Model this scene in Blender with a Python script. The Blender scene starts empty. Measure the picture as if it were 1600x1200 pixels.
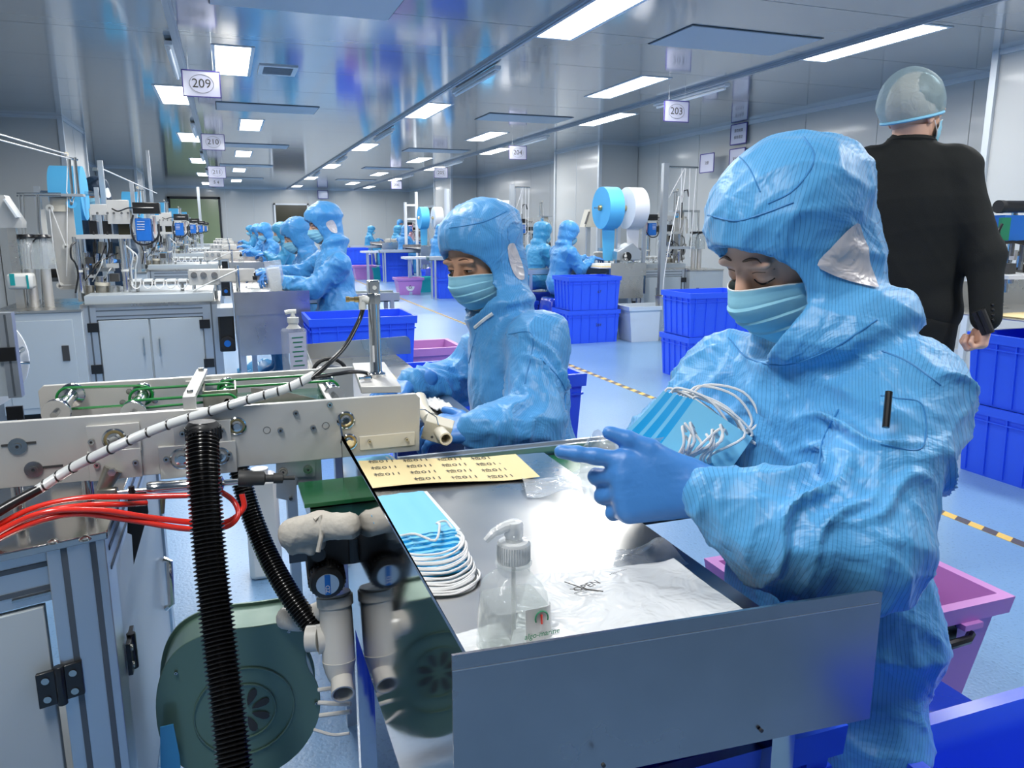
import bpy, bmesh, math, random
import numpy as np
import openvdb as vdb
from mathutils import Vector, Matrix
from mathutils.bvhtree import BVHTree

random.seed(7)
np.random.seed(7)
PI = math.pi
SC = bpy.context.scene
COL = SC.collection

# ------------------------------------------------------------------ camera
F = 1200.0
TH = math.atan(243 / 1200)
PSI = math.atan(450 / 1224.4)
CAM = Vector((0, 0, 1.25))
FW = Vector((math.sin(PSI) * math.cos(TH), math.cos(PSI) * math.cos(TH), -math.sin(TH)))
RT = Vector((math.cos(PSI), -math.sin(PSI), 0))
UPV = RT.cross(FW)
cam_data = bpy.data.cameras.new('camera')
cam_data.sensor_width = 36.0
cam_data.lens = F / 1600 * 36
cam_data.clip_start = 0.02
cam_data.clip_end = 100
cam = bpy.data.objects.new('camera', cam_data)
COL.objects.link(cam)
cam.matrix_world = Matrix(((RT.x, UPV.x, -FW.x, CAM.x), (RT.y, UPV.y, -FW.y, CAM.y), (RT.z, UPV.z, -FW.z, CAM.z), (0, 0, 0, 1)))
SC.camera = cam

# ------------------------------------------------------------------ world, exposure
world = bpy.data.worlds.new('world')
SC.world = world
world.use_nodes = True
world.node_tree.nodes['Background'].inputs[0].default_value = (0.6, 0.75, 0.9, 1)
world.node_tree.nodes['Background'].inputs[1].default_value = 0.3
SC.view_settings.view_transform = 'Standard'
SC.view_settings.look = 'None'
SC.view_settings.exposure = 0.72
SC.view_settings.gamma = 1.0
SC.view_settings.use_curve_mapping = False
SC.cycles.use_denoising = True
SC.cycles.max_bounces = 8
SC.cycles.diffuse_bounces = 3
SC.cycles.glossy_bounces = 4
SC.cycles.transparent_max_bounces = 12
SC.cycles.caustics_reflective = False
SC.cycles.caustics_refractive = False
SC.cycles.sample_clamp_indirect = 6.0

CEIL = 2.7
# recessed ceiling luminaires: centre x, centre y  (0.28 m wide, 1.25 m long, rows 4.6 m apart)
LIGHTS = [(-.43, y) for y in (5.1, 9.75, 14.05, 18.7, 23.3, 27.9)]
LIGHTS += [(.17, 7.65)] + [(.46, y) for y in (12.1, 16.7, 21.3, 26.0)] + [(.2, 3.0), (-.43, .5)]
LIGHTS += [(2.5, y) for y in (-4.1 + 4.67 * k for k in range(1, 8))]
LIGHTS += [(4.06, y) for y in (7.6 + 4.65 * k for k in range(-1, 5))]
LIGHTS += [(4.95, y) for y in (5.2 + 4.63 * k for k in range(-1, 6))]
LAMP_POWER = 21
_lamp = bpy.data.lights.new('ceiling_lamp', 'AREA')
_lamp.shape = 'RECTANGLE'
_lamp.size = .27
_lamp.size_y = 1.22
_lamp.energy = LAMP_POWER
_lamp.color = (1.0, 0.985, 0.95)
for k_, (lx_, ly_) in enumerate(LIGHTS):
    lo_ = bpy.data.objects.new('ceiling_lamp', _lamp)
    lo_.location = (lx_, ly_, CEIL - .012)
    COL.objects.link(lo_)


# ------------------------------------------------------------------ pixel helpers (measured photograph points -> real positions)
def ray(px, py):
    return FW + RT * ((px - 800) / F) + UPV * ((600 - py) / F)


def atZ(px, py, z):
    r = ray(px, py)
    return CAM + r * ((z - CAM.z) / r.z)


def atY(px, py, y):
    r = ray(px, py)
    return CAM + r * (y / r.y)


def atX(px, py, x):
    r = ray(px, py)
    return CAM + r * (x / r.x)


def atD(px, py, d):
    return CAM + ray(px, py) * d


# ------------------------------------------------------------------ materials
def mat(name, col, rough=.5, metal=0., spec=None, bump=None, var=None, emit=None, trans=0., alpha=None, coat=0., sheen=0., aniso=None):
    m = bpy.data.materials.new(name)
    m.use_nodes = True
    nt = m.node_tree
    b = nt.nodes['Principled BSDF']
    c = (*col, 1) if len(col) == 3 else col
    b.inputs['Base Color'].default_value = c
    b.inputs['Roughness'].default_value = rough
    b.inputs['Metallic'].default_value = metal
    if spec is not None:
        b.inputs['Specular IOR Level'].default_value = spec
    if trans:
        b.inputs['Transmission Weight'].default_value = trans
    if coat:
        b.inputs['Coat Weight'].default_value = coat
        b.inputs['Coat Roughness'].default_value = .1
    if sheen:
        b.inputs['Sheen Weight'].default_value = sheen
    if alpha is not None:
        b.inputs['Alpha'].default_value = alpha
    if emit:
        b.inputs['Emission Color'].default_value = (*emit[0], 1)
        b.inputs['Emission Strength'].default_value = emit[1]
    tc = nt.nodes.new('ShaderNodeTexCoord')
    if var:   # (scale xyz, amount) slow tonal variation of the surface colour
        mp = nt.nodes.new('ShaderNodeMapping')
        mp.inputs['Scale'].default_value = var[0]
        nz = nt.nodes.new('ShaderNodeTexNoise')
        nz.inputs['Scale'].default_value = 1
        nz.inputs['Detail'].default_value = 5
        mx = nt.nodes.new('ShaderNodeMix')
        mx.data_type = 'RGBA'
        nt.links.new(tc.outputs['Object'], mp.inputs[0])
        nt.links.new(mp.outputs[0], nz.inputs[0])
        nt.links.new(nz.outputs[0], mx.inputs[0])
        a = var[1]
        mx.inputs[6].default_value = tuple(max(0, x * (1 - a)) for x in c[:3]) + (1,)
        mx.inputs[7].default_value = tuple(min(1, x * (1 + a)) for x in c[:3]) + (1,)
        nt.links.new(mx.outputs[2], b.inputs['Base Color'])
        if len(var) > 2:
            mr = nt.nodes.new('ShaderNodeMapRange')
            mr.inputs[3].default_value = max(.02, rough - var[2])
            mr.inputs[4].default_value = rough + var[2]
            nt.links.new(nz.outputs[0], mr.inputs[0])
            nt.links.new(mr.outputs[0], b.inputs['Roughness'])
    if bump:  # (scale xyz, strength, distance)
        mp = nt.nodes.new('ShaderNodeMapping')
        mp.inputs['Scale'].default_value = bump[0]
        nz = nt.nodes.new('ShaderNodeTexNoise')
        nz.inputs['Scale'].default_value = 1
        nz.inputs['Detail'].default_value = 3
        bp = nt.nodes.new('ShaderNodeBump')
        bp.inputs['Strength'].default_value = bump[1]
        bp.inputs['Distance'].default_value = bump[2]
        nt.links.new(tc.outputs['Object'], mp.inputs[0])
        nt.links.new(mp.outputs[0], nz.inputs[0])
        nt.links.new(nz.outputs[0], bp.inputs['Height'])
        nt.links.new(bp.outputs[0], b.inputs['Normal'])
    return m


def fabric(name, col, stripe=None, pitch=.0065, fold=.6):
    """antistatic coverall cloth: satin weave with fine dark grid yarns and soft creases"""
    m = mat(name, col, .42, sheen=.2)
    nt = m.node_tree
    b = nt.nodes['Principled BSDF']
    b.inputs['Specular IOR Level'].default_value = .45
    tc = nt.nodes.new('ShaderNodeTexCoord')
    L = nt.links.new
    nz = nt.nodes.new('ShaderNodeTexNoise')
    nz.inputs['Scale'].default_value = 9
    nz.inputs['Detail'].default_value = 4
    nz.inputs['Distortion'].default_value = 1.2
    L(tc.outputs['Object'], nz.inputs[0])
    bp = nt.nodes.new('ShaderNodeBump')
    bp.inputs['Strength'].default_value = fold
    bp.inputs['Distance'].default_value = .02
    L(nz.outputs[0], bp.inputs['Height'])
    L(bp.outputs[0], b.inputs['Normal'])
    if stripe:
        sx = nt.nodes.new('ShaderNodeSeparateXYZ')
        ad = nt.nodes.new('ShaderNodeMath')
        ad.operation = 'SUBTRACT'
        L(tc.outputs['Object'], sx.inputs[0])
        L(sx.outputs[0], ad.inputs[0])
        L(sx.outputs[1], ad.inputs[1])
        n2 = nt.nodes.new('ShaderNodeTexNoise')
        n2.inputs['Scale'].default_value = 5
        n2.inputs['Detail'].default_value = 1
        L(tc.outputs['Object'], n2.inputs[0])
        a2 = nt.nodes.new('ShaderNodeMath')
        a2.operation = 'MULTIPLY_ADD'
        a2.inputs[1].default_value = .11
        L(n2.outputs[0], a2.inputs[0])
        L(ad.outputs[0], a2.inputs[2])
        dv = nt.nodes.new('ShaderNodeMath')
        dv.operation = 'DIVIDE'
        dv.inputs[1].default_value = pitch
        L(a2.outputs[0], dv.inputs[0])
        fr = nt.nodes.new('ShaderNodeMath')
        fr.operation = 'FRACT'
        L(dv.outputs[0], fr.inputs[0])
        lt = nt.nodes.new('ShaderNodeMath')
        lt.operation = 'LESS_THAN'
        lt.inputs[1].default_value = .15
        L(fr.outputs[0], lt.inputs[0])
        mu = nt.nodes.new('ShaderNodeMath')
        mu.operation = 'MULTIPLY'
        mu.inputs[1].default_value = .62
        L(lt.outputs[0], mu.inputs[0])
        mx = nt.nodes.new('ShaderNodeMix')
        mx.data_type = 'RGBA'
        mx.inputs[6].default_value = (*col, 1)
        mx.inputs[7].default_value = (*stripe, 1)
        L(mu.outputs[0], mx.inputs[0])
        L(mx.outputs[2], b.inputs['Base Color'])
    return m


M = {
    'steel': mat('brushed_steel', (.62, .60, .56), .29, 1., bump=((3, 160, 3), .05, .002), var=((7, 7, 7), .14, .1)),
    'mirror_steel': mat('polished_steel', (.60, .60, .60), .07, 1., var=((5, 5, 5), .12, .05)),
    'apron_steel': mat('worn_steel', (.42, .40, .41), .25, 1., bump=((40, 40, 6), .04, .002), var=((6, 6, 6), .25, .1)),
    'alu_plate': mat('anodised_plate', (.68, .67, .64), .42, .5, bump=((300, 8, 300), .04, .001), var=((12, 12, 12), .06, .05)),
    'alu': mat('aluminium_extrusion', (.62, .66, .70), .34, .85),
    'alu_dark': mat('extrusion_slot', (.13, .15, .17), .5, .5),
    'chrome': mat('chrome', (.75, .75, .74), .12, 1.),
    'bolt': mat('bolt_steel', (.5, .5, .48), .25, 1.),
    'socket': mat('socket_dark', (.05, .05, .05), .5),
    'panel': mat('grey_cabinet_paint', (.50, .56, .60), .38, .0, coat=.1),
    'black': mat('black_plastic', (.012, .012, .013), .3, 0, coat=.2),
    'black_soft': mat('black_rubber', (.016, .016, .017), .5),
    'hose': mat('black_corrugated_plastic', (.010, .010, .011), .22, spec=.6),
    'red': mat('red_hose', (.85, .035, .02), .22, coat=.5),
    'green_belt': mat('green_belt', (.01, .24, .045), .3),
    'belt_top': mat('belt_top', (.012, .13, .045), .25, coat=.2),
    'dark_green': mat('dark_green_belt', (.012, .09, .06), .22, coat=.3),
    'blower': mat('green_blower_paint', (.15, .26, .20), .3, .3, coat=.5, bump=((14, 14, 14), .06, .01)),
    'white_plastic': mat('white_plastic', (.78, .78, .74), .35),
    'pvc': mat('pvc', (.72, .70, .65), .3, coat=.3),
    'cream': mat('cream_plastic', (.75, .70, .58), .4),
    'wrap': mat('spiral_wrap', (.70, .72, .72), .35, trans=.0, coat=.3),
    'paper': mat('paper', (.85, .85, .83), .7),
    'sticker': mat('yellow_sticker_sheet', (.88, .72, .38), .45),
    'ink': mat('ink', (.06, .055, .05), .6),
    'ink_blue': mat('ink_blue', (.07, .05, .30), .6),
    'mask_blue': mat('mask_blue', (.20, .60, .88), .65),
    'mask_edge': mat('mask_edge', (.01, .38, .78), .6),
    'mask_face': mat('mask_face', (.30, .66, .83), .6, bump=((60, 60, 60), .15, .003)),
    'mask_white': mat('mask_white', (.85, .88, .88), .7),
    'loop': mat('ear_loop', (.86, .86, .86), .75),
    'glove': mat('nitrile_glove', (.06, .25, .66), .42, bump=((45, 45, 45), .35, .004)),
    'skin': mat('skin', (.78, .47, .34), .48, bump=((120, 120, 120), .1, .001)),
    'skin2': mat('skin_tan', (.60, .33, .21), .48, bump=((120, 120, 120), .1, .001)),
    'lip': mat('dark_hair', (.012, .009, .008), .4),
    'brow': mat('eyebrow', (.16, .085, .055), .7),
    'eye': mat('eye', (.02, .014, .012), .15),
    'eye_white': mat('eye_white', (.45, .38, .34), .3),
    'suit': mat('black_suit', (.010, .012, .012), .8, spec=.3, bump=((500, 500, 500), .4, .002)),
    'crate': mat('blue_crate', (.028, .115, .92), .35, coat=.1),
    'crate_dark': mat('blue_crate_shade', (.018, .06, .62), .35, coat=.15),
    'stool': mat('blue_stool', (.012, .045, .50), .18, coat=.6),
    'pink': mat('pink_bin', (.56, .24, .60), .4),
    'teal': mat('teal_bin', (.02, .50, .50), .4),
    'clear_bin': mat('white_bin', (.62, .70, .78), .35),
    'wall': mat('wall_panel', (.54, .555, .55), .34, .0, spec=.6, coat=.2, var=((.7, .7, .3), .05)),
    'wall_trim': mat('wall_trim', (.66, .71, .76), .35, .3),
    'diffuser': mat('diffuser', (1, 1, 1), .5, emit=((.96, .99, 1.0), 5.0)),
    'frame_white': mat('frame_white', (.72, .75, .78), .4),
    'dark_glass': mat('dark_glass', (.035, .032, .015), .12, 0, coat=.5),
    'vent_dark': mat('vent_gap', (.02, .025, .03), .6),
    'hatch': mat('hatch_panel', (.42, .47, .52), .4),
    'sign': mat('sign_paper', (.72, .72, .86), .25, coat=.5),
    'blue_box': mat('blue_controller', (.012, .16, .60), .35),
    'reel_blue': mat('blue_nonwoven', (.10, .50, .88), .7),
    'reel_white': mat('white_nonwoven', (.78, .80, .84), .7),
    'strip': mat('strip_curtain', (.24, .30, .17), .15, coat=.5),
    'navy': mat('navy_cloth', (.012, .035, .07), .55, bump=((30, 30, 30), .6, .01)),
    'beige_cloth': mat('beige_cloth', (.62, .58, .51), .85, bump=((35, 35, 35), .6, .01)),
    'tape_y': mat('yellow_tape', (.78, .52, .10), .4),
    'tape_k': mat('dark_tape', (.09, .08, .07), .4),
    'bronze': mat('stained_metal', (.42, .39, .33), .3, .9, var=((25, 25, 25), .5)),
    'gold': mat('brass', (.55, .42, .2), .3, 1.),
    'teal_print': mat('teal_print', (.01, .36, .36), .4),
    'white_print': mat('white_print', (.8, .8, .8), .4),
    'green_print': mat('green_print', (.02, .25, .12), .4),
    'tape_blue': mat('blue_film', (.06, .34, .68), .35),
    'dirty_plate': mat('top_plate', (.60, .56, .53), .13, 1., var=((6, 6, 6), .15, .05)),
    'pink_cloth': mat('pink_cloth', (.72, .42, .52), .6),
}
M['cloth_seam_fold'] = mat('seam_fold_cloth', (.05, .26, .58), .6)  # darker blue for seams and for the painted shade of one hood fold
M['cloth'] = fabric('blue_coverall_cloth', (.105, .42, .80), (.03, .17, .44))
M['cloth2'] = fabric('blue_coverall_cloth_far', (.085, .36, .74), (.03, .18, .46))
M['cloth_bg'] = fabric('blue_coverall_plain', (.058, .30, .66), None, fold=.8)
M['cloth_teal'] = fabric('teal_coverall_plain', (.045, .30, .56), None, fold=.8)


def clear_plastic(name, tint=(.96, .98, 1.), a=.45, rough=.1):
    """thin clear film: mostly lets light through, with a gloss on top"""
    m = bpy.data.materials.new(name)
    m.use_nodes = True
    nt = m.node_tree
    nt.nodes.clear()
    o = nt.nodes.new('ShaderNodeOutputMaterial')
    mx = nt.nodes.new('ShaderNodeMixShader')
    t = nt.nodes.new('ShaderNodeBsdfTransparent')
    t.inputs[0].default_value = (*tint, 1)
    p = nt.nodes.new('ShaderNodeBsdfPrincipled')
    p.inputs['Base Color'].default_value = (.90, .92, .93, 1)
    p.inputs['Roughness'].default_value = rough
    p.inputs['Specular IOR Level'].default_value = .9
    tc = nt.nodes.new('ShaderNodeTexCoord')
    nz = nt.nodes.new('ShaderNodeTexNoise')
    nz.inputs['Scale'].default_value = 22
    nz.inputs['Distortion'].default_value = 1.5
    bp = nt.nodes.new('ShaderNodeBump')
    bp.inputs['Strength'].default_value = .6
    bp.inputs['Distance'].default_value = .01
    nt.links.new(tc.outputs['Object'], nz.inputs[0])
    nt.links.new(nz.outputs[0], bp.inputs['Height'])
    nt.links.new(bp.outputs[0], p.inputs['Normal'])
    mx.inputs[0].default_value = a
    nt.links.new(t.outputs[0], mx.inputs[1])
    nt.links.new(p.outputs[0], mx.inputs[2])
    nt.links.new(mx.outputs[0], o.inputs[0])
    return m


M['film'] = clear_plastic('clear_film', a=.30)
M['bag'] = clear_plastic('milky_bag_film', a=.72, rough=.18)
M['bag_edge'] = mat('bag_stack_edge', (.72, .72, .69), .4, bump=((20, 20, 300), .6, .003))
M['bottle'] = clear_plastic('bottle_plastic', (.93, .95, .95), a=.20, rough=.04)
M['gel'] = clear_plastic('clear_gel', (.92, .94, .93), a=.18, rough=.03)
M['pump'] = clear_plastic('pump_plastic', (.95, .96, .96), a=.62, rough=.15)
M['net'] = clear_plastic('hair_net', (.75, .9, .97), a=.42, rough=.6)
M['net'].node_tree.nodes['Principled BSDF'].inputs['Base Color'].default_value = (.50, .66, .70, 1)
M['net_edge'] = mat('hair_net_band', (.25, .62, .85), .6)
M['ear_window'] = clear_plastic('hood_window', (.96, .9, .9), a=.9, rough=.3)
M['ear_window'].node_tree.nodes['Principled BSDF'].inputs['Base Color'].default_value = (.70, .66, .68, 1)


def floor_mat():
    m = mat('blue_vinyl_floor', (.20, .42, .74), .30, coat=.15)
    nt = m.node_tree
    b = nt.nodes['Principled BSDF']
    tc = nt.nodes.new('ShaderNodeTexCoord')
    n1 = nt.nodes.new('ShaderNodeTexNoise')
    n1.inputs['Scale'].default_value = 1.3
    n1.inputs['Detail'].default_value = 6
    n2 = nt.nodes.new('ShaderNodeTexNoise')
    n2.inputs['Scale'].default_value = 90
    n2.inputs['Detail'].default_value = 2
    mx = nt.nodes.new('ShaderNodeMix')
    mx.data_type = 'RGBA'
    mx.inputs[6].default_value = (.15, .30, .52, 1)
    mx.inputs[7].default_value = (.22, .39, .62, 1)
    m2 = nt.nodes.new('ShaderNodeMix')
    m2.data_type = 'RGBA'
    cr = nt.nodes.new('ShaderNodeMapRange')
    cr.inputs[1].default_value = .30
    cr.inputs[2].default_value = .42
    cr.inputs[3].default_value = .55
    cr.inputs[4].default_value = 0
    m2.inputs[7].default_value = (.09, .19, .34, 1)
    L = nt.links.new
    L(tc.outputs['Object'], n1.inputs[0])
    L(tc.outputs['Object'], n2.inputs[0])
    L(n1.outputs[0], mx.inputs[0])
    L(mx.outputs[2], m2.inputs[6])
    L(n2.outputs[0], cr.inputs[0])
    L(cr.outputs[0], m2.inputs[0])
    L(m2.outputs[2], b.inputs['Base Color'])
    bp = nt.nodes.new('ShaderNodeBump')
    bp.inputs['Strength'].default_value = .12
    bp.inputs['Distance'].default_value = .01
    L(n2.outputs[0], bp.inputs['Height'])
    L(bp.outputs[0], b.inputs['Normal'])
    return m


M['floor'] = floor_mat()
M['ceiling'] = mat('glossy_ceiling_panel', (.27, .295, .32), .10, .0, spec=.9, coat=.6, bump=((1.2, 3, 1), .10, .01))
M['ceil_trim'] = mat('ceiling_trim', (.38, .42, .48), .3, .3)


# ------------------------------------------------------------------ mesh builder
def rotm(rx=0, ry=0, rz=0):
    return Matrix.Rotation(rz, 3, 'Z') @ Matrix.Rotation(ry, 3, 'Y') @ Matrix.Rotation(rx, 3, 'X')


def frame_of(d):
    d = Vector(d).normalized()
    a = Vector((0, 0, 1)) if abs(d.z) < .95 else Vector((1, 0, 0))
    x = a.cross(d).normalized()
    return x, d.cross(x), d


class MB:
    def __init__(s):
        s.v, s.f = [], []

    def add(s, vs, fs):
        n = len(s.v)
        s.v += [Vector(v) for v in vs]
        s.f += [tuple(i + n for i in f) for f in fs]
        return s

    def box(s, c, d, rot=None, taper=1.):
        c = Vector(c)
        x, y, z = d[0] / 2, d[1] / 2, d[2] / 2
        vs = [Vector((sx * x * (taper if sz < 0 else 1), sy * y * (taper if sz < 0 else 1), sz * z)) for sz in (-1, 1) for sy in (-1, 1) for sx in (-1, 1)]
        if rot is not None:
            vs = [rot @ v for v in vs]
        return s.add([v + c for v in vs], [(0, 2, 3, 1), (4, 5, 7, 6), (0, 1, 5, 4), (1, 3, 7, 5), (3, 2, 6, 7), (2, 0, 4, 6)])

    def bb(s, a, b):
        a, b = Vector(a), Vector(b)
        return s.box((a + b) / 2, [abs(q) for q in (b - a)])

    def cyl(s, a, b, r, r2=None, n=16, caps=True, hollow=0):
        a, b = Vector(a), Vector(b)
        r2 = r if r2 is None else r2
        x, y, d = frame_of(b - a)
        ring = [(math.cos(2 * PI * i / n), math.sin(2 * PI * i / n)) for i in range(n)]
        vs = [a + (x * c + y * q) * r for c, q in ring] + [b + (x * c + y * q) * r2 for c, q in ring]
        fs = [(i, (i + 1) % n, n + (i + 1) % n, n + i) for i in range(n)]
        if hollow:
            vs += [b + (x * c + y * q) * r2 * hollow for c, q in ring] + [b - d * min((b - a).length * .95, .03 + r2) + (x * c + y * q) * r2 * hollow for c, q in ring]
            fs += [(n + i, n + (i + 1) % n, 2 * n + (i + 1) % n, 2 * n + i) for i in range(n)]
            fs += [(2 * n + i, 2 * n + (i + 1) % n, 3 * n + (i + 1) % n, 3 * n + i) for i in range(n)]
            fs += [tuple(range(3 * n, 4 * n)), tuple(reversed(range(n)))]
        elif caps:
            fs += [tuple(reversed(range(n))), tuple(range(n, 2 * n))]
        return s.add(vs, fs)

    def bar(s, a, b, w, h, up=(0, 0, 1)):
        a, b = Vector(a), Vector(b)
        d = (b - a)
        L = d.length
        d.normalize()
        u = Vector(up)
        if abs(u.dot(d)) > .99:
            u = Vector((1, 0, 0))
        x = d.cross(u).normalized()
        z = x.cross(d)
        R = Matrix((x, d, z)).transposed()
        return s.box((a + b) / 2, (w, L, h), R)

    def tube(s, pts, r, n=8, caps=True, rfn=None):
        pts = [Vector(p) for p in pts]
        N = len(pts)
        t0 = (pts[1] - pts[0]).normalized()
        x, y, _ = frame_of(t0)
        vs, fs = [], []
        for i, p in enumerate(pts):
            t = (pts[min(i + 1, N - 1)] - pts[max(i - 1, 0)])
            t = t.normalized() if t.length > 1e-9 else t0
            x = (x - t * x.dot(t)).normalized()
            y = t.cross(x)
            rr = rfn(i / (N - 1)) * r if rfn else r
            for k in range(n):
                a = 2 * PI * k / n
                vs.append(p + (x * math.cos(a) + y * math.sin(a)) * rr)
        for i in range(N - 1):
            for k in range(n):
                fs.append((i * n + k, i * n + (k + 1) % n, (i + 1) * n + (k + 1) % n, (i + 1) * n + k))
        if caps:
            fs += [tuple(reversed(range(n))), tuple(range((N - 1) * n, N * n))]
        return s.add(vs, fs)

    def lathe(s, prof, o=(0, 0, 0), axis=(0, 0, 1), n=24, sq=None):
        o = Vector(o)
        x, y, d = frame_of(axis)
        vs, fs = [], []
        for r, z in prof:
            for k in range(n):
                a = 2 * PI * k / n
                q = 1.
                if sq:
                    q = sq(a)
                vs.append(o + d * z + (x * math.cos(a) + y * math.sin(a)) * r * q)
        for i in range(len(prof) - 1):
            for k in range(n):
                fs.append((i * n + k, i * n + (k + 1) % n, (i + 1) * n + (k + 1) % n, (i + 1) * n + k))
        if prof[0][0] > 1e-5:
            fs.append(tuple(reversed(range(n))))
        if prof[-1][0] > 1e-5:
            fs.append(tuple(range((len(prof) - 1) * n, len(prof) * n)))
        return s.add(vs, fs)

    def prism(s, poly, o, u, v, th):
        """poly of (a,b) in the plane o+a*u+b*v, extruded th along u x v"""
        o, u, v = Vector(o), Vector(u).normalized(), Vector(v).normalized()
        w = u.cross(v).normalized()
        n = len(poly)
        vs = [o + u * a + v * b for a, b in poly] + [o + u * a + v * b + w * th for a, b in poly]
        fs = [tuple(reversed(range(n))), tuple(range(n, 2 * n))] + [(i, (i + 1) % n, n + (i + 1) % n, n + i) for i in range(n)]
        return s.add(vs, fs)

    def ball(s, c, r, sc=(1, 1, 1), n=14, rot=None):
        c = Vector(c)
        h = n // 2
        vs, fs = [], []
        for i in range(h + 1):
            th = PI * i / h
            for k in range(n):
                a = 2 * PI * k / n
                p = Vector((math.sin(th) * math.cos(a) * sc[0], math.sin(th) * math.sin(a) * sc[1], math.cos(th) * sc[2])) * r
                vs.append((rot @ p if rot is not None else p) + c)
        for i in range(h):
            for k in range(n):
                fs.append((i * n + k, (i + 1) * n + k, (i + 1) * n + (k + 1) % n, i * n + (k + 1) % n))
        return s.add(vs, fs)

    def grid(s, P, th=0.0):
        """P: rows of points -> sheet; th>0 gives thickness along the normal"""
        R, C_ = len(P), len(P[0])
        vs = [Vector(p) for r in P for p in r]
        fs = [(i * C_ + j, i * C_ + j + 1, (i + 1) * C_ + j + 1, (i + 1) * C_ + j) for i in range(R - 1) for j in range(C_ - 1)]
        if th:
            nr = []
            for i in range(R):
                for j in range(C_):
                    a = Vector(P[min(i + 1, R - 1)][j]) - Vector(P[max(i - 1, 0)][j])
                    b = Vector(P[i][min(j + 1, C_ - 1)]) - Vector(P[i][max(j - 1, 0)])
                    q = b.cross(a)
                    nr.append(q.normalized() if q.length > 1e-12 else Vector((0, 0, 1)))
            n0 = len(vs)
            vs += [v - q * th for v, q in zip(vs[:n0], nr)]
            fs += [tuple(n0 + i for i in reversed(f)) for f in fs[:]]
            bd = [j for j in range(C_)] + [i * C_ + C_ - 1 for i in range(1, R)] + [(R - 1) * C_ + j for j in range(C_ - 2, -1, -1)] + [i * C_ for i in range(R - 2, 0, -1)]
            for k in range(len(bd)):
                a, b = bd[k], bd[(k + 1) % len(bd)]
                fs.append((a, b, n0 + b, n0 + a))
        return s.add(vs, fs)

    def mesh(s, name, m, org=None, ang=35):
        me = bpy.data.meshes.new(name)
        o = Vector(org) if org is not None else Vector((0, 0, 0))
        me.from_pydata([tuple(v - o) for v in s.v], [], s.f)
        me.polygons.foreach_set('use_smooth', [True] * len(me.polygons))
        me.set_sharp_from_angle(angle=math.radians(ang))
        if m is not None:
            me.materials.append(M[m] if isinstance(m, str) else m)
        me.update()
        return me

    def part(s, name, m, parent, world=True, label=None, bevel=0, ang=35):
        """link as one mesh, child of parent; world=True: vertices are in world space"""
        org = wloc(parent) if (world and parent is not None) else None
        ob = bpy.data.objects.new(name, s.mesh(name, m, org, ang))
        COL.objects.link(ob)
        ob.parent = parent
        if label:
            ob['label'] = label
        if bevel:
            bv = ob.modifiers.new('bevel', 'BEVEL')
            bv.width = bevel
            bv.segments = 2
            bv.limit_method = 'ANGLE'
        return ob

    def solo(s, name, m, label, cat, group=None, bevel=0, ang=35):
        xs = [v.x for v in s.v]
        ys = [v.y for v in s.v]
        zs = [v.z for v in s.v]
        o = Vector(((min(xs) + max(xs)) / 2, (min(ys) + max(ys)) / 2, min(zs)))
        ob = bpy.data.objects.new(name, s.mesh(name, m, o, ang))
        ob.location = o
        COL.objects.link(ob)
        tag(ob, label, cat, group)
        if bevel:
            bv = ob.modifiers.new('bevel', 'BEVEL')
            bv.width = bevel
            bv.segments = 2
            bv.limit_method = 'ANGLE'
        return ob

    def struct(s, name, m, parent=None, ang=35):
        ob = bpy.data.objects.new(name, s.mesh(name, m, wloc(parent) if parent else None, ang))
        COL.objects.link(ob)
        ob.parent = parent
        if parent is None:
            ob['kind'] = 'structure'
        return ob


def wloc(o):
    p = Vector(o.location)
    while o.parent:
        o = o.parent
        p += Vector(o.location)
    return p


def tag(o, label, cat, group=None):
    o['label'] = label
    o['category'] = cat
    if group:
        o['group'] = group


def T(name, label, cat, loc=(0, 0, 0), group=None):
    o = bpy.data.objects.new(name, None)
    o.empty_display_size = .05
    o.location = loc
    COL.objects.link(o)
    tag(o, label, cat, group)
    return o


def dup(root, loc, rz=0., label=None, group=None, sc=1.):
    r = root.copy()
    COL.objects.link(r)
    r.location = loc
    r.rotation_euler = (0, 0, rz)
    if sc != 1.:
        r.scale = (sc, sc, sc)
    if label:
        r['label'] = label
    if group:
        r['group'] = group
    for ch in [c for c in root.children]:
        c = ch.copy()
        COL.objects.link(c)
        c.parent = r
        for g in [q for q in ch.children]:
            d = g.copy()
            COL.objects.link(d)
            d.parent = c
    return r


def shift(root, off, label, group=None):
    return dup(root, Vector(root.location) + Vector(off), root.rotation_euler.z, label, group)


def bez(pts, n=24):
    """smooth Catmull-Rom through pts"""
    P = [Vector(p) for p in pts]
    P = [P[0] * 2 - P[1]] + P + [P[-1] * 2 - P[-2]]
    out = []
    seg = len(P) - 3
    for i in range(seg):
        p0, p1, p2, p3 = P[i:i + 4]
        m = max(2, n // seg)
        for k in range(m):
            t = k / m
            out.append(.5 * ((2 * p1) + (p2 - p0) * t + (2 * p0 - 5 * p1 + 4 * p2 - p3) * t * t + (3 * p1 - p0 - 3 * p2 + p3) * t ** 3))
    out.append(P[-2])
    return out


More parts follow.
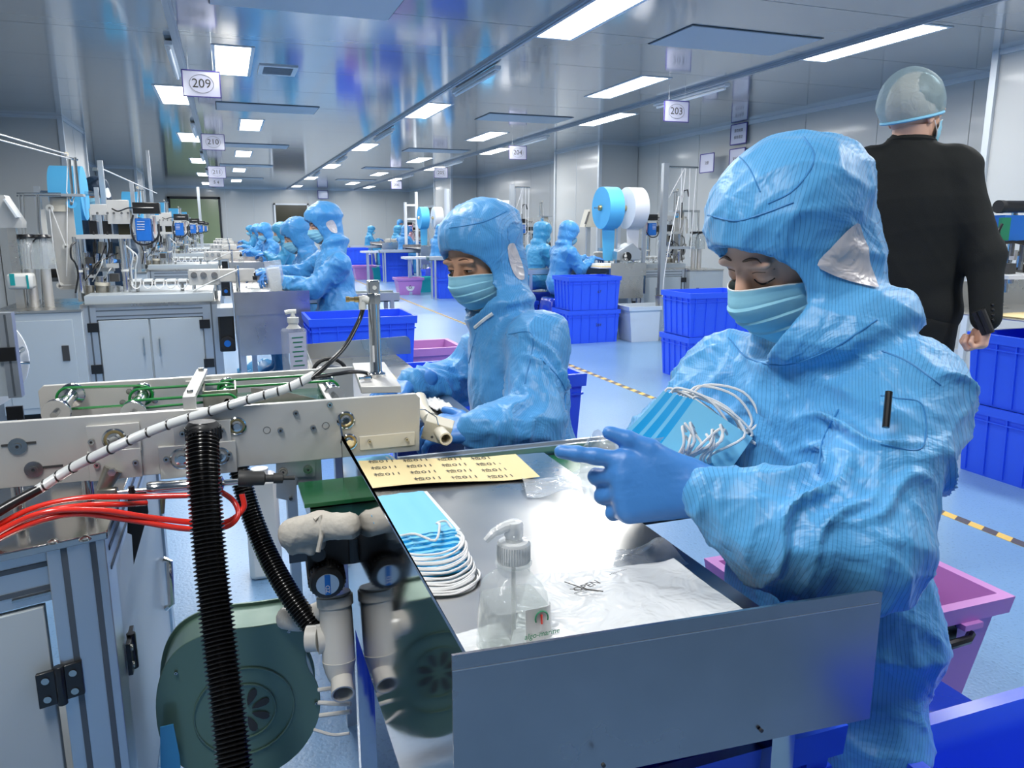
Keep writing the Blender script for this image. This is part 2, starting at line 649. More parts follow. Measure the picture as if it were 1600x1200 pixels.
def text_mesh(body, size, m, name, parent, o, u, v, align='CENTER', th=.0004, label=None, shear=0.):
    """flat printed writing lying in the plane u,v at o, as a mesh"""
    cu = bpy.data.curves.new('writing', 'FONT')
    cu.body = body
    cu.size = size
    cu.align_x = align
    cu.align_y = 'CENTER'
    cu.extrude = th / 2
    cu.resolution_u = 3
    cu.shear = shear
    tmp = bpy.data.objects.new('writing', cu)
    COL.objects.link(tmp)
    dg = bpy.context.evaluated_depsgraph_get()
    me = bpy.data.meshes.new_from_object(tmp.evaluated_get(dg))
    bpy.data.objects.remove(tmp)
    u, v = Vector(u).normalized(), Vector(v).normalized()
    w = u.cross(v)
    po = wloc(parent) if parent else Vector((0, 0, 0))
    R = Matrix((u, v, w)).transposed().to_4x4()
    R.translation = Vector(o) - po
    me.transform(R)
    me.materials.clear()
    me.materials.append(M[m])
    ob = bpy.data.objects.new(name, me)
    COL.objects.link(ob)
    ob.parent = parent
    if label:
        ob['label'] = label
    return ob
# ================================================================== the room
MB().bb((-3.2, -3.6, -.12), (7.3, 30.6, 0)).struct('floor', 'floor')
ceil = MB().bb((-3.2, -3.6, CEIL + .006), (7.3, 30.6, CEIL + .12)).struct('ceiling', 'ceil_trim')
XB = [-2.9, -.25, 2.30, 4.75, 6.95]
pm = {}
for i in range(4):
    for j in range(30):
        y0 = -3.5 + 1.14 * j
        key = i
        if key not in pm:
            w_ = XB[i + 1] - XB[i] - .008
            pm[key] = MB().box((0, 0, .006), (w_, 1.132, .012)).mesh('ceiling_panel', 'ceiling')
        o = bpy.data.objects.new('ceiling_panel', pm[key])
        o.location = ((XB[i] + XB[i + 1]) / 2, y0 + .57, CEIL - .0)
        COL.objects.link(o)
        o.parent = ceil
for n_, x in enumerate(XB[1:-1]):
    b = MB()
    b.bb((x - .03, -3.5, CEIL - .022), (x + .03, 30.3, CEIL))
    b.bb((x - .012, -3.5, CEIL - .032), (x + .012, 30.3, CEIL - .02))
    b.struct('trim_%d' % (n_ + 1), 'ceil_trim')


def wall(name, a, b, h=CEIL, step=1.15, th=.08, holes=()):
    """wall from a to b (2D), with upright panels slightly parted"""
    a, b = Vector((*a, 0)), Vector((*b, 0))
    L = (b - a).length
    d = (b - a).normalized()
    n = Vector((0, 0, 1)).cross(d)
    w = MB()
    w.prism([(0, 0), (L, 0), (L, h), (0, h)], a - n * (th + .012), d, (0, 0, 1), -th)
    wo = w.struct(name, 'wall_trim')
    k = max(1, round(L / step))
    s = L / k
    for i in range(k):
        MB().prism([(i * s + .004, 0), ((i + 1) * s - .004, 0), ((i + 1) * s - .004, h), (i * s + .004, h)], a - n * .012, d, (0, 0, 1), -.012).struct('wall_panel', 'wall', wo)
    m = MB()
    m.prism([(0, 0), (L, 0), (L, .05), (0, .05)], a + Vector((0, 0, h - .05)), d, (0, 0, 1), -.03)
    m.struct('cornice', 'wall_trim', wo)
    m = MB()
    m.prism([(0, 0), (L, 0), (L, .05), (0, .05)], a, d, (0, 0, 1), -.02)
    m.struct('skirting', 'wall_trim', wo)
    return wo


wall('wall_right', (6.9, -3.5), (6.9, 30.3))
wall('wall_left', (-2.8, 30.3), (-2.8, -3.5))
wall('wall_back', (6.9, 30.3), (-2.8, 30.3), step=1.0)
wall('wall_front', (-2.8, -3.5), (6.9, -3.5))


def pillar(x0, x1, y0, y1, i):
    w = MB().bb((x0, y0, 0), (x1, y1, CEIL)).struct('pillar', 'wall')
    xe = x0 if x0 > 2 else x1
    sx = -1 if x0 > 2 else 1
    m = MB()
    for y in (y0, y1):
        m.bb((xe - .03, y - .03, 0), (xe + .03, y + .03, CEIL))
    for k in range(1, 2):
        m.bb((xe + sx * .002, (y0 + y1) / 2 - .004, 0), (xe + sx * .004, (y0 + y1) / 2 + .004, CEIL))
    m.bb((x0 - .02, y0 - .02, CEIL - .04), (x1 + .02, y1 + .02, CEIL))
    m.struct('corner_trim', 'wall_trim', w)


for k, y in enumerate((3.1, 12.35, 21.7)):
    pillar(6.15, 6.89, y, y + 1.9, k)
for k, y in enumerate((2.75, 12.0, 21.3)):
    pillar(-2.79, -1.93, y, y + 1.8, k)

# strip-curtain doorway and dark window on the far wall
dr = MB()
dr.bb((-1.80, 30.16, 0), (-1.72, 30.29, 2.34))
dr.bb((-.14, 30.16, 0), (-.06, 30.29, 2.34))
dr.bb((-1.80, 30.16, 2.28), (-.06, 30.29, 2.36))
do = dr.struct('door_1', 'vent_dark')
for k in range(9):
    MB().bb((-1.71 + .174 * k, 30.14 - .012 * (k % 2), .02), (-1.71 + .174 * k + .185, 30.15 - .012 * (k % 2), 2.27)).struct('curtain_strip', 'strip', do)
wn = MB()
for a_, b_ in (((1.77, 2.10), (3.02, 2.16)), ((1.77, 1.12), (3.02, 1.18)), ((1.77, 1.12), (1.83, 2.16)), ((2.96, 1.12), (3.02, 2.16))):
    wn.bb((a_[0], 30.20, a_[1]), (b_[0], 30.29, b_[1]))
wo = wn.struct('window_1', 'frame_white')
MB().bb((1.83, 30.25, 1.18), (2.96, 30.28, 2.10)).struct('window_pane', 'dark_glass', wo)
p1, p2 = atX(664, 322, 6.87), atX(684, 348, 6.87)
wn = MB()
wn.bb((6.84, p2.y, p2.z), (6.89, p1.y, p1.z))
wo = wn.struct('window_2', 'frame_white')
MB().bb((6.83, p2.y + .15, p2.z + .08), (6.845, p1.y - .15, p1.z - .08)).struct('window_pane', 'dark_glass', wo)

# ceiling luminaires
lm = [MB(), MB()]
lm[0].bb((-.17, -.655, -.004), (.17, -.625, .0))
lm[0].bb((-.17, .625, -.004), (.17, .655, .0))
lm[0].bb((-.17, -.625, -.004), (-.14, .625, .0))
lm[0].bb((.14, -.625, -.004), (.17, .625, .0))
lm[1].bb((-.14, -.625, -.003), (.14, .625, .0))
fm_, dm_ = lm[0].mesh('frame', 'frame_white'), lm[1].mesh('diffuser', 'diffuser')


def where(x):
    return 'far left row' if x < -.2 else 'left-centre row' if x < 1 else 'middle row' if x < 3 else 'right-centre row' if x < 4.5 else 'rightmost row'


ordn = ['first', 'second', 'third', 'fourth', 'fifth', 'sixth', 'seventh', 'eighth']
cnt = {}
for x, y in sorted(LIGHTS, key=lambda q: q[1]):
    w_ = where(x)
    c_ = atZ
    vis = (y > 3.5)
    if vis:
        cnt[w_] = cnt.get(w_, 0) + 1
        lb = 'white rectangular ceiling light, %s counted from the camera in the %s' % (ordn[cnt[w_] - 1], w_)
    else:
        lb = 'white rectangular ceiling light above the camera, %s in the %s' % (ordn[cnt.setdefault('b' + w_, 0)], w_)
        cnt['b' + w_] += 1
    t = T('ceiling_light', lb, 'ceiling light', (x, y, CEIL - .001), 'recessed ceiling lights')
    for nm, me in (('frame', fm_), ('diffuser', dm_)):
        o = bpy.data.objects.new(nm, me)
        COL.objects.link(o)
        o.parent = t

# unlit germicidal battens on the beams
tb = MB().bb((-.03, -.70, -.03), (.03, .70, 0)), MB().cyl((0, -.66, -.048), (0, .66, -.048), .014, n=10)
tb = (tb[0].mesh('batten', 'frame_white'), tb[1].mesh('tube', 'frame_white'))
for x, nm in ((-.31, 'left beam'), (2.40, 'middle beam'), (4.84, 'right beam')):
    for k in range(4):
        y = 7.6 + 4.65 * k + (.4 if x < 0 and k else 0)
        t = T('tube_batten', 'unlit slim white tube fitting, %s along the %s' % (ordn[k], nm), 'light fitting', (x, y, CEIL - .02), 'unlit tube fittings')
        for n_, me in (('batten', tb[0]), ('tube', tb[1])):
            o = bpy.data.objects.new(n_, me)
            COL.objects.link(o)
            o.parent = t

# access hatches with dark joints
hm_ = MB().box((0, 0, -.001), (1.19, .64, .004)).mesh('joint', 'vent_dark'), MB().box((0, 0, -.006), (1.17, .615, .008)).mesh('lid', 'hatch')
for i, (x0, nm) in enumerate(((.6, 'left'), (3.88, 'right'))):
    for k in range(5):
        y = (5.47, 10.35, 15.0, 19.7, 24.6)[k] - (.25 if i and k else 0)
        t = T('ceiling_hatch', 'rectangular ceiling hatch with dark joint, %s in the %s column' % (ordn[k], nm), 'ceiling hatch', (x0, y, CEIL), 'ceiling hatches')
        for n_, me in (('joint', hm_[0]), ('lid', hm_[1])):
            o = bpy.data.objects.new(n_, me)
            COL.objects.link(o)
            o.parent = t
t = T('ceiling_vent', 'small white ceiling grille beside the second light', 'vent', (.57, 7.9, CEIL))
vb = MB()
for a_, b_ in (((-.17, -.22), (.17, -.18)), ((-.17, .18), (.17, .22)), ((-.17, -.18), (-.13, .18)), ((.13, -.18), (.17, .18))):
    vb.bb((.57 + a_[0], 7.9 + a_[1], CEIL - .012), (.57 + b_[0], 7.9 + b_[1], CEIL))
vb.part('frame', 'frame_white', t)
for k in range(9):
    MB().box((.57, 7.9 - .16 + .04 * k, CEIL - .007), (.26, .022, .004), rotm(.4)).part('slat', 'hatch', t)


# hanging numbered signs
def hang_sign(num, c, label, curl=False, w=.29, h=.205, oval=True):
    t = T('hanging_sign', label, 'sign', c, 'numbered hanging signs')
    c = Vector(c)
    u = Vector((1, -.03, 0)).normalized()
    v = Vector((0, 0, 1))
    n = u.cross(v)
    MB().box(c, (w, .004, h)).part('board', 'sign', t)
    e = MB()
    for z in (-h / 2, h / 2):
        e.box(c + Vector((0, -.001, z)), (w + .008, .007, .008))
    for x in (-w / 2, w / 2):
        e.box(c + Vector((x, -.001, 0)), (.008, .007, h + .008))
    e.part('border', 'ink_blue', t)
    if oval:
        MB().tube([c + Vector((.075 * math.cos(a) * 1.25, -.0035, .072 * math.sin(a))) for a in np.linspace(0, 2 * PI, 33)], .0013, 4).part('ring', 'ink', t)
    if num:
        text_mesh(num, .10, 'ink', 'lettering', t, c + Vector((0, -.0035, 0)), (1, 0, 0), (0, 0, 1))
    s_ = MB()
    for x in (-w * .33, w * .33):
        s_.cyl(c + Vector((x, 0, h / 2)), (c.x + x, c.y, CEIL), .0015, n=5)
    s_.part('string', 'wrap', t)
    return t


hang_sign('209', atY(315, 131, 7.2), 'nearest left hanging sign reading 209')
hang_sign('210', atY(333, 222, 11.6), 'left hanging sign reading 210, second from the camera')
hang_sign('211', atY(339, 269, 15.6), 'left hanging sign reading 211, third from the camera', w=.30)
hang_sign('5 4', atY(338, 285, 20.6), 'farthest left hanging sign, under the one reading 211', oval=False, w=.34)
hang_sign('203', atY(1057, 174, 7.3), 'nearest right hanging sign reading 203')
hang_sign('204', atY(809, 238.5, 11.9), 'right hanging sign reading 204, second from the camera')
hang_sign('205', atY(689, 270, 16.2), 'right hanging sign reading 205, third from the camera')
hang_sign('206', atY(619.5, 289, 21.5), 'farthest right hanging sign reading 206')


def notice(p0, p1, x, rows, label, clip=True):
    a, b = atX(*p0, x), atX(*p1, x)
    t = T('wall_notice', label, 'notice', (x, (a.y + b.y) / 2, (a.z + b.z) / 2), 'framed wall notices')
    MB().bb((x - .004, b.y, b.z), (x, a.y, a.z)).part('board', 'sign', t)
    e = MB()
    for z in (a.z, b.z):
        e.bb((x - .008, b.y, z - .006), (x, a.y, z + .006))
    for y in (a.y, b.y):
        e.bb((x - .008, y - .006, b.z), (x, y + .006, a.z))
    e.part('border', 'ink_blue', t)
    for k, s_ in enumerate(rows):
        z = a.z + (b.z - a.z) * (k + 1) / (len(rows) + 1)
        text_mesh(s_, .05, 'ink', 'lettering', t, (x - .006, (a.y + b.y) / 2, z), (0, -1, 0), (0, 0, 1))


notice((1143, 196), (1166, 223), 6.855, ['请勿倚靠', '保持清洁'], 'upper framed notice with two lines on the right wall')
notice((1141, 234), (1163, 262), 6.855, ['安全生产'], 'lower framed notice on the right wall, behind the blue hood')
notice((1095, 242), (1115, 268), 6.70, ['注意'], 'framed notice with glare hanging above the rack arm')
a_, b_ = atY(497, 298, 30.1), atY(512, 310, 30.1)
t = T('wall_notice', 'small framed notice high on the far wall', 'notice', ((a_.x + b_.x) / 2, 30.1, b_.z))
MB().bb((a_.x, 30.08, b_.z), (b_.x, 30.12, a_.z)).part('board', 'sign', t)
MB().bb((a_.x - .02, 30.09, b_.z - .02), (b_.x + .02, 30.13, a_.z + .02)).part('border', 'ink_blue', t)

# striped floor tape along the aisle
t = T('floor_tape', 'yellow and black hazard tape running along the blue floor aisle', 'tape', (2.94, 10, 0))
MB().bb((2.915, -1, 0), (2.965, 29, .0012)).part('tape_strip', 'tape_y', t)
sb = MB()
for k in range(230):
    y = -1 + .13 * k
    sb.prism([(0, 0), (.065, 0), (.09, .05), (.025, .05)], (2.915, y, .0013), (0, 1, 0), (1, 0, 0), -.0006)
so = sb.part('stripes', 'tape_k', t)
so['kind'] = 'stuff'
# ================================================================== people (signed-distance bodies meshed as one surface)
class Field:
    def __init__(s, lo, hi, vox):
        s.lo = np.array(lo, dtype=np.float32)
        s.vox = vox
        s.n = np.ceil((np.array(hi) - np.array(lo)) / vox).astype(int) + 1
        s.d = np.full(tuple(s.n), 1.0, dtype=np.float32)

    def _sub(s, lo, hi):
        a = np.maximum(0, np.floor((np.array(lo) - s.lo) / s.vox).astype(int))
        b = np.minimum(s.n, np.ceil((np.array(hi) - s.lo) / s.vox).astype(int) + 1)
        if np.any(b <= a):
            return None
        sl = tuple(slice(a[i], b[i]) for i in range(3))
        ax = [(np.arange(a[i], b[i], dtype=np.float32) * s.vox + s.lo[i]) for i in range(3)]
        P = np.stack(np.meshgrid(*ax, indexing='ij'), -1)
        return sl, P

    def _mix(s, sl, e, k, op):
        d = s.d[sl]
        if op == 'add':
            if k > 0:
                h = np.clip(.5 + .5 * (e - d) / k, 0, 1)
                s.d[sl] = e + (d - e) * h - k * h * (1 - h)
            else:
                s.d[sl] = np.minimum(d, e)
        else:
            h = np.clip(.5 - .5 * (d + e) / k, 0, 1)
            s.d[sl] = d + (-e - d) * h + k * h * (1 - h)

    def rc(s, a, b, ra, rb, k=.03, op='add'):
        a, b = np.array(a, dtype=np.float32), np.array(b, dtype=np.float32)
        m = max(ra, rb) + k + 4 * s.vox
        r = s._sub(np.minimum(a, b) - m, np.maximum(a, b) + m)
        if r is None:
            return s
        sl, P = r
        ab = b - a
        t = np.clip(((P - a) @ ab) / max(1e-9, float(ab @ ab)), 0, 1)
        q = P - a - t[..., None] * ab
        s._mix(sl, np.sqrt((q * q).sum(-1)) - (ra + (rb - ra) * t), k, op)
        return s

    def el(s, c, r, B=None, k=.03, op='add'):
        c = np.array(c, dtype=np.float32)
        r = np.array(r, dtype=np.float32)
        m = float(r.max()) + k + 4 * s.vox
        q_ = s._sub(c - m, c + m)
        if q_ is None:
            return s
        sl, P = q_
        q = P - c
        if B is not None:
            q = q @ np.array(B, dtype=np.float32).T
        k0 = np.sqrt(((q / r) ** 2).sum(-1))
        k1 = np.sqrt(((q / (r * r)) ** 2).sum(-1)) + 1e-6
        s._mix(sl, k0 * (k0 - 1) / k1, k, op)
        return s

    def mesh(s):
        g = vdb.FloatGrid(1.0)
        g.copyFromArray(np.ascontiguousarray(s.d.astype(np.float64)))
        pts, quads = g.convertToQuads()
        pts = pts * s.vox + s.lo
        v = pts[quads]
        nrm = np.cross(v[:, 2] - v[:, 0], v[:, 3] - v[:, 1])
        if (nrm * v.mean(1)).sum() < 0:
            quads = quads[:, ::-1]
        return pts.astype(np.float64), quads


_K = np.random.RandomState(3)


def creases(P, f=14., seed=1, n=5):
    """long soft ridges: sums of warped plane waves, sharpened"""
    R = np.random.RandomState(seed)
    w = np.zeros_like(P)
    for _ in range(3):
        k = R.normal(size=3)
        k *= f * .55 / np.linalg.norm(k)
        w += np.sin(P @ k + R.uniform(0, 6))[:, None] * R.normal(size=3) * .035
    Q = P + w
    out = np.zeros(len(P))
    for i in range(n):
        k = R.normal(size=3)
        k *= f * R.uniform(.7, 1.6) / np.linalg.norm(k)
        sn = np.sin(Q @ k + R.uniform(0, 6))
        m = .5 + .5 * np.sin(P @ (R.normal(size=3) * f * .3) + R.uniform(0, 6))
        out += ((1 - np.abs(sn)) ** 3 - .3) * m
    return out / n * 2


def limb_folds(P, a, b, r, f=75., seed=2):
    """rings and spirals of slack cloth round a bent limb segment"""
    a, b = np.array(a), np.array(b)
    ab = b - a
    L = np.linalg.norm(ab)
    d = ab / L
    q = P - a
    t = q @ d
    rad = q - t[:, None] * d
    rr = np.linalg.norm(rad, axis=1)
    x = np.cross(d, [0.3, .5, .8])
    x /= np.linalg.norm(x)
    y = np.cross(d, x)
    ph = np.arctan2(rad @ y, rad @ x)
    w = np.exp(-np.clip(rr - r, 0, 9) ** 2 / (.03 ** 2)) * np.clip(1 - np.abs(t / L - .5) * 1.2, 0, 1)
    wob = np.sin(P @ np.array([31., 17., 23.]) + seed * 2) + np.sin(P @ np.array([-19., 37., 11.]) + seed)
    s_ = np.sin(t * f * .55 + 2.3 * np.sin(ph + seed * 1.7) + 1.2 * np.sin(2 * ph + seed * 2) + wob * .9 + seed)
    am = .55 + .45 * np.sin(ph * 2 + t * 20 + seed * 3)
    return ((1 - np.abs(s_)) ** 2.2 - .28) * w * am


def np_obj(name, pts, quads, m, parent, org, disp=None, smooth=0, label=None):
    """link a mesh; disp(P) -> amount along the normal"""
    me = bpy.data.meshes.new(name)
    me.vertices.add(len(pts))
    me.vertices.foreach_set('co', pts.ravel())
    nq = len(quads)
    me.loops.add(nq * 4)
    me.polygons.add(nq)
    me.loops.foreach_set('vertex_index', quads.ravel().astype(np.int32))
    me.polygons.foreach_set('loop_start', np.arange(nq, dtype=np.int32) * 4)
    me.polygons.foreach_set('use_smooth', np.ones(nq, dtype=bool))
    me.update(calc_edges=True)
    if disp is not None:
        N = np.empty(len(pts) * 3)
        me.vertices.foreach_get('normal', N)
        N = N.reshape(-1, 3)
        pts = pts + N * disp(pts)[:, None]
    me.vertices.foreach_set('co', (pts - np.array(org)).ravel())
    me.materials.append(M[m])
    me.update()
    ob = bpy.data.objects.new(name, me)
    COL.objects.link(ob)
    ob.parent = parent
    if label:
        ob['label'] = label
    return ob


def basis(f, u):
    f = np.array(f, float)
    f /= np.linalg.norm(f)
    u = np.array(u, float)
    u -= f * (u @ f)
    u /= np.linalg.norm(u)
    return f, np.cross(u, f), u


def A(*q):
    return np.array(q, float)


def head_mesh(root, org, H, f, u, skin='skin', vox=.003, hair=True, neck=True, eyes='down', sc=1., hairline=0, mask=True, straps=True):
    f, l, u = basis(f, u)
    B = np.array([f, l, u])
    W = lambda x, y, z: H + (f * x + l * y + u * z) * sc
    F_ = Field(H - .2 * sc, H + .17 * sc, vox)
    F_.el(W(-.012, 0, .03), A(.098, .077, .105) * sc, B, .02)
    F_.el(W(.022, 0, -.055), A(.066, .056, .070) * sc, B, .03)
    F_.rc(W(.040, 0, -.098), W(.058, 0, -.100), .024 * sc, .02 * sc, .03)
    for sy in (-1, 1):
        F_.el(W(.054, .032 * sy, -.032), A(.024, .024, .028) * sc, B, .02)
        F_.el(W(.080, .031 * sy, .020), A(.012, .028, .009) * sc, B, .015)
        F_.el(W(.101, .032 * sy, .000), A(.014, .020, .013) * sc, B, .014, 'sub')
        F_.el(W(.0745, .032 * sy, -.001), A(.0130, .0165, .0115) * sc, B, .008)
        F_.el(W(-.012, .076 * sy, -.012), A(.018, .008, .032) * sc, B, .008)
    F_.rc(W(.088, 0, .006), W(.108, 0, -.036), .008 * sc, .012 * sc, .014)
    if neck:
        F_.rc(W(-.030, 0, -.07), W(-.045, 0, -.17), .058 * sc, .060 * sc, .02)
    pts, q = F_.mesh()
    hd = np_obj('head', pts, q, skin, root, org)
    bvh = BVHTree.FromPolygons([Vector(p) for p in pts], [tuple(int(i) for i in f_) for f_ in q])

    def proj(y, z, off=.0008):
        o = Vector(W(.3, y, z))
        hit = bvh.ray_cast(o, Vector(-f))
        return (hit[0] + Vector(f) * off) if hit[0] is not None else Vector(W(.09, y, z))
    for sy in (-1, 1):
        b = MB().tube([proj(sy * (.014 + .036 * t) * sc ** 0, .027 + .006 * math.sin(PI * t * .8) - .006 * t, .0002) for t in np.linspace(0, 1, 9)], .0026 * sc, 6, rfn=lambda t: max(.25, math.sin(PI * min(1, t * 1.0 + .12)) ** .7))
        b.part('eyebrow', 'brow', root)
        if eyes == 'down':
            lid = MB().tube([proj(sy * (.018 + .030 * t), -.0035 - .005 * math.sin(PI * t) - .002 * t, .0003) for t in np.linspace(0, 1, 10)], .0021 * sc, 6, rfn=lambda t: .5 + .5 * math.sin(PI * t))
            lid.part('eyelashes', 'eye', root)
            cr = MB().tube([proj(sy * (.019 + .028 * t), .006 + .003 * math.sin(PI * t), .0001) for t in np.linspace(0, 1, 8)], .0006 * sc, 5)
            cr.part('eyelid_crease', 'brow', root)
        else:
            top, bot = [], []
            for t in np.linspace(0, 1, 9):
                y = sy * (.018 + .028 * t)
                top.append(proj(y, .0025 * math.sin(PI * t) - .002, .0006))
                bot.append(proj(y, -.0045 * math.sin(PI * t) - .002, .0006))
            MB().grid([top, bot]).part('eye', 'eye_white', root)
            ir = MB()
            tt = [(.33 + .30 * k / 6) for k in range(7)]
            ir.grid([[proj(sy * (.018 + .028 * t), .0024 * math.sin(PI * t) - .002, .0010) for t in tt], [proj(sy * (.018 + .028 * t), -.0042 * math.sin(PI * t) - .002, .0010) for t in tt]])
            ir.part('iris', 'eye', root)
            lid = MB().tube([p + Vector(f) * .0006 for p in top], .0014 * sc, 6, rfn=lambda t: .5 + .5 * math.sin(PI * t))
            lid.part('eyelashes', 'eye', root)
    if hair:
        hb = MB().ball(W(-.028, 0, .012), 1, (.088 * sc, .0835 * sc, .112 * sc), 24, Matrix(B.tolist()).transposed())
        hb.part('hair', 'lip', root)
    if mask:
        face_mask(root, H, f, l, u, sc, straps)
    return hd


def face_mask(root, H, f, l, u, sc=1., straps=True, mt='mask_face', nu=25, nv=30):
    W = lambda x, y, z: Vector(H + (f * x + l * y + u * z) * sc)

    def R(ph, v):   # v 0 top .. 1 bottom
        z = -.010 - .104 * v
        e = 1.12
        zt = -.010 - .018 * (ph / e) ** 2
        zb = -.114 + .026 * (ph / e) ** 2
        z = zt + (zb - zt) * v
        a = .100 - .022 * max(0, (v - .6) / .4) ** 1.5
        b_ = .0825 - .006 * v
        r = a * b_ / math.sqrt((b_ * math.cos(ph)) ** 2 + (a * math.sin(ph)) ** 2)
        r += .024 * math.exp(-(ph / .38) ** 2) * math.exp(-((v - .30) / .34) ** 2)
        sw = (v * 4.2) % 1
        if .18 < v < .9:
            r += .0035 * (1 - sw) * math.cos(ph / e * 1.35)
        r += .0012 * math.sin(ph * 23 + v * 9) * abs(ph / e) ** 2
        if v < .04:
            r += .0012
        return W(r * math.cos(ph) - .002, r * math.sin(ph), z)
    P = [[R(-1.12 + 2.24 * i / nu, j / nv) for i in range(nu + 1)] for j in range(nv + 1)]
    mk = MB().grid(P, .0015).part('face_mask', mt, root)
    e = MB()
    e.tube([p + (Vector(f) * .0008) for p in P[0]], .0012 * sc, 5)
    for sy in (0, -1):
        e.tube([r[sy] for r in P], .0013 * sc, 5)
    e.part('mask_edge', 'mask_white', root)
    if straps:
        for sy in (1, -1):
            s_ = MB()
            for v0, zz in ((0.03, .005), (.95, -.03)):
                p0 = R(sy * 1.12, v0)
                pts = [p0]
                for t in (.35, .7, 1):
                    ph = 1.12 + .50 * t
                    z0 = -.028 if v0 < .5 else -.094
                    pts.append(W(.082 * math.cos(ph), sy * .0855 * math.sin(ph), z0 + (zz - z0) * t))
                s_.tube(bez(pts, 12), .0014 * sc, 6)
            s_.part('ear_loop', 'loop', root)
    return mk


def hand(root, org, name, m, wrist, d, n, curls, spread=.08, sc=1., thumb=(.55, .75, -.1), vox=.0028, side=1, cuff=True, mr=1.):
    """palm, four unequal bent fingers and a side thumb; d towards the fingertips, n out of the back of the hand,
    side=+1: thumb on the d x n side"""
    d = np.array(d, float)
    d /= np.linalg.norm(d)
    n = np.array(n, float)
    n -= d * (n @ d)
    n /= np.linalg.norm(n)
    t = np.cross(d, n) * side
    wrist = np.array(wrist, float)
    F_ = Field(wrist - .22 * sc, wrist + .22 * sc, vox)
    off = [.031, .0105, -.011, -.031]
    for i, o in enumerate(off):
        kn = wrist + (d * (.088 - .004 * abs(i - 1)) + t * o + n * (.004 - .002 * abs(i - 1.3))) * sc
        F_.rc(wrist + (d * .004 + t * o * .62) * sc, kn, .017 * sc, .0135 * sc * mr, .016)
        L = [.040, .026, .021] if i in (1, 2) else ([.037, .023, .020] if i == 0 else [.030, .019, .018])
        c = curls[i]
        if not isinstance(c, (tuple, list)):
            c = (c, c * 1.1, c * .7)
        ang = 0
        p = kn
        sd = d + t * spread * (1.5 - i)
        sd /= np.linalg.norm(sd)
        r0 = (.0100 if i < 3 else .0088) * mr
        for j in range(3):
            ang += c[j]
            q = p + (sd * math.cos(ang) - n * math.sin(ang)) * L[j] * sc
            F_.rc(p, q, (r0 - .0007 * j) * sc, (r0 - .0007 * (j + 1)) * sc, .005 if j else .009)
            p = q
    th = np.array(thumb, float)
    th /= np.linalg.norm(th)
    tv = d * th[0] + t * th[1] + n * th[2]
    a = wrist + (d * .022 + t * .022) * sc
    b = a + tv * .040 * sc
    F_.rc(a, b, .017 * sc, .0125 * sc, .014)
    tv2 = tv * .8 + d * .5 - n * .1
    tv2 /= np.linalg.norm(tv2)
    c_ = b + tv2 * .030 * sc
    F_.rc(b, c_, .0122 * sc, .011 * sc, .006)
    F_.rc(c_, c_ + (tv2 + d * .2) * .020 * sc, .011 * sc, .009 * sc, .005)
    F_.rc(wrist - d * .045 * sc, wrist, .027 * sc, .026 * sc, .015)
    pts, q = F_.mesh()
    return np_obj(name, pts, q, m, root, org, disp=lambda P: .0009 * creases(P, 90, 4))


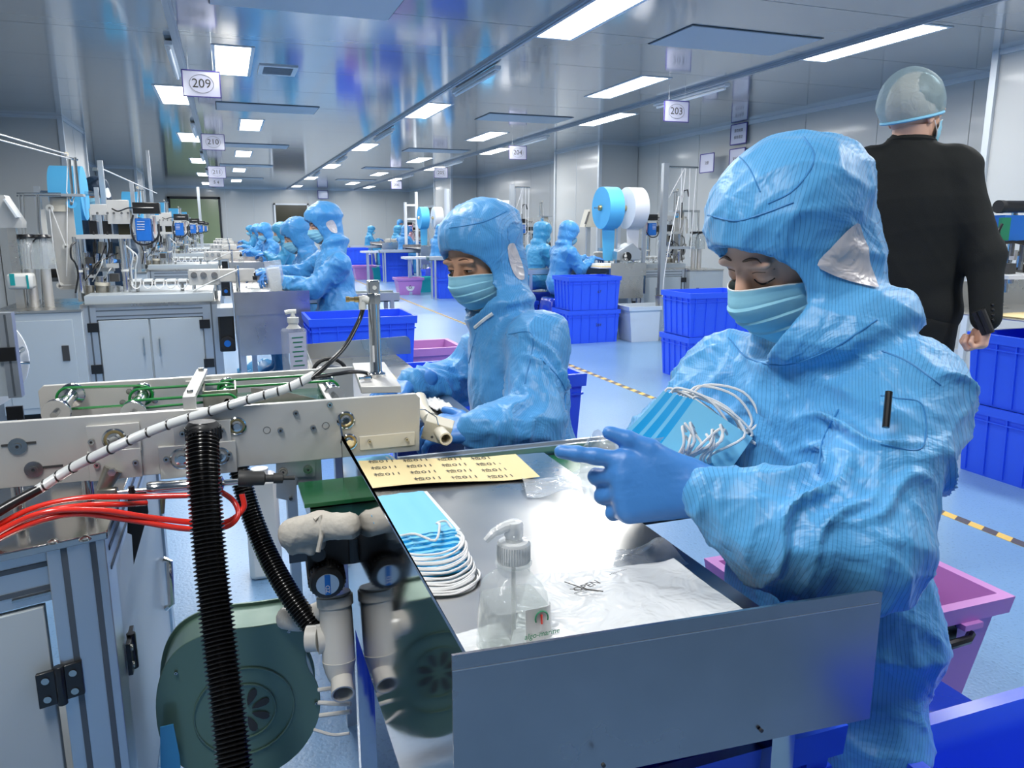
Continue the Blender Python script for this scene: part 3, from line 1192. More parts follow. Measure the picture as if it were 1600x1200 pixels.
def coverall(root, org, S, vox=.006, m='cloth', amp=1., hood=True, name='coverall', opening=True):
    """S: dict of joints. One continuous suit: hood, trunk, sleeves, trousers."""
    v = {k: np.array(p, float) for k, p in S.items() if isinstance(p, (tuple, list, np.ndarray, Vector))}
    allp = np.array([v[k] for k in v if k not in ('f', 'u', 'bf')])
    F_ = Field(allp.min(0) - .23, allp.max(0) + .23, vox)
    bf, bl, bu = basis(v['bf'], v['neck'] - v['pelvis'])
    BB = np.array([bf, bl, bu])
    g = S.get('girth', 1.)
    ch = (v['shL'] + v['shR']) / 2 * .62 + v['pelvis'] * .38
    F_.rc(v['pelvis'], ch, .135 * g, .135 * g, .05)
    F_.el(ch + bu * .03, A(.128 * g, .185 * g, .20), BB, .06)
    F_.el(v['pelvis'] + bu * .02, A(.15 * g, .18 * g, .15), BB, .06)
    F_.rc(v['shL'] - bu * .01, v['shR'] - bu * .01, .072, .072, .06)
    F_.rc(ch + bu * .10, v['neck'], .10, .068, .06)
    up = S.get('slack', 1.)
    for s_ in 'LR':
        F_.rc(v['sh' + s_], v['el' + s_], .070 * up, .064 * up, .035)
        F_.rc(v['el' + s_], v['wr' + s_], .064 * up, .046, .03)
        mid = v['el' + s_] * .45 + v['wr' + s_] * .55
        F_.el(mid - A(0, 0, .012 * (up - 1) * 5), A(.07, .07, .062) * up * .95, None, .04)
        if 'hip' + s_ in v:
            F_.rc(v['hip' + s_], v['kn' + s_], .10, .078, .05)
            F_.rc(v['kn' + s_], v['an' + s_], .078, .06, .03)
            F_.rc(v['an' + s_], v['an' + s_] + bf * .13 - A(0, 0, .035), .05, .038, .03)
    H = v['H']
    f, l, u = basis(v['f'], v['u'])
    B = np.array([f, l, u])
    hs = S.get('hood', 1.)
    W = lambda x, y, z: H + f * x + l * y + u * z
    if hood:
        F_.rc(v['neck'], W(-.03, 0, -.05), .092, .098, .03)
        F_.el(W(-.012, 0, .005), A(.122, .104, .140) * hs, B, .03)
        F_.el(W(-.020, 0, .062), A(.130, .112, .098) * hs, B, .012)
        F_.el(W(.03, 0, -.085), A(.085, .088, .062), B, .03)
        # stand-up collar
        cn = v['neck'] + bu * .015
        F_.el(cn, A(.112, .124, .058) * S.get('collar', 1.), np.array(basis(bf + bu * -.25, bu)), .009)
        if opening:
            F_.el(W(.115, 0, -.026), A(.125, .092, .082), B, .010, 'sub')
            F_.el(W(.065, 0, -.080), A(.078, .095, .056), B, .010, 'sub')
    else:
        F_.rc(v['neck'], v['neck'] + bu * .05, .072, .064, .02)
    pts, q = F_.mesh()

    def disp(P):
        z = (P - H) @ u
        dist = np.linalg.norm(P - (H + u * .02), axis=1)
        hd = np.clip((.19 - dist) / .05, 0, 1)
        c1 = creases(P, 17, 11) * .011 + creases(P, 9, 21) * .010
        c2 = creases(P, 34, 5) * .0045
        out = (c1 * (1 - .35 * hd) + c2) * amp
        for s2, (a, b, r, fr) in enumerate([('shL', 'elL', .07, 62), ('elL', 'wrL', .06, 80), ('shR', 'elR', .07, 62), ('elR', 'wrR', .06, 80)]):
            out += limb_folds(P, v[a], v[b], r * up, fr, s2 + 1) * .014 * amp
        if hood and opening:
            e = np.abs(((P - W(.112, 0, -.036)) @ B.T) / A(.120, .090, .090))
            near = np.exp(-(np.sqrt((e ** 2).sum(-1)) - 1) ** 2 / .02)
            out *= 1 - .8 * near
        return out
    return np_obj(name, pts, q, m, root, org, disp)


def patch_on(ob, root, name, m, c, nrm, poly, u, off=.0015, n=14):
    """a flat patch (outline poly in metres) laid on the surface of ob, seen from direction nrm"""
    org = wloc(root)
    me = ob.data
    co = np.empty(len(me.vertices) * 3)
    me.vertices.foreach_get('co', co)
    co = co.reshape(-1, 3) + np.array(wloc(ob) if ob.parent else ob.location)
    bvh = BVHTree.FromPolygons([Vector(p) for p in co], [tuple(p.vertices) for p in me.polygons])
    nrm = Vector(nrm).normalized()
    u = Vector(u)
    u = (u - nrm * u.dot(nrm)).normalized()
    w = nrm.cross(u)
    P = []
    cx = sum(p[0] for p in poly) / len(poly)
    cy = sum(p[1] for p in poly) / len(poly)
    last = Vector(c)
    for r in range(7):
        row = []
        for k in range(len(poly) + 1):
            a, b = poly[k % len(poly)]
            a, b = cx + (a - cx) * max(.02, r / 6), cy + (b - cy) * max(.02, r / 6)
            o = Vector(c) + w * a + u * b + nrm * .25
            h = bvh.ray_cast(o, -nrm, .5)
            p = h[0] + h[1] * off if h[0] is not None else last
            last = p
            row.append(p)
        P.append(row)
    return MB().grid(P).part(name, m, root)


def seam_fold_on(ob, root, name, m, pix, r=.0018, off=.0):
    """a stitched seam, hem or dark fold line laid on the surface of ob along measured points"""
    me = ob.data
    co = np.empty(len(me.vertices) * 3)
    me.vertices.foreach_get('co', co)
    co = co.reshape(-1, 3) + np.array(wloc(ob))
    bvh = BVHTree.FromPolygons([Vector(p) for p in co], [tuple(p.vertices) for p in me.polygons])
    pts = []
    for q in bez([Vector((*p, 0)) for p in pix], max(12, 6 * len(pix))):
        h = bvh.ray_cast(CAM, ray(q.x, q.y).normalized())
        if h[0] is not None and (not pts or (h[0] - pts[-1]).length < .05):
            pts.append(h[0] + h[1] * off)
    if len(pts) > 3:
        return MB().tube(pts, r, 6).part(name, m, root)
# ---- worker packing masks, nearest
def smooth_poly(pts, n=4):
    out = []
    N = len(pts)
    for i in range(N):
        p0, p1, p2, p3 = (Vector((*pts[(i + k) % N], 0)) for k in (-1, 0, 1, 2))
        for j in range(n):
            t = j / n
            q = .5 * ((2 * p1) + (p2 - p0) * t + (2 * p0 - 5 * p1 + 4 * p2 - p3) * t * t + (3 * p1 - p0 - 3 * p2 + p3) * t ** 3)
            out.append((q.x, q.y))
    return out


def N_(v):
    return np.array(v, float)


P1 = T('person', 'worker in blue hooded coverall and mask nearest us, packing masks at the steel tray', 'person', (.95, .90, 0), 'masked workers in blue coveralls')
o1 = (.95, .90, 0)
S1 = dict(H=N_(atD(1236, 390, 1.13)), f=(-.93, .02, -.46), u=(-.44, 0, .90), bf=(-.97, .1, 0),
          neck=N_(atD(1285, 520, 1.13)), shL=(.845, .765, 1.025), shR=(.790, 1.08, 1.0), pelvis=(.875, .90, .64),
          elL=N_(atD(1345, 850, .94)), wrL=N_(atD(1110, 775, .97)), elR=N_(atD(1075, 690, 1.28)), wrR=N_(atD(1030, 690, 1.20)),
          hipL=(.86, .82, .58), knL=(.84, .76, .52), anL=(.86, .76, .10), hipR=(.86, .98, .58), knR=(.84, 1.04, .52), anR=(.86, 1.04, .10),
          girth=1.02, slack=1.24, hood=1.02, collar=1.08)
c1 = coverall(P1, o1, S1, .0055, 'cloth', 1.75)
head_mesh(P1, o1, S1['H'], S1['f'], S1['u'])
f1, l1, u1 = basis(S1['f'], S1['u'])
H1 = S1['H']
patch_on(c1, P1, 'ear_window', 'ear_window', H1 + f1 * -.002 + l1 * .11 + u1 * -.020, l1 + .12 * f1,
         smooth_poly([(.040, .020), (.010, .036), (-.030, .046), (-.038, .020), (-.033, -.012), (-.030, -.042), (-.012, -.040), (.018, -.012)]), u1, off=.0035)
hand(P1, o1, 'glove', 'glove', N_(atD(1085, 762, .985)), (-.93, .36, .02), (-.45, -.80, .35), [.06, (.75, 1.1, .8), (.9, 1.2, .8), (1., 1.2, .8)], thumb=(.85, .62, .1), side=1, sc=1.05, mr=1.1)
hand(P1, o1, 'glove', 'glove', N_(atD(1025, 700, 1.19)), (-.55, -.75, -.1), (-.2, .1, 1), [(.5, .8, .6)] * 4, side=1, sc=.95)
pn = MB().tube([atD(1389, 612, .915), atD(1384, 668, .905)], .0042, 10)
pn.part('pen', 'black', P1, label='black pen with white print in the sleeve pocket')

for nm, pix, r_ in (('hood_seam_or_fold', [(1106, 336), (1150, 345), (1195, 333), (1240, 316)], .0016),  # no stitching: dark strip painting the shade in the hood's deep front fold
                    ('hood_seam_or_fold', [(1256, 214), (1272, 240), (1264, 268), (1236, 300), (1200, 318)], .0013),
                    ('hood_seam_or_fold', [(1148, 238), (1170, 262), (1188, 300)], .0012),
                    ('hood_hem', [(1108, 396), (1140, 402), (1180, 411), (1220, 432), (1246, 462), (1256, 492), (1250, 515)], .0024),
                    ('shoulder_seam', [(1378, 548), (1420, 566), (1470, 602)], .0014),
                    ('pocket_seam', [(1376, 618), (1400, 622), (1442, 634), (1440, 700), (1376, 694)], .0012),
                    ('sleeve_seam', [(1310, 640), (1285, 690), (1278, 740)], .0014),
                    ('collar_seam', [(1138, 528), (1170, 560), (1230, 570), (1300, 545), (1370, 500)], .0014)):
    seam_fold_on(c1, P1, nm, 'cloth_seam_fold', pix, r_)
# ---- second worker at the same machine
P2 = T('person', 'tanned worker in blue coverall looking down, seated at the second steel bench', 'person', (.78, 1.9, 0), 'masked workers in blue coveralls')
o2 = (.78, 1.9, 0)
S2 = dict(H=N_(atD(752, 405, 2.05)), f=(-.86, -.42, -.30), u=(-.28, -.10, .95), bf=(-.96, -.15, 0),
          neck=N_(atD(782, 490, 2.05)), shL=N_(atD(842, 535, 1.90)), shR=N_(atD(765, 545, 2.2)), pelvis=N_(atD(830, 770, 2.02)),
          elL=N_(atD(835, 660, 1.80)), wrL=N_(atD(745, 672, 1.72)), elR=(.62, 2.15, .80), wrR=(.45, 2.0, .84),
          girth=.92, slack=1.15, hood=.98, collar=.92)
S2['hipL'] = S2['pelvis'] + A(0, -.08, -.04)
S2['hipR'] = S2['pelvis'] + A(0, .08, -.04)
S2['knL'], S2['knR'] = (.60, 1.78, .50), (.60, 1.98, .50)
S2['anL'], S2['anR'] = (.64, 1.78, .1), (.64, 1.98, .1)
c2 = coverall(P2, o2, S2, .0085, 'cloth2', 1.55)
head_mesh(P2, o2, S2['H'], S2['f'], S2['u'], 'skin2', .0035, eyes='open')
f2, l2, u2 = basis(S2['f'], S2['u'])
patch_on(c2, P2, 'ear_window', 'ear_window', S2['H'] + f2 * -.015 + l2 * .12 + u2 * -.02, l2 + .25 * f2,
         smooth_poly([(.012, .05), (-.014, .05), (-.022, .02), (-.028, -.01), (-.02, -.045), (.005, -.04), (.016, -.01)]), u2)
for nm, pix, r_ in (('collar_edge', [(742, 512), (756, 500), (770, 490)], .005), ('front_seam', [(744, 520), (730, 580), (722, 630)], .002), ('hood_seam_or_fold', [(702, 356), (730, 352), (760, 345), (792, 330)], .002),
                    ('hood_hem', [(705, 392), (735, 386), (765, 396), (785, 420), (790, 445)], .0035), ('pocket_seam', [(790, 522), (832, 524), (820, 600)], .0016), ('sleeve_seam', [(845, 560), (880, 600), (884, 640)], .002)):
    seam_fold_on(c2, P2, nm, 'mask_white' if nm == 'collar_edge' else 'cloth_seam_fold', pix, r_)
hand(P2, o2, 'glove', 'glove', S2['wrR'], (-.95, -.1, -.2), (0, 0, 1), [.4] * 4, side=-1, vox=.004)
hand(P2, o2, 'glove', 'glove', S2['wrL'], (-.85, .45, 0), (0, -.5, .9), [.5] * 4, side=1, vox=.004)

# ---- worker in profile at the next machine (nearest of that row)
P3 = T('person', 'blue-clad worker in profile working at the far steel tray, largest of the left row', 'person', (.85, 5.45, 0), 'masked workers in blue coveralls')
o3 = (.85, 5.45, 0)
b3 = A(.85, 5.45, 0)
S3 = dict(H=N_(atD(505, 352, 5.55)), f=(-.99, -.08, -.22), u=(-.22, 0, .97), bf=(-1, -.05, 0),
          neck=N_(atD(524, 385, 5.55)), shL=N_(atD(532, 412, 5.35)), shR=N_(atD(505, 405, 5.7)), pelvis=N_(atD(530, 490, 5.5)),
          elL=N_(atD(488, 452, 5.3)), wrL=N_(atD(442, 437, 5.35)), elR=N_(atD(470, 430, 5.75)), wrR=N_(atD(425, 425, 5.6)),
          girth=1.0, slack=1.2, hood=1.1)
S3['hipL'], S3['hipR'] = S3['pelvis'] + A(0, -.08, -.04), S3['pelvis'] + A(0, .08, -.04)
S3['knL'], S3['knR'] = S3['pelvis'] + A(-.28, -.1, -.1), S3['pelvis'] + A(-.28, .1, -.1)
S3['anL'], S3['anR'] = S3['pelvis'] + A(-.25, -.1, -.5), S3['pelvis'] + A(-.25, .1, -.5)
c3 = coverall(P3, o3, S3, .014, 'cloth_bg', 1.7)
head_mesh(P3, o3, S3['H'], S3['f'], S3['u'], 'skin', .006)
f3, l3, u3 = basis(S3['f'], S3['u'])
patch_on(c3, P3, 'ear_window', 'ear_window', S3['H'] + f3 * -.04 + l3 * .12 + u3 * -.02, l3, smooth_poly([(.04, .03), (-.01, .045), (-.03, .0), (-.02, -.05), (.02, -.03)]), u3)
hand(P3, o3, 'glove', 'glove', S3['wrL'], (-.85, .3, .3), (-.3, -.8, .4), [.5] * 4, side=1, vox=.006)
hand(P3, o3, 'glove', 'glove', S3['wrR'], (-.6, -.5, -.3), (-.3, .2, .9), [.5] * 4, side=1, vox=.006)

BGM = T('mask_pack', 'white pack of masks in a clear bag held by the worker in profile', 'masks', atD(430, 455, 5.3), 'mask packs')
q = atD(430, 437, 5.32)
MB().box(q, (.085, .05, .17), rotm(0, -.12, 0)).part('masks', 'mask_white', BGM, bevel=.008)
MB().box(q + Vector((0, 0, .02)), (.11, .07, .22), rotm(0, -.12, 0)).part('bag', 'film', BGM)

# ---- prototypes facing +X with their hands on the work
def seated(name, label, loc, m, reach=.42, tilt=.35, seat=.60, vox=.017, arms=.90, gm='glove'):
    p = T('person', label, 'person', loc, 'masked workers in blue coveralls')
    z = seat
    dd = A(*loc)
    S = dict(H=A(.06, 0, z + .58), f=(1, 0, -tilt), u=(tilt, 0, 1), bf=(1, 0, 0), neck=A(-.01, 0, z + .45), shL=A(-.02, .17, z + .38), shR=A(-.02, -.17, z + .38),
             pelvis=A(-.08, 0, z), elL=A(.10, .21, z + .17), elR=A(.10, -.21, z + .17), wrL=A(reach - .08, .10, arms), wrR=A(reach - .08, -.12, arms),
             hipL=A(-.06, .09, z - .03), hipR=A(-.06, -.09, z - .03), girth=.95, slack=1.15, hood=1.05)
    if seat < .75:
        S.update(knL=A(.28, .11, z - .06), knR=A(.28, -.11, z - .06), anL=A(.24, .11, .1), anR=A(.24, -.11, .1))
    else:
        S.update(knL=A(-.02, .10, z * .52), knR=A(-.02, -.10, z * .52), anL=A(-.06, .11, .1), anR=A(-.06, -.11, .1))
    for k in list(S):
        if k in ('f', 'u', 'bf') or not isinstance(S[k], np.ndarray):
            continue
        S[k] = S[k] + dd
    coverall(p, loc, S, vox, m, 1.9)
    head_mesh(p, loc, S['H'], S['f'], S['u'], 'skin', .0085, hair=False)
    for s_, sd in (('wrL', -1), ('wrR', 1)):
        hand(p, loc, 'glove', gm, S[s_], (.9, -.2 * sd * -1, -.1), (0, 0, 1), [.45] * 4, side=sd, vox=.008)
    return p


def facing(p, px, py, d, rz, label, ztop=1.38):
    """stand the prototype so its hood lies at the measured bearing and distance"""
    c = atD(px, py, d)
    return dup(p, (c.x, c.y, 0), rz, label)


pa = seated('person', 'worker in blue coverall seated at the right-hand line beside two stacked blue crates', (4.0, 8.2, 0), 'cloth_bg')
ca = atD(886, 380, 9.15)
pa.location = (ca.x - .03, ca.y, 0)
pa.rotation_euler = (0, 0, .12)
pb = seated('person', 'teal-blue clad worker behind the one beside the crate stack, white steel post between them', (4.0, 9.2, 0), 'cloth_teal', reach=.36, tilt=.2)
cb = atD(846, 380, 10.0)
pb.location = (cb.x - .03, cb.y, 0)
pb.rotation_euler = (0, 0, .2)
ps = seated('person', 'worker in blue coverall standing beside the tall white post in the back right', (3.9, 14.5, 0), 'cloth_bg', seat=.84, vox=.02, arms=1.02)
cs = atD(703, 350, 19.5)
ps.location = (cs.x, cs.y, 0)
ps.rotation_euler = (0, 0, .3)
# left row, behind the profile worker
p4 = facing(pa, 474, 356, 6.3, PI + .05, 'worker in blue coverall reaching forward, half hidden behind the profile worker')
for (px, d, rz, mm, lb) in [
    (425, 10.2, PI - .1, pb, 'worker in blue coverall bent over work, in front of the dark window corner'),
    (396, 11.7, PI + .35, pa, 'worker in blue coverall with crumpled hood beside a white cap, third machine'),
    (383, 14.9, PI, pa, 'worker in blue hood showing above the leftmost group of the far left row'),
    (447, 17.8, PI + .5, pb, 'worker with back turned in front of the dark window on the far wall'),
    (371, 20.5, PI, pb, 'smallest worker of the left-hand row near the strip curtain'),
]:
    facing(mm, px, 0, d, rz, lb)
for (px, d, rz, mm, lb) in [
    (679, 15.4, .3, pa, 'worker in blue coverall seated at the right line above the tall blue crate pile'),
    (622, 19.6, .6, pa, 'worker in blue coverall with arms out beside the one in pink'),
    (609, 22.0, .2, pb, 'worker partly hidden behind the blue worker beside the pink one'),
    (565, 24.0, .0, pb, 'worker in blue coverall seated alone at the back, right of the dark window'),
    (614, 26.5, -1.2, ps, 'worker standing farthest back near the ladder-like frame'),
]:
    facing(mm, px, 0, d, rz, lb)
pk = seated('person', 'worker in pink coverall at the back right line', (4.3, 16.6, 0), 'pink_cloth', seat=.66, vox=.02)
ck = atD(646, 350, 23.0)
pk.location = (ck.x, ck.y, 0)
pk.rotation_euler = (0, 0, 1.9)

# ---- technician in dark navy hood behind the second machine
P9 = T('person', 'technician in dark navy hood with white ear patch looking down behind the second machine', 'person', (-1.0, 7.4, 0), 'masked technicians in dark coveralls')
h9 = N_(atD(150, 303, 6.9))
o9 = (h9[0], h9[1], 0)
P9.location = o9
S9 = dict(H=h9, f=(-.55, -.82, -.30), u=(-.15, -.2, .95), bf=(-.3, -.95, 0), neck=h9 + A(.03, .04, -.14), shL=h9 + A(.19, -.02, -.23), shR=h9 + A(-.15, .05, -.23),
          pelvis=h9 + A(.03, .06, -.72), elL=h9 + A(.24, -.06, -.50), elR=h9 + A(-.2, -.04, -.5), wrL=h9 + A(.12, -.26, -.58), wrR=h9 + A(-.1, -.26, -.58),
          hipL=h9 + A(.12, .05, -.76), hipR=h9 + A(-.06, .07, -.76), knL=h9 + A(.12, .03, -1.15), knR=h9 + A(-.06, .03, -1.15), anL=h9 + A(.12, .05, -1.5), anR=h9 + A(-.06, .05, -1.5), hood=.95)
c9 = coverall(P9, o9, S9, .014, 'navy', 1.)
head_mesh(P9, o9, S9['H'], S9['f'], S9['u'], 'skin2', .006)
f9, l9, u9 = basis(S9['f'], S9['u'])
patch_on(c9, P9, 'ear_window', 'mask_white', S9['H'] + l9 * .12 - f9 * .03, l9, smooth_poly([(.03, .035), (-.03, .035), (-.03, -.035), (.03, -.035)]), u9)
for s_, sd in (('wrL', 1), ('wrR', -1)):
    hand(P9, o9, 'glove', 'glove', S9[s_], (-.3, -.9, -.2), (0, 0, 1), [.4] * 4, side=sd, vox=.007)

# ---- man in black suit, back turned
PM = T('person', 'man in black suit and hair net seen from behind', 'person', (2.3, 2.1, 0), 'visitors')
dm = 2.72
JM = lambda x, y, d=dm: N_(atD(x, y, d))
om = (2.32, 2.12, 0)
PM.location = om
hm = JM(1428, 178, 2.70)
F_ = Field(A(1.85, 1.7, .7), A(2.95, 2.6, 1.75), .008)
shl, shr = JM(1358, 262, 2.78), JM(1492, 260, 2.66)
axl = shr - shl
axl /= np.linalg.norm(axl)
fwd = np.cross(A(0, 0, 1), axl)
Bm = np.array([axl, fwd, A(0, 0, 1)])
ctr = (shl + shr) / 2
F_.rc(shl, shr, .062, .062, .04)
F_.el(JM(1500, 256, 2.66), A(.075, .075, .045), Bm, .02)
F_.el(JM(1350, 258, 2.78), A(.075, .075, .045), Bm, .02)
F_.rc(shl + A(0, 0, -.015) - axl * .015, shr + A(0, 0, -.015) + axl * .02, .06, .06, .02)
F_.el(ctr + A(0, 0, -.16), A(.225, .125, .24), Bm, .05)
F_.el(ctr + A(0, 0, -.38), A(.205, .125, .24), Bm, .05)
F_.rc(ctr + A(0, 0, -.50) - axl * .10, ctr + A(0, 0, -.50) + axl * .10, .115, .115, .03)
F_.rc(ctr + A(0, 0, -.02), JM(1420, 226), .09, .068, .05)
elr, wrr = JM(1540, 400, 2.62), JM(1541, 495, 2.60)
ell, wrl = JM(1325, 410, 2.85), JM(1335, 520, 2.8)
for a_, b_, c_ in ((shr, elr, wrr), (shl, ell, wrl)):
    F_.rc(a_, b_, .070, .060, .035)
    F_.rc(b_, c_, .060, .050, .03)
# straight jacket hem
P_ = np.linspace(0, 1, 2)
hz = float(JM(1450, 524)[2])
zi = int(round((hz - F_.lo[2]) / F_.vox))
armsafe = np.full(F_.d.shape[:2], False)
F_.d[:, :, :max(zi, 0)] = 1.0
for a_, b_, c_ in ((shr, elr, wrr), (shl, ell, wrl)):
    F_.rc(b_, c_, .060, .050, .001)
pts, q = F_.mesh()
jk = np_obj('suit_jacket', pts, q, 'suit', PM, om, disp=lambda P: .0065 * creases(P, 11, 8) + .004 * creases(P, 22, 9))
F2 = Field(A(1.9, 1.75, 0), A(2.85, 2.55, hz + .16), .012)
hip = ctr + A(0, 0, -.55)
for sx in (-1, 1):
    F2.rc(hip + axl * .085 * sx, hip + axl * .10 * sx + A(0, 0, -.40), .118, .088, .04)
    F2.rc(hip + axl * .10 * sx + A(0, 0, -.40), A(*(hip + axl * .11 * sx)[:2], .10), .088, .07, .02)
pts, q = F2.mesh()
np_obj('trousers', pts, q, 'suit', PM, om, disp=lambda P: .006 * creases(P, 15, 2))
sh = MB()
for sx in (-1, 1):
    fp = hip + axl * .11 * sx
    sh.ball((fp[0] + fwd[0] * .06, fp[1] + fwd[1] * .06, .045), 1, (.05, .14, .045), 14, Matrix.Rotation(math.atan2(fwd[1], fwd[0]) - PI / 2, 3, 'Z'))
sh.part('shoes', 'black', PM)
fm = fwd * .80 + axl * .60 + A(0, 0, -.05)
head_mesh(PM, om, hm + A(0, 0, .0), fm, (0, 0, 1), 'skin', .004, eyes='open', hair=False, sc=1.02, neck=False)
MB().ball(hm + A(0, 0, .046), 1, (.100, .084, .092), 22, Matrix(np.array(basis(fm, (0, 0, 1))).tolist()).transposed()).part('hair', 'lip', PM)
MB().tube([Vector(hm + A(0, 0, -.03) - fwd * .018), Vector(JM(1422, 224))], .062, 24).part('neck', 'skin', PM)
fM, lM, uM = basis(fm, (0, 0, 1))
# hair net
F3 = Field(hm - .2, hm + .24, .006)
F3.el(hm - fM * .024 + uM * .035, A(.124, .100, .118), np.array([fM, lM, uM]), .01)
F3.d = np.maximum(F3.d, -(np.tensordot(np.stack(np.meshgrid(*[np.arange(F3.n[i]) * F3.vox + F3.lo[i] for i in range(3)], indexing='ij'), -1) - hm, (uM - fM * .30), axes=1) + .012).astype(np.float32))
pts, q = F3.mesh()
np_obj('hair_net', pts, q, 'net', PM, om, disp=lambda P: .005 * creases(P, 34, 3), label='translucent pale blue hair net')
nb = []
for k in range(41):
    a = 2 * PI * k / 40
    zz, rr_ = -.02, 1.
    for _ in range(5):
        xx = -.024 + .124 * math.cos(a) * rr_
        zz = -.012 + .30 * xx
        rr_ = math.sqrt(max(.05, 1 - ((zz - .035) / .118) ** 2))
    nb.append(Vector(hm + fM * xx + lM * .100 * math.sin(a) * rr_ + uM * zz))
MB().tube(nb, .0055, 6, caps=False).part('hair_net_band', 'net_edge', PM)
cl = []
nk = JM(1424, 214)
for k in range(25):
    a = PI * (-.15 + 1.3 * k / 24)
    cl.append(Vector(nk + axl * .068 * math.cos(a) - fwd * (.066 * math.sin(a)) + A(0, 0, .008 * math.sin(a) - .020)))
MB().tube(cl, .016, 8).part('jacket_collar', 'suit', PM)
bt = MB()
for k in range(4):
    c = JM(1551, 476 + 8 * k, 2.555)
    bt.ball(c, .006, (1, 1, 1), 8)
bt.part('cuff_buttons', 'black', PM)
hand(PM, om, 'hand', 'skin', wrr + A(0, 0, -.01), (-.10, .05, -1), (.80, -.55, 0), [(1.1, 1.3, .9)] * 4, side=-1, vox=.004)
FO = MB()
FO.tube([JM(1524, 487, 2.58), JM(1540, 522, 2.58)], .013, 10)
FO.tube([JM(1533, 484, 2.56), JM(1548, 520, 2.56)], .013, 10)
FO.solo('folded_umbrella', 'black_soft', 'small black folded object with two tubes in the hand of the man in the suit', 'umbrella')
# ================================================================== nearest machine
def plate_pt(px, py, y=1.478):
    return atY(px, py, y)


# ---- steel packing table with tall side panel and apron
PT = T('packing_table', 'stainless steel packing table with high apron, nearest to us', 'table', (.38, 1.0, 0))
fl, fr_ = Vector((.172, .630, 0)), Vector((.655, .596, 0))
df = (fr_ - fl).normalized()
MB().prism([(0, .700), ((fr_ - fl).length, .700), ((fr_ - fl).length, .856), ((fr_ - fl).length - .012, .860), (0, .860)], fl, df, (0, 0, 1), -.0035).part('apron', 'apron_steel', PT)
ap2 = MB()
ap2.prism([(0.0, .8435), ((fr_ - fl).length - .004, .8435), ((fr_ - fl).length - .004, .8445), (0.0, .8445)], fl - Vector((0, .0005, 0)), df, (0, 0, 1), -.002)
ap2.part('fold_line', 'alu', PT)
MB().prism([(.632, .49), (1.43, .50), (1.44, .862), (1.475, .895), (1.468, .870), (1.448, .855), (.632, .860)], (.183, 0, 0), (0, 1, 0), (0, 0, 1), .003).part('side_panel', 'mirror_steel', PT)
MB().prism([(.186, .632), (.578, .604), (.584, 1.40), (.186, 1.43)], (0, 0, .796), (1, 0, 0), (0, 1, 0), .004).part('tabletop', 'steel', PT)
tr = MB()
tr.bar((.580, .62, .785), (.583, 1.40, .785), .004, .026)
tr.bar((.186, 1.428, .785), (.583, 1.40, .785), .004, .026)
tr.part('table_edge', 'steel', PT)
for x, y in ((.202, 1.405), (.202, .66), (.56, 1.375), (.56, .64)):
    MB().bb((x - .016, y - .016, 0), (x + .016, y + .016, .795)).part('leg', 'mirror_steel', PT)
sr = MB()
for c in ((1190 + 0, 1018), (1180, 1020)):
    p = atY(*c, .60)
sr.part('residue', 'alu', PT) if sr.v else None
for (px, py) in ((941, 1193), (1187, 1139)):
    p = atY(px, py, .606)
    MB().cyl(p + Vector((0, -.001, 0)), p + Vector((0, -.004, 0)), .0022, n=8).part('rivet', 'socket', PT)

# ---- stack of folded masks with ear loops
def make_mask(label, loc):
    t = T('face_mask', label, 'mask', loc, 'folded masks in the stack on the steel table')
    w, L = .044, .0875
    nx, ny = 12, 8
    P = []
    for j in range(ny + 1):
        row = []
        for i in range(nx + 1):
            x = -w + 2 * w * i / nx
            y = -L + 2 * L * j / ny
            z = .0010 + .0009 * ((i * 3.0 / nx) % 1 > .6) + .0012 * math.cos(x / w * 1.4)
            row.append((x, y, z))
        P.append(row)
    o = MB().grid(P, -.0013)
    o.part('panel', 'mask_blue', t, world=False)
    for y in (-L, L):
        MB().bb((-w, y - .0012, .0003), (w, y + .0012, .0022)).part('end_seam', 'mask_edge', t, world=False)
    e = MB()
    e.bb((w - .003, -L, .0002), (w + .006, L, .0016))
    e.part('inner_layer', 'mask_white', t, world=False)
    return t


mk0 = make_mask('folded blue mask with ear loops lying on top of the stack on the steel table', (.235, 1.075, .8305))
mk0.rotation_euler = (0, 0, .03)
NM = 17
NTH = ['first', 'second', 'third', 'fourth', 'fifth', 'sixth', 'seventh', 'eighth', 'ninth', 'tenth', 'eleventh', 'twelfth', 'thirteenth', 'fourteenth', 'fifteenth', 'sixteenth']
loops = []
for k in range(NM):
    f_ = k / (NM - 1)
    z = .8008 + .0018 * k
    x = .232 + .0015 * math.sin(k * 2.1)
    y = 1.005 + .070 * f_ ** 1.1 + .002 * math.sin(k * 3.3)
    if k == NM - 1:
        m_ = mk0
        m_.location = (x, y, z)
    else:
        m_ = dup(mk0, (x, y, z), .03 + .02 * math.sin(k * 1.7), 'folded blue mask in the fanned stack, %s below the top one' % NTH[NM - 2 - k])
    r = random.Random(k)
    l1_ = .060 - .012 * f_
    pts = [(-.041, -.083, .001), (-.044 + r.uniform(-.002, .002), -.10 - l1_ * .3, -.001), (-.030, -.092 - l1_ * .75, -.0012 * k * .45 + .002), (0.004, -.096 - l1_ * .88 + r.uniform(-.003, .003), -.0012 * k * .45 + .002),
           (.036, -.090 - l1_ * .68, -.0012 * k * .45 + .003), (.047 + r.uniform(-.001, .003), -.095 - l1_ * .1, 0), (.041, -.083, .001)]
    MB().tube(bez(pts, 24), .0017, 6).part('ear_loop', 'loop', m_, world=False)
    m_.children[-1].location = (0, 0, 0)
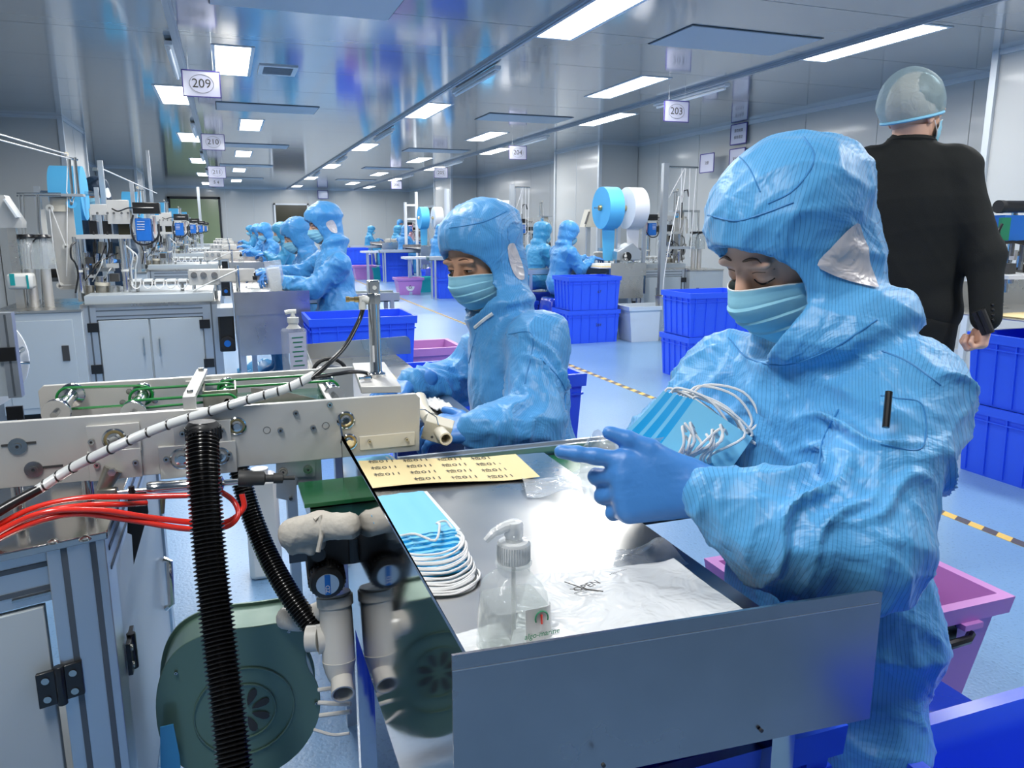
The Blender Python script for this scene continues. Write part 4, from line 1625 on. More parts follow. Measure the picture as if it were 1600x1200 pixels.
MB().tube(bez([(-.036, -.080, .002), (-.020, -.105, .012), (.004, -.118, .004), (.016, -.100, .018), (.018, -.078, .012), (.034, -.070, .010), (.040, -.082, .002)], 24), .0018, 6).part('ear_loop', 'loop', mk0, world=False)

# ---- yellow inspection sticker sheet
ST = T('sticker_sheet', 'pale yellow sheet of inspection stickers printed with number 011', 'stickers', (.36, 1.35, .8))
P = []
for j in range(9):
    row = []
    v = j / 8
    for i in range(25):
        u = i / 24
        a = Vector((.205 + u * .305, 1.285 - .045 * u, .8035))
        b = Vector((.215 + u * .300, 1.455 - .075 * u, .8035))
        p = a.lerp(b, v)
        p.z += .010 * max(0, u - .80) ** 1 * 2 + .003 * math.sin(u * 5) * (1 - v) + .002
        row.append(p)
    P.append(row)
MB().grid(P, .0006).part('sheet', 'sticker', ST)
for r_ in range(4):
    for c_ in range(4):
        if r_ == 0 and c_ == 0:
            continue
        u, v = .14 + c_ * .215 + .02 * (r_ % 2) * 0, .15 + r_ * .26
        a = Vector((.205 + u * .305, 1.285 - .045 * u, .8075))
        b = Vector((.215 + u * .300, 1.455 - .075 * u, .8075))
        p = a.lerp(b, v)
        p.z += .003 * math.sin(u * 5) * (1 - v) + .010 * max(0, u - .80) * 2 - .0012
        text_mesh('检011', .0205, 'ink', 'lettering', ST, p, (1, -.13, 0), (.03, 1, 0), th=.0002)

# ---- pump bottle of clear gel
bc = Vector((.262, .708, .8003))
BT = T('pump_bottle', 'clear pump bottle of hand gel with printed label on the steel table', 'bottle', bc)


def sqf(a):
    c, s_ = abs(math.cos(a)), abs(math.sin(a))
    return (c ** 7 + s_ ** 7) ** (-1 / 7)


rot_ax = lambda prof, n=32, sq=None: MB().lathe(prof, bc, (0, 0, 1), n, sq)
rot_ax([(.0, 0), (.033, 0), (.0350, .004), (.0342, .03), (.0312, .070), (.0300, .077), (.0255, .085), (.0185, .092), (.0150, .095), (.0145, .112)], 32, sqf).part('bottle_body', 'bottle', BT)
rot_ax([(.0, .002), (.032, .002), (.0332, .02), (.0302, .064), (.0, .065)], 32, sqf).part('gel', 'gel', BT)
rot_ax([(.0155, .104), (.0195, .1045), (.0195, .107), (.0155, .108)]).part('neck_ring', 'bottle', BT)
cp = MB()
for k in range(40):
    a = 2 * PI * k / 40
    cp.bar(bc + Vector((.0172 * math.cos(a), .0172 * math.sin(a), .108)), bc + Vector((.0172 * math.cos(a), .0172 * math.sin(a), .127)), .0010, .0010)
cp.lathe([(.0, .108), (.0172, .108), (.0172, .127), (.0155, .1295), (.009, .130), (.0085, .134), (.0, .134)], bc)
cp.part('cap', 'pump', BT)
ph = MB()
ph.lathe([(.0, .133), (.0085, .133), (.010, .136), (.010, .147), (.0085, .151), (.0, .152)], bc)
sp = Vector((-.95, -.15, 0)).normalized()
ph.tube([bc + Vector((0, 0, .146)), bc + sp * .012 + Vector((0, 0, .1465)), bc + sp * .024 + Vector((0, 0, .143)), bc + sp * .033 + Vector((0, 0, .136))], .0072, 10, rfn=lambda t: 1 - .55 * t)
ph.part('pump_head', 'pump', BT)
MB().cyl(bc + Vector((0, 0, .008)), bc + Vector((.0, 0, .108)), .0026, n=8).part('dip_tube', 'pump', BT)
# label on the right-hand front face
ln = Vector((.55, -.83, 0)).normalized()
lu = Vector((.83, .55, 0)).normalized()
LB = []
for j in range(5):
    row = []
    for i in range(9):
        z = .006 + .060 * j / 4
        a = math.atan2(ln.y, ln.x) + (-.55 + .95 * i / 8)
        # local radius of the squared body at this height
        x_, y_, _d = frame_of((0, 0, 1))
        aa = math.atan2(Vector((math.cos(a), math.sin(a), 0)).dot(y_), Vector((math.cos(a), math.sin(a), 0)).dot(x_))
        rr = (.0352 - .0040 * (z / .08)) * sqf(aa) + .0006
        row.append(bc + Vector((math.cos(a) * rr, math.sin(a) * rr, z)))
    LB.append(row)
MB().grid(LB).part('label', 'white_print', BT)
mid = LB[2][4]
pn_ = (LB[2][5] - LB[2][3]).normalized()
up_ = (LB[3][4] - LB[1][4]).normalized()
out_ = pn_.cross(up_)
mid = mid + out_ * .0012
ring = MB().tube([mid + up_ * .019 + pn_ * .0072 * math.cos(a) + up_ * .0078 * math.sin(a) for a in np.linspace(-.4, PI + .4, 17)], .0009, 4)
ring.part('green_ring', 'green_print', BT)
MB().tube([mid + up_ * .013, mid + up_ * .023], .0012, 4).part('red_mark', 'red', BT)
text_mesh('algo-marine', .0085, 'green_print', 'lettering', BT, mid + up_ * .002, pn_, up_ + pn_ * .12, th=.0002)

# ---- stack of milky clear bags
def bag(name, label, pts4, z0, seed, m='bag', amp=.004, group=None, nx=18, ny=10, hem=True):
    r = np.random.RandomState(seed)
    k1, k2 = r.uniform(20, 45, 2), r.uniform(20, 45, 2)
    a, b, c, d = [Vector((*p, 0)) for p in pts4]
    P = []
    for j in range(ny + 1):
        row = []
        for i in range(nx + 1):
            u, v = i / nx, j / ny
            p = (a.lerp(b, u)).lerp(d.lerp(c, u), v)
            p.z = z0 + amp * (.5 + .5 * math.sin(p.x * k1[0] + p.y * k2[0] + seed)) * (.5 + .5 * math.sin(p.x * k1[1] * 2 - p.y * k2[1] + seed * 2)) + .0006 * r.uniform(-1, 1)
            row.append(p)
        P.append(row)
    return MB().grid(P, .0005).solo(name, m, label, 'plastic bag', group, ang=80)


for k in range(15):
    j = .0030 * math.sin(k * 2.3)
    top = k == 14
    bag('plastic_bag', 'milky clear bag with black print on top of the bag stack' if top else 'milky clear bag in the stack, %s below the printed one' % NTH[13 - k],
        [(.232 + j, .646 + j), (.548 - .0022 * k + j, .630 + j * 2), (.545 - .0022 * k, .79 + .003 * (k % 3)), (.318 + j, .812 + j)], .8012 + .0021 * k, k + 3, amp=.0014 if not top else .005, group='stack of clear bags')
bag('plastic_bag', 'clear milky bag sticking out left of the pump bottle', [(.190, .662), (.262, .652), (.27, .775), (.198, .765)], .8010, 31, amp=.004)
PR = T('bag_print', 'black printed word and strokes on the top clear bag', 'print', (.36, .745, .834))
text_mesh('OPEN', .015, 'ink', 'lettering', PR, (.372, .757, .8375), (.95, .30, 0), (-.3, .95, 0), th=.0003)
pp = MB()
pp.tube([(.352, .776, .8375), (.366, .752, .8375), (.384, .738, .8375)], .0007, 4)
pp.tube([(.350, .757, .8375), (.366, .749, .8375), (.379, .740, .8375)], .0004, 4)
pp.tube([(.35, .745, .8375), (.372, .748, .8375)], .0003, 4)
pp.part('strokes', 'ink', PR)
text_mesh('···········', .010, 'ink', 'lettering', PR, (.425, .778, .8375), (.97, .22, 0), (-.22, .97, 0), th=.0003)
bag('plastic_bag', 'crumpled glossy clear film lying beyond the bottle near the sticker sheet', [(.452, 1.155), (.60, 1.10), (.612, 1.235), (.475, 1.245)], .802, 51, 'film', .016, nx=26, ny=16)
bag('plastic_bag', 'curled corner of clear film behind the printed bag stack', [(.452, .845), (.56, .83), (.555, .90), (.49, .905)], .803, 61, 'film', .018, nx=16, ny=10)

# ---- green belt table running under and past the packing table
GB = T('belt_conveyor', 'low green belt conveyor with aluminium rails running under the steel table', 'conveyor', (.7, 1.33, 0))
MB().bb((.225, 1.245, .765), (1.30, 1.462, .772)).bb((.10, 1.335, .765), (.225, 1.462, .772)).part('belt', 'belt_top', GB)
MB().bb((.225, 1.23, .70), (1.30, 1.46, .760)).bb((.11, 1.34, .72), (.225, 1.46, .760)).part('belt_bed', 'dark_green', GB)
rl = MB()
rl.bb((.30, 1.470, .735), (1.32, 1.492, .782))
rl.bb((.30, 1.462, .782), (1.32, 1.470, .792))
rl.bb((.30, 1.486, .782), (1.32, 1.494, .794))
rl.part('side_rail', 'alu', GB)
rl = MB()
rl.bb((.225, 1.20, .700), (1.32, 1.23, .772))
rl.bb((.225, 1.197, .730), (1.32, 1.20, .742))
rl.part('side_rail', 'black', GB)
MB().bb((.225, 1.205, .772), (1.32, 1.225, .778)).part('rail_cap', 'alu', GB)
for x in (1.24, .62):
    for y in (1.215, 1.478):
        MB().bb((x - .018, y - .012, 0), (x + .018, y + .012, .70)).part('leg', 'alu', GB)
MB().bb((.62, 1.207, .25), (1.24, 1.223, .28)).part('stretcher', 'alu', GB)
MB().cyl((1.30, 1.21, .735), (1.30, 1.46, .735), .032, n=20).part('end_roller', 'chrome', GB)
# masks travelling on the belt below the guide plate
for k in range(2):
    dup(mk0, (.262 - .012 * k, 1.475 - .022 * k, .775 + .004 * k), .12, '%s blue mask dropping onto the belt under the grey side plate' % ('upper' if k else 'lower'))


# ---- mask-folding conveyor: two grey side plates, rollers, green cords
MC = T('mask_folding_conveyor', 'grey twin-plate folding conveyor with green cords, crossing the left foreground', 'conveyor', (-.1, 1.64, .755))
MB().prism([(-.55, .814), (.343, .806), (.347, .916), (.339, .925), (-.55, .929)], (0, 1.492, 0), (1, 0, 0), (0, 0, 1), .012).part('side_plate', 'alu_plate', MC, bevel=.0012)
MB().prism([(-.385, .815), (.262, .815), (.262, .930), (-.375, .930), (-.385, .920)], (0, 1.812, 0), (1, 0, 0), (0, 0, 1), .012).part('side_plate', 'alu_plate', MC, bevel=.0012)


def bolt(px, py, r=.0055, y=1.480, name='bolt', parent=MC, washer=0, n=12):
    p = atY(px, py, y)
    b = MB()
    if washer:
        b.cyl(p, p + Vector((0, -.003, 0)), washer, n=20)
    b.cyl(p, p + Vector((0, -.0065, 0)), r, r * .9, n=n, hollow=.45)
    b.part(name, 'bolt', parent)
    MB().cyl(p + Vector((0, -.0045, 0)), p + Vector((0, -.0052, 0)), r * .45, n=6).part('bolt_socket', 'socket', parent)


def bearing(px, py, r=.017, y=1.480, parent=MC):
    p = atY(px, py, y)
    MB().lathe([(.0, .001), (r, .001), (r, .003), (r * .86, .0045), (r * .84, .0015), (r * .62, .0015), (r * .60, .006), (r * .38, .0065), (r * .36, .010), (0, .010)], p, (0, -1, 0), 28).part('bearing', 'chrome', parent)
    MB().lathe([(r * .63, .0016), (r * .83, .0018)], p, (0, -1, 0), 28).part('bearing_seal', 'gold', parent)


def slab(p0, p1, y0, th, m, name, parent=MC, bevel=.0008):
    a, b = atY(*p0, y0), atY(*p1, y0)
    return MB().bb((a.x, y0 - th, b.z), (b.x, y0, a.z)).part(name, m, parent, bevel=bevel)


slab((135, 665), (222, 702), 1.480, .008, 'alu_plate', 'bearing_block')
slab((137, 705), (224, 742), 1.480, .010, 'alu_plate', 'bearing_block')
slab((270, 661), (362, 690), 1.480, .008, 'alu_plate', 'bearing_block')
slab((247, 697), (371, 735), 1.480, .010, 'alu_plate', 'bearing_block')
slab((561, 682), (648, 695), 1.480, .003, 'cream', 'label_strip')
for px, py in ((577, 689), (635, 686)):
    bolt(px, py, .0035, 1.477)
for px, py, r in ((179, 686, .020), (370, 665, .017), (284, 716, .020), (344, 712, .017), (540, 656, .0175), (545, 690, .0165)):
    bearing(px, py, r, 1.472 if px < 360 else 1.480)
for px, py in ((143, 690), (208, 683), (152, 726), (212, 722), (260, 717), (358, 709), (285, 677), (347, 672), (336, 683)):
    bolt(px, py, .0055, 1.471)
for px, py in ((275, 655), (462, 645), (438, 672), (489, 668), (515, 632)):
    bolt(px, py, .0058, 1.480)
for px, py in ((28, 697), (53, 733)):
    bolt(px, py, .0065, 1.480, washer=.0145)
slots = MB()
for px, py, w_ in ((8, 696, .006), (46, 692, .008), (80, 729, .016), (155, 688, .006), (288, 652, .007), (350, 684, .007)):
    p = atY(px, py, 1.4795)
    slots.box(p, (w_ * 2, .002, .004))
    slots.box(p + Vector((w_, 0, 0)), (.004, .0022, .004))
slots.part('slots', 'socket', MC)
for px, py in ((417, 672), (509, 665)):
    p = atY(px, py, 1.4795)
    MB().tube([p + Vector((.0065 * math.cos(a), 0, .0065 * math.sin(a))) for a in np.linspace(0, 2 * PI, 17)], .0004, 4).part('blind_hole', 'socket', MC)
for px, py in ((202, 612), (229, 611), (192, 629), (242, 626)):
    p = atY(px, py, 1.7995)
    MB().lathe([(0, .0005), (.0045, .0006), (.0065, .0002)], p, (0, -1, 0), 12).part('screw_hole', 'bolt', MC)


def roller(x, z, y0, y1, r, name='roller', groove=True):
    L = y1 - y0
    prof = [(0, 0), (r, 0), (r, .006)]
    if groove:
        prof += [(r * .8, .009), (r * .8, .014), (r, .017)]
    prof += [(r, L * .5)] if not groove else []
    if groove:
        prof += [(r * .55, .02), (r * .55, L - .02), (r, L - .017), (r * .8, L - .014), (r * .8, L - .009)]
    prof += [(r, L - .006), (r, L), (0, L)]
    MB().lathe(prof, (x, y0, z), (0, 1, 0), 28).part(name, 'chrome', MC)
    MB().cyl((x, y0 - .02, z), (x, y1 + .02, z), .006, n=12).part('shaft', 'bolt', MC)


p = atY(90, 642, 1.62)
roller(p.x, p.z, 1.60, 1.78, .024)
pa_ = Vector((p.x, 0, p.z))
p = atY(213, 636, 1.62)
roller(p.x, p.z, 1.56, 1.76, .022)
pb_ = Vector((p.x, 0, p.z))
p = atY(355, 618, 1.66)
roller(p.x, p.z, 1.62, 1.76, .020)
pc_ = Vector((p.x, 0, p.z))
p = atY(519, 613, 1.62)
roller(p.x, p.z, 1.58, 1.72, .020)
pd_ = Vector((p.x, 0, p.z))


def cord(a, b, y, ra, rb, name='green_cord', m='green_belt', th=.0028):
    d = (b - a).normalized()
    n = Vector((-d.z, 0, d.x))
    pts = []
    for k in range(13):
        an = PI * k / 12
        pts.append(b + (n * math.cos(an) + d * math.sin(an)) * rb)
    for k in range(13):
        an = PI * k / 12
        pts.append(a + (-n * math.cos(an) - d * math.sin(an)) * ra)
    pts.append(pts[0])
    MB().tube([Vector((q.x, y, q.z)) for q in pts], th, 8, caps=False).part(name, m, MC)


cord(pa_, pb_, 1.735, .022, .020)
cord(pb_, pc_, 1.585, .020, .018)
cord(pb_, pc_, 1.70, .020, .018)
cord(pc_, pd_, 1.655, .018, .018)
cord(pc_, pd_, 1.735, .018, .018)
MB().bb((pc_.x, 1.60, .895), (pd_.x, 1.74, .899)).part('belt', 'dark_green', MC)
# stained guide box, curved guide
a_, b_ = atY(316, 612, 1.60), atY(371, 634, 1.60)
gb_ = MB()
gb_.bb((a_.x, 1.60, b_.z - .03), (b_.x, 1.604, a_.z))
gb_.bb((a_.x, 1.60, b_.z - .03), (a_.x + .003, 1.70, a_.z))
gb_.bb((b_.x - .003, 1.60, b_.z - .03), (b_.x, 1.70, a_.z))
gb_.part('guide_box', 'bronze', MC)
gp = []
for t_ in np.linspace(0, 1, 10):
    q = atY(392 + 105 * t_, 606 + 18 * t_ ** 1.5, 1.62)
    gp.append([q, q + Vector((0, 0, -.055 + .045 * t_))])
MB().grid(gp, .002).part('guide_wing', 'bronze', MC)
# bridge arm over the plates
ba, bb_ = atY(316, 580, 1.78), atY(296, 620, 1.50)
MB().bar(ba, bb_, .022, .010).part('bridge_arm', 'alu_plate', MC, bevel=.001)
MB().bb((bb_.x - .011, 1.484, bb_.z - .035), (bb_.x + .011, 1.503, bb_.z + .004)).part('bridge_foot', 'alu_plate', MC, bevel=.001)
for q in (ba.lerp(bb_, .08), ba.lerp(bb_, .94)):
    MB().cyl(q + Vector((0, 0, .004)), q + Vector((0, 0, .011)), .006, n=10).part('bolt', 'bolt', MC)
a_, b_ = atY(290, 596, 1.79), atY(363, 604, 1.79)
MB().bb((a_.x, 1.785, b_.z), (b_.x, 1.80, a_.z)).part('cover_strip', 'alu_plate', MC)
# slim second arm at right
MB().bar(atY(498, 596, 1.76), atY(516, 628, 1.49), .010, .006).part('bridge_arm', 'alu_plate', MC)
# feet standing on the cabinet top
for px in (22, 135):
    q = atY(px, 770, 1.50)
    MB().cyl((q.x, 1.52, .757), (q.x, 1.52, .820), .0095, n=16).part('foot_post', 'chrome', MC)
# base plate for the upright cylinder
bpz = .929
a_, b_ = atZ(563, 577, .935), atZ(629, 612, .935)
MB().prism([(.262, 1.80), (.235, 1.515), (.312, 1.495), (.335, 1.79)], (0, 0, .926), (1, 0, 0), (0, 1, 0), .014).part('cylinder_base', 'alu_plate', MC, bevel=.001)

# ---- hanging bracket with bolts (belongs to the belt table)
HB = T('mounting_bracket', 'folded grey bracket plate with bolts hanging under the right of the side plate', 'bracket', atY(465, 720, 1.50))
a_, b_ = atY(431, 706, 1.50), atY(503, 752, 1.50)
MB().bb((a_.x, 1.492, b_.z), (b_.x, 1.50, a_.z + .02)).part('upper_plate', 'alu', HB, bevel=.001)
q0 = [atY(*c, 1.488) for c in ((431, 706), (432, 770), (432, 778), (460, 784), (464, 745), (492, 744), (492, 706))]
MB().prism([(q.x, q.z) for q in q0], (0, 1.492, 0), (1, 0, 0), (0, 0, 1), .005).part('lower_plate', 'alu', HB)
for px, py in ((442, 737), (481, 733)):
    bolt(px, py, .006, 1.4865, parent=HB, washer=.009)
bolt(454, 778, .004, 1.4865, parent=HB)

# ---- lever and horizontal air cylinder
HC = T('air_cylinder', 'chrome horizontal air cylinder with clevis and lever under the left plate', 'cylinder', atY(250, 757, 1.44))
l0, l1_, l2_ = atY(177, 733, 1.462), atY(160, 766, 1.455), atY(182, 766, 1.45)
MB().tube([l0, l0.lerp(l1_, .5), l1_], .013, 12, rfn=lambda t: 1.25 - .35 * t).part('lever', 'bronze', HC)
MB().cyl(l0 + Vector((0, -.012, 0)), l0 + Vector((0, -.022, 0)), .007, n=6).part('pivot_bolt', 'bolt', HC)
MB().bar(l1_ + Vector((-.006, -.012, -.003)), l2_ + Vector((.004, -.012, 0)), .014, .018).part('clevis', 'bronze', HC, bevel=.003)
ax0 = l2_ + Vector((0, -.012, 0))
ax1 = atY(430, 748, 1.438)
dx = (ax1 - ax0)
prof = [(.0, 0), (.0035, 0), (.0035, .02), (.0075, .02), (.0075, .027), (.004, .027), (.004, .05), (.012, .05), (.0135, .054), (.0135, .075), (.0125, .078), (.0125, .150), (.0135, .152), (.0135, .175), (.006, .178), (.006, .215), (.0, .215)]
MB().lathe(prof, ax0, dx, 24).part('barrel', 'chrome', HC)
e0 = ax0 + dx.normalized() * .205
MB().lathe([(0, 0), (.014, 0), (.015, .004), (.015, .022), (.013, .026), (.013, .045), (.007, .048), (.007, .062), (.010, .062), (.010, .078), (.004, .080), (.004, .10), (0, .10)], atY(372, 748, 1.43), dx + Vector((0, 0, -.02)), 18).part('end_fitting', 'socket', HC)
q = atY(205, 760, 1.43)
MB().cyl(q, q + Vector((0, 0, -.018)), .005, n=8).part('port_fitting', 'black', HC)
MB().cyl(atY(254, 777, 1.43), atY(254, 802, 1.43), .005, .003, n=8).part('speed_valve', 'gold', HC)

# ---- upright air cylinder
VC = T('air_cylinder', 'tall upright steel air cylinder with square head beside the second worker', 'cylinder', (.285, 1.62, .94))
b0 = Vector((.285, 1.62, .94))
MB().lathe([(0, 0), (.020, 0), (.020, .006), (.0145, .008), (.0125, .012), (.0125, .160), (0, .160)], b0, (0, 0, 1), 24).part('barrel', 'chrome', VC)
MB().lathe([(0, .155), (.0150, .155), (.0150, .175), (.013, .178), (.0, .178)], b0, (0, 0, 1), 6).part('hex_collar', 'chrome', VC)
hb = MB()
hb.bb(b0 + Vector((-.0125, -.011, .175)), b0 + Vector((.0125, .011, .204)))
hb.part('square_head', 'chrome', VC, bevel=.003)
MB().cyl(b0 + Vector((.001, -.0112, .189)), b0 + Vector((.001, -.0125, .189)), .0045, n=12).part('head_hole', 'white_plastic', VC)
fz = b0 + Vector((-.012, -.004, .162))
MB().cyl(fz, fz + Vector((-.014, 0, .004)), .009, n=12).part('white_fitting', 'white_plastic', VC)
MB().cyl(fz + Vector((-.012, 0, .010)), fz + Vector((-.012, 0, -.018)), .008, n=12).part('white_fitting', 'white_plastic', VC)
MB().lathe([(0, 0), (.006, 0), (.006, .008), (.0045, .009), (.0045, .018), (.006, .019), (.006, .026), (0, .026)], fz + Vector((-.02, 0, .003)), (-1, 0, .05), 12).part('brass_fitting', 'gold', VC)
MB().box(b0 + Vector((-.006, -.0115, .05)), (.004, .003, .035)).part('label', 'white_print', VC)
q = Vector((.262, 1.56, .948))
MB().lathe([(0, 0), (.005, 0), (.005, .012), (.003, .014), (.003, .024), (0, .024)], q, (-1, -.2, .05), 10).part('elbow_fitting', 'chrome', VC)

# ---- cables and hoses
def hose(name, label, cat, pts, r, m, n=60, seg=10, rfn=None, group=None):
    return MB().tube(bez(pts, n), r, seg, rfn=rfn).solo(name, m, label, cat, group, ang=60)


fzw = fz + Vector((-.012, 0, -.018))
hose('air_hose', 'black air hose rising from the spiral wrap to the upright cylinder', 'hose',
     [atD(486, 592, 1.50), atD(515, 567, 1.52), atD(540, 540, 1.56), atD(560, 503, 1.60), fzw], .0048, 'black', 40)
hose('air_hose', 'short black hose from the spiral wrap to the brass elbow at the cylinder foot', 'hose',
     [atD(490, 590, 1.50), atD(515, 586, 1.53), atD(550, 581, 1.56), atD(572, 583, 1.60), q + Vector((.0, .0, 0))], .0042, 'black', 30)
WR = T('spiral_wrapped_cable', 'white spiral-wrapped cable bundle slanting over the grey side plate', 'cable', atD(270, 670, 1.35))
wpts = bez([atD(58, 766, 1.26), atD(110, 733, 1.29), (atD(180, 698, 1.31)), atD(250, 668, 1.35), atD(330, 642, 1.40), atD(400, 621, 1.43), atD(450, 606, 1.47), atD(490, 586, 1.51)], 84)
MB().tube(wpts, .0085, 12).part('wrap', 'wrap', WR)
gap = MB()
for k in range(3, len(wpts) - 4, 5):
    a, b = wpts[k], wpts[k + 1]
    gap = MB()
    d = (b - a).normalized()
    x, y, _ = frame_of(d)
    ring_ = [a + d * (.006 * math.cos(2 * PI * t_ / 16)) + (x * math.cos(2 * PI * t_ / 16) + y * math.sin(2 * PI * t_ / 16)) * .0082 for t_ in range(17)]
    gap.tube(ring_, .0017, 6).part('wrap_gap', 'black', WR)
hose('power_cable', 'thick black cable leaving the lower end of the spiral wrap', 'cable', [atD(-40, 822, 1.20), atD(10, 792, 1.23), atD(62, 764, 1.262)], .0085, 'black', 16)
# red hoses
RED = 'red air hoses curving over the cabinet'
for lb, pts in (
    ('red hose running highest, into the cylinder behind the black hose', [(-30, 835, 1.22), (50, 795, 1.25), (130, 778, 1.28), (220, 776, 1.32), (298, 774, 1.34)]),
    ('red hose ending at the black port under the cylinder', [(-30, 842, 1.22), (60, 803, 1.24), (130, 790, 1.27), (190, 788, 1.31), (228, 786, 1.36)]),
    ('red hose sagging and looping up behind the corrugated hose to its right', [(-30, 848, 1.20), (60, 803, 1.22), (150, 797, 1.26), (230, 808, 1.30), (300, 816, 1.33), (352, 816, 1.36), (380, 795, 1.38), (378, 772, 1.38)]),
    ('lowest red hose, looping right past the corrugated hose', [(-30, 856, 1.20), (50, 818, 1.22), (120, 803, 1.25), (200, 812, 1.29), (290, 826, 1.32), (350, 824, 1.35), (372, 805, 1.37), (364, 782, 1.38), (338, 764, 1.40)]),
):
    hose('red_air_hose', lb, 'hose', [atD(*p) for p in pts], .0050, 'red', 70, 10, group=RED)


def corr(name, label, pts, r, pitch=.0068, depth=.16, n_per=5, m='hose'):
    P = bez(pts, 60)
    L = [0]
    for i in range(1, len(P)):
        L.append(L[-1] + (P[i] - P[i - 1]).length)
    tot = L[-1]
    N = int(tot / pitch * n_per)
    out, rad = [], []
    j = 0
    for k in range(N + 1):
        s_ = tot * k / N
        while j < len(L) - 2 and L[j + 1] < s_:
            j += 1
        t_ = (s_ - L[j]) / max(1e-9, L[j + 1] - L[j])
        out.append(P[j].lerp(P[j + 1], t_))
        rad.append([1, 1, .86, .80, .86][k % n_per])
    return MB().tube(out, r, 20, rfn=lambda t_: rad[min(N, int(round(t_ * N)))]).solo(name, m, label, 'hose', 'black corrugated hoses', ang=25)


corr('corrugated_hose', 'thick black corrugated hose hanging vertically in the left foreground', [atD(316, 672, 1.33), atD(318, 740, 1.30), atD(327, 860, 1.27), atD(340, 980, 1.24), atD(356, 1110, 1.20), atD(368, 1215, 1.17), atD(374, 1290, 1.15)], .0275)
corr('corrugated_hose', 'thinner black corrugated hose slanting down to the pipe tee', [atD(372, 728, 1.62), atD(388, 790, 1.60), atD(415, 860, 1.57), atD(450, 925, 1.53), atD(492, 985, 1.50)], .0215)
q = atD(317, 668, 1.33)
CLR = T('hose_collar', 'ribbed grey collar clamping the top of the thick corrugated hose', 'hose fitting', q)
MB().lathe([(0, .012), (.022, .011), (.026, .006), (.0285, .002), (.0285, -.020), (.026, -.026), (0, -.026)], q, (.03, .05, 1), 26).part('collar', 'black_soft', CLR)
rb = MB()
for k in range(26):
    a = 2 * PI * k / 26
    rb.bar(q + Vector((.029 * math.cos(a), .029 * math.sin(a), .002)), q + Vector((.029 * math.cos(a), .029 * math.sin(a), -.021)), .003, .002)
rb.part('ribs', 'black', CLR)
# black triangular offcut hanging from the cylinder
TP = T('black_tape_flap', 'pointed black tape flap hanging beside the cabinet edge', 'tape', atD(212, 800, 1.62))
q0 = [atY(*c, 1.56) for c in ((200, 762), (228, 765), (232, 800), (222, 835), (209, 882), (206, 835), (199, 832))]
MB().prism([(q.x, q.z) for q in q0], (0, 1.56, 0), (1, 0, 0), (0, 0, 1), .002).part('flap', 'black_soft', TP)

# ---- cabinet at bottom left
CB = T('machine_cabinet', 'grey machine cabinet with aluminium posts and steel top, bottom left corner', 'cabinet', (-.5, 1.8, 0))
cr = Vector((-.222, 1.362, 0))
fd = (atZ(0, 884, .755) - atZ(165, 848, .755))
fd.z = 0
fd = fd.normalized()        # towards the left along the front
bd = Vector((0, 1, 0))
Lf = .75


def cb(a0, a1, b0, b1, z0, z1):
    """box in cabinet coordinates: a along the front to the left, b into the depth"""
    return [cr + fd * a0 + bd * b0 + Vector((0, 0, z0)), cr + fd * a1 + bd * b0 + Vector((0, 0, z0)), cr + fd * a1 + bd * b1 + Vector((0, 0, z0)), cr + fd * a0 + bd * b1 + Vector((0, 0, z0)),
            cr + fd * a0 + bd * b0 + Vector((0, 0, z1)), cr + fd * a1 + bd * b0 + Vector((0, 0, z1)), cr + fd * a1 + bd * b1 + Vector((0, 0, z1)), cr + fd * a0 + bd * b1 + Vector((0, 0, z1))]


HF = [(0, 1, 2, 3), (4, 7, 6, 5), (0, 4, 5, 1), (1, 5, 6, 2), (2, 6, 7, 3), (3, 7, 4, 0)]


def cbox(*a):
    return MB().add(cb(*a), HF)


cbox(-.006, Lf, -.006, 1.0, .744, .757).part('top_plate', 'dirty_plate', CB, bevel=.002)
cbox(.085, Lf, .012, .05, .655, .744).part('top_rail', 'alu', CB)
for z in (.675, .715):
    cbox(.085, Lf, .010, .013, z, z + .008).part('rail_slot', 'alu_dark', CB)
cbox(.0, .085, .0, .085, .0, .744).part('corner_post', 'alu', CB, bevel=.0015)
for a in (.018, .060):
    cbox(a - .0045, a + .0045, -.0015, .002, .0, .744).part('post_slot', 'alu_dark', CB)
cbox(.0, .03, .085, 1.0, .66, .744).part('side_rail', 'alu', CB)
for z in (.680, .715):
    cbox(-.0015, .002, .03, .97, z - .004, z + .004).part('rail_slot', 'alu_dark', CB)
cbox(.0, .08, .94, 1.0, 0, .744).part('corner_post', 'alu', CB)
cbox(.100, Lf, .010, .028, .04, .648).part('door', 'panel', CB, bevel=.002)
cbox(.006, .022, .088, .93, .04, .655).part('side_panel', 'panel', CB, bevel=.002)
cbox(.03, Lf, .03, .98, .03, .05).part('bottom_panel', 'panel', CB)
cbox(Lf - .02, Lf, .03, .98, .03, .74).part('back_panel', 'panel', CB)


def hinge(parent, c, u, v, n, w=.055, h=.058):
    """black four-screw hinge: c centre, u across, v up, n outwards"""
    c, u, v, n = Vector(c), Vector(u).normalized(), Vector(v).normalized(), Vector(n).normalized()
    R = Matrix((u, v, n)).transposed()
    b = MB()
    b.box(c - u * w * .27 + n * .004, (w * .46, h * .92, .008), R)
    b.box(c + u * w * .27 + n * .004 + v * .002, (w * .46, h * .92, .008), R)
    b.cyl(c - v * h * .52 + n * .006, c + v * h * .52 + n * .006, .008, n=12)
    ho = b.part('hinge', 'black', parent, bevel=.001)
    for su in (-1, 1):
        for sv in (-1, 1):
            q = c + u * w * .30 * su + v * h * .25 * sv + n * .008
            MB().cyl(q, q + n * .0025, h * .09, n=12).part('screw', 'bolt', ho)
    return ho


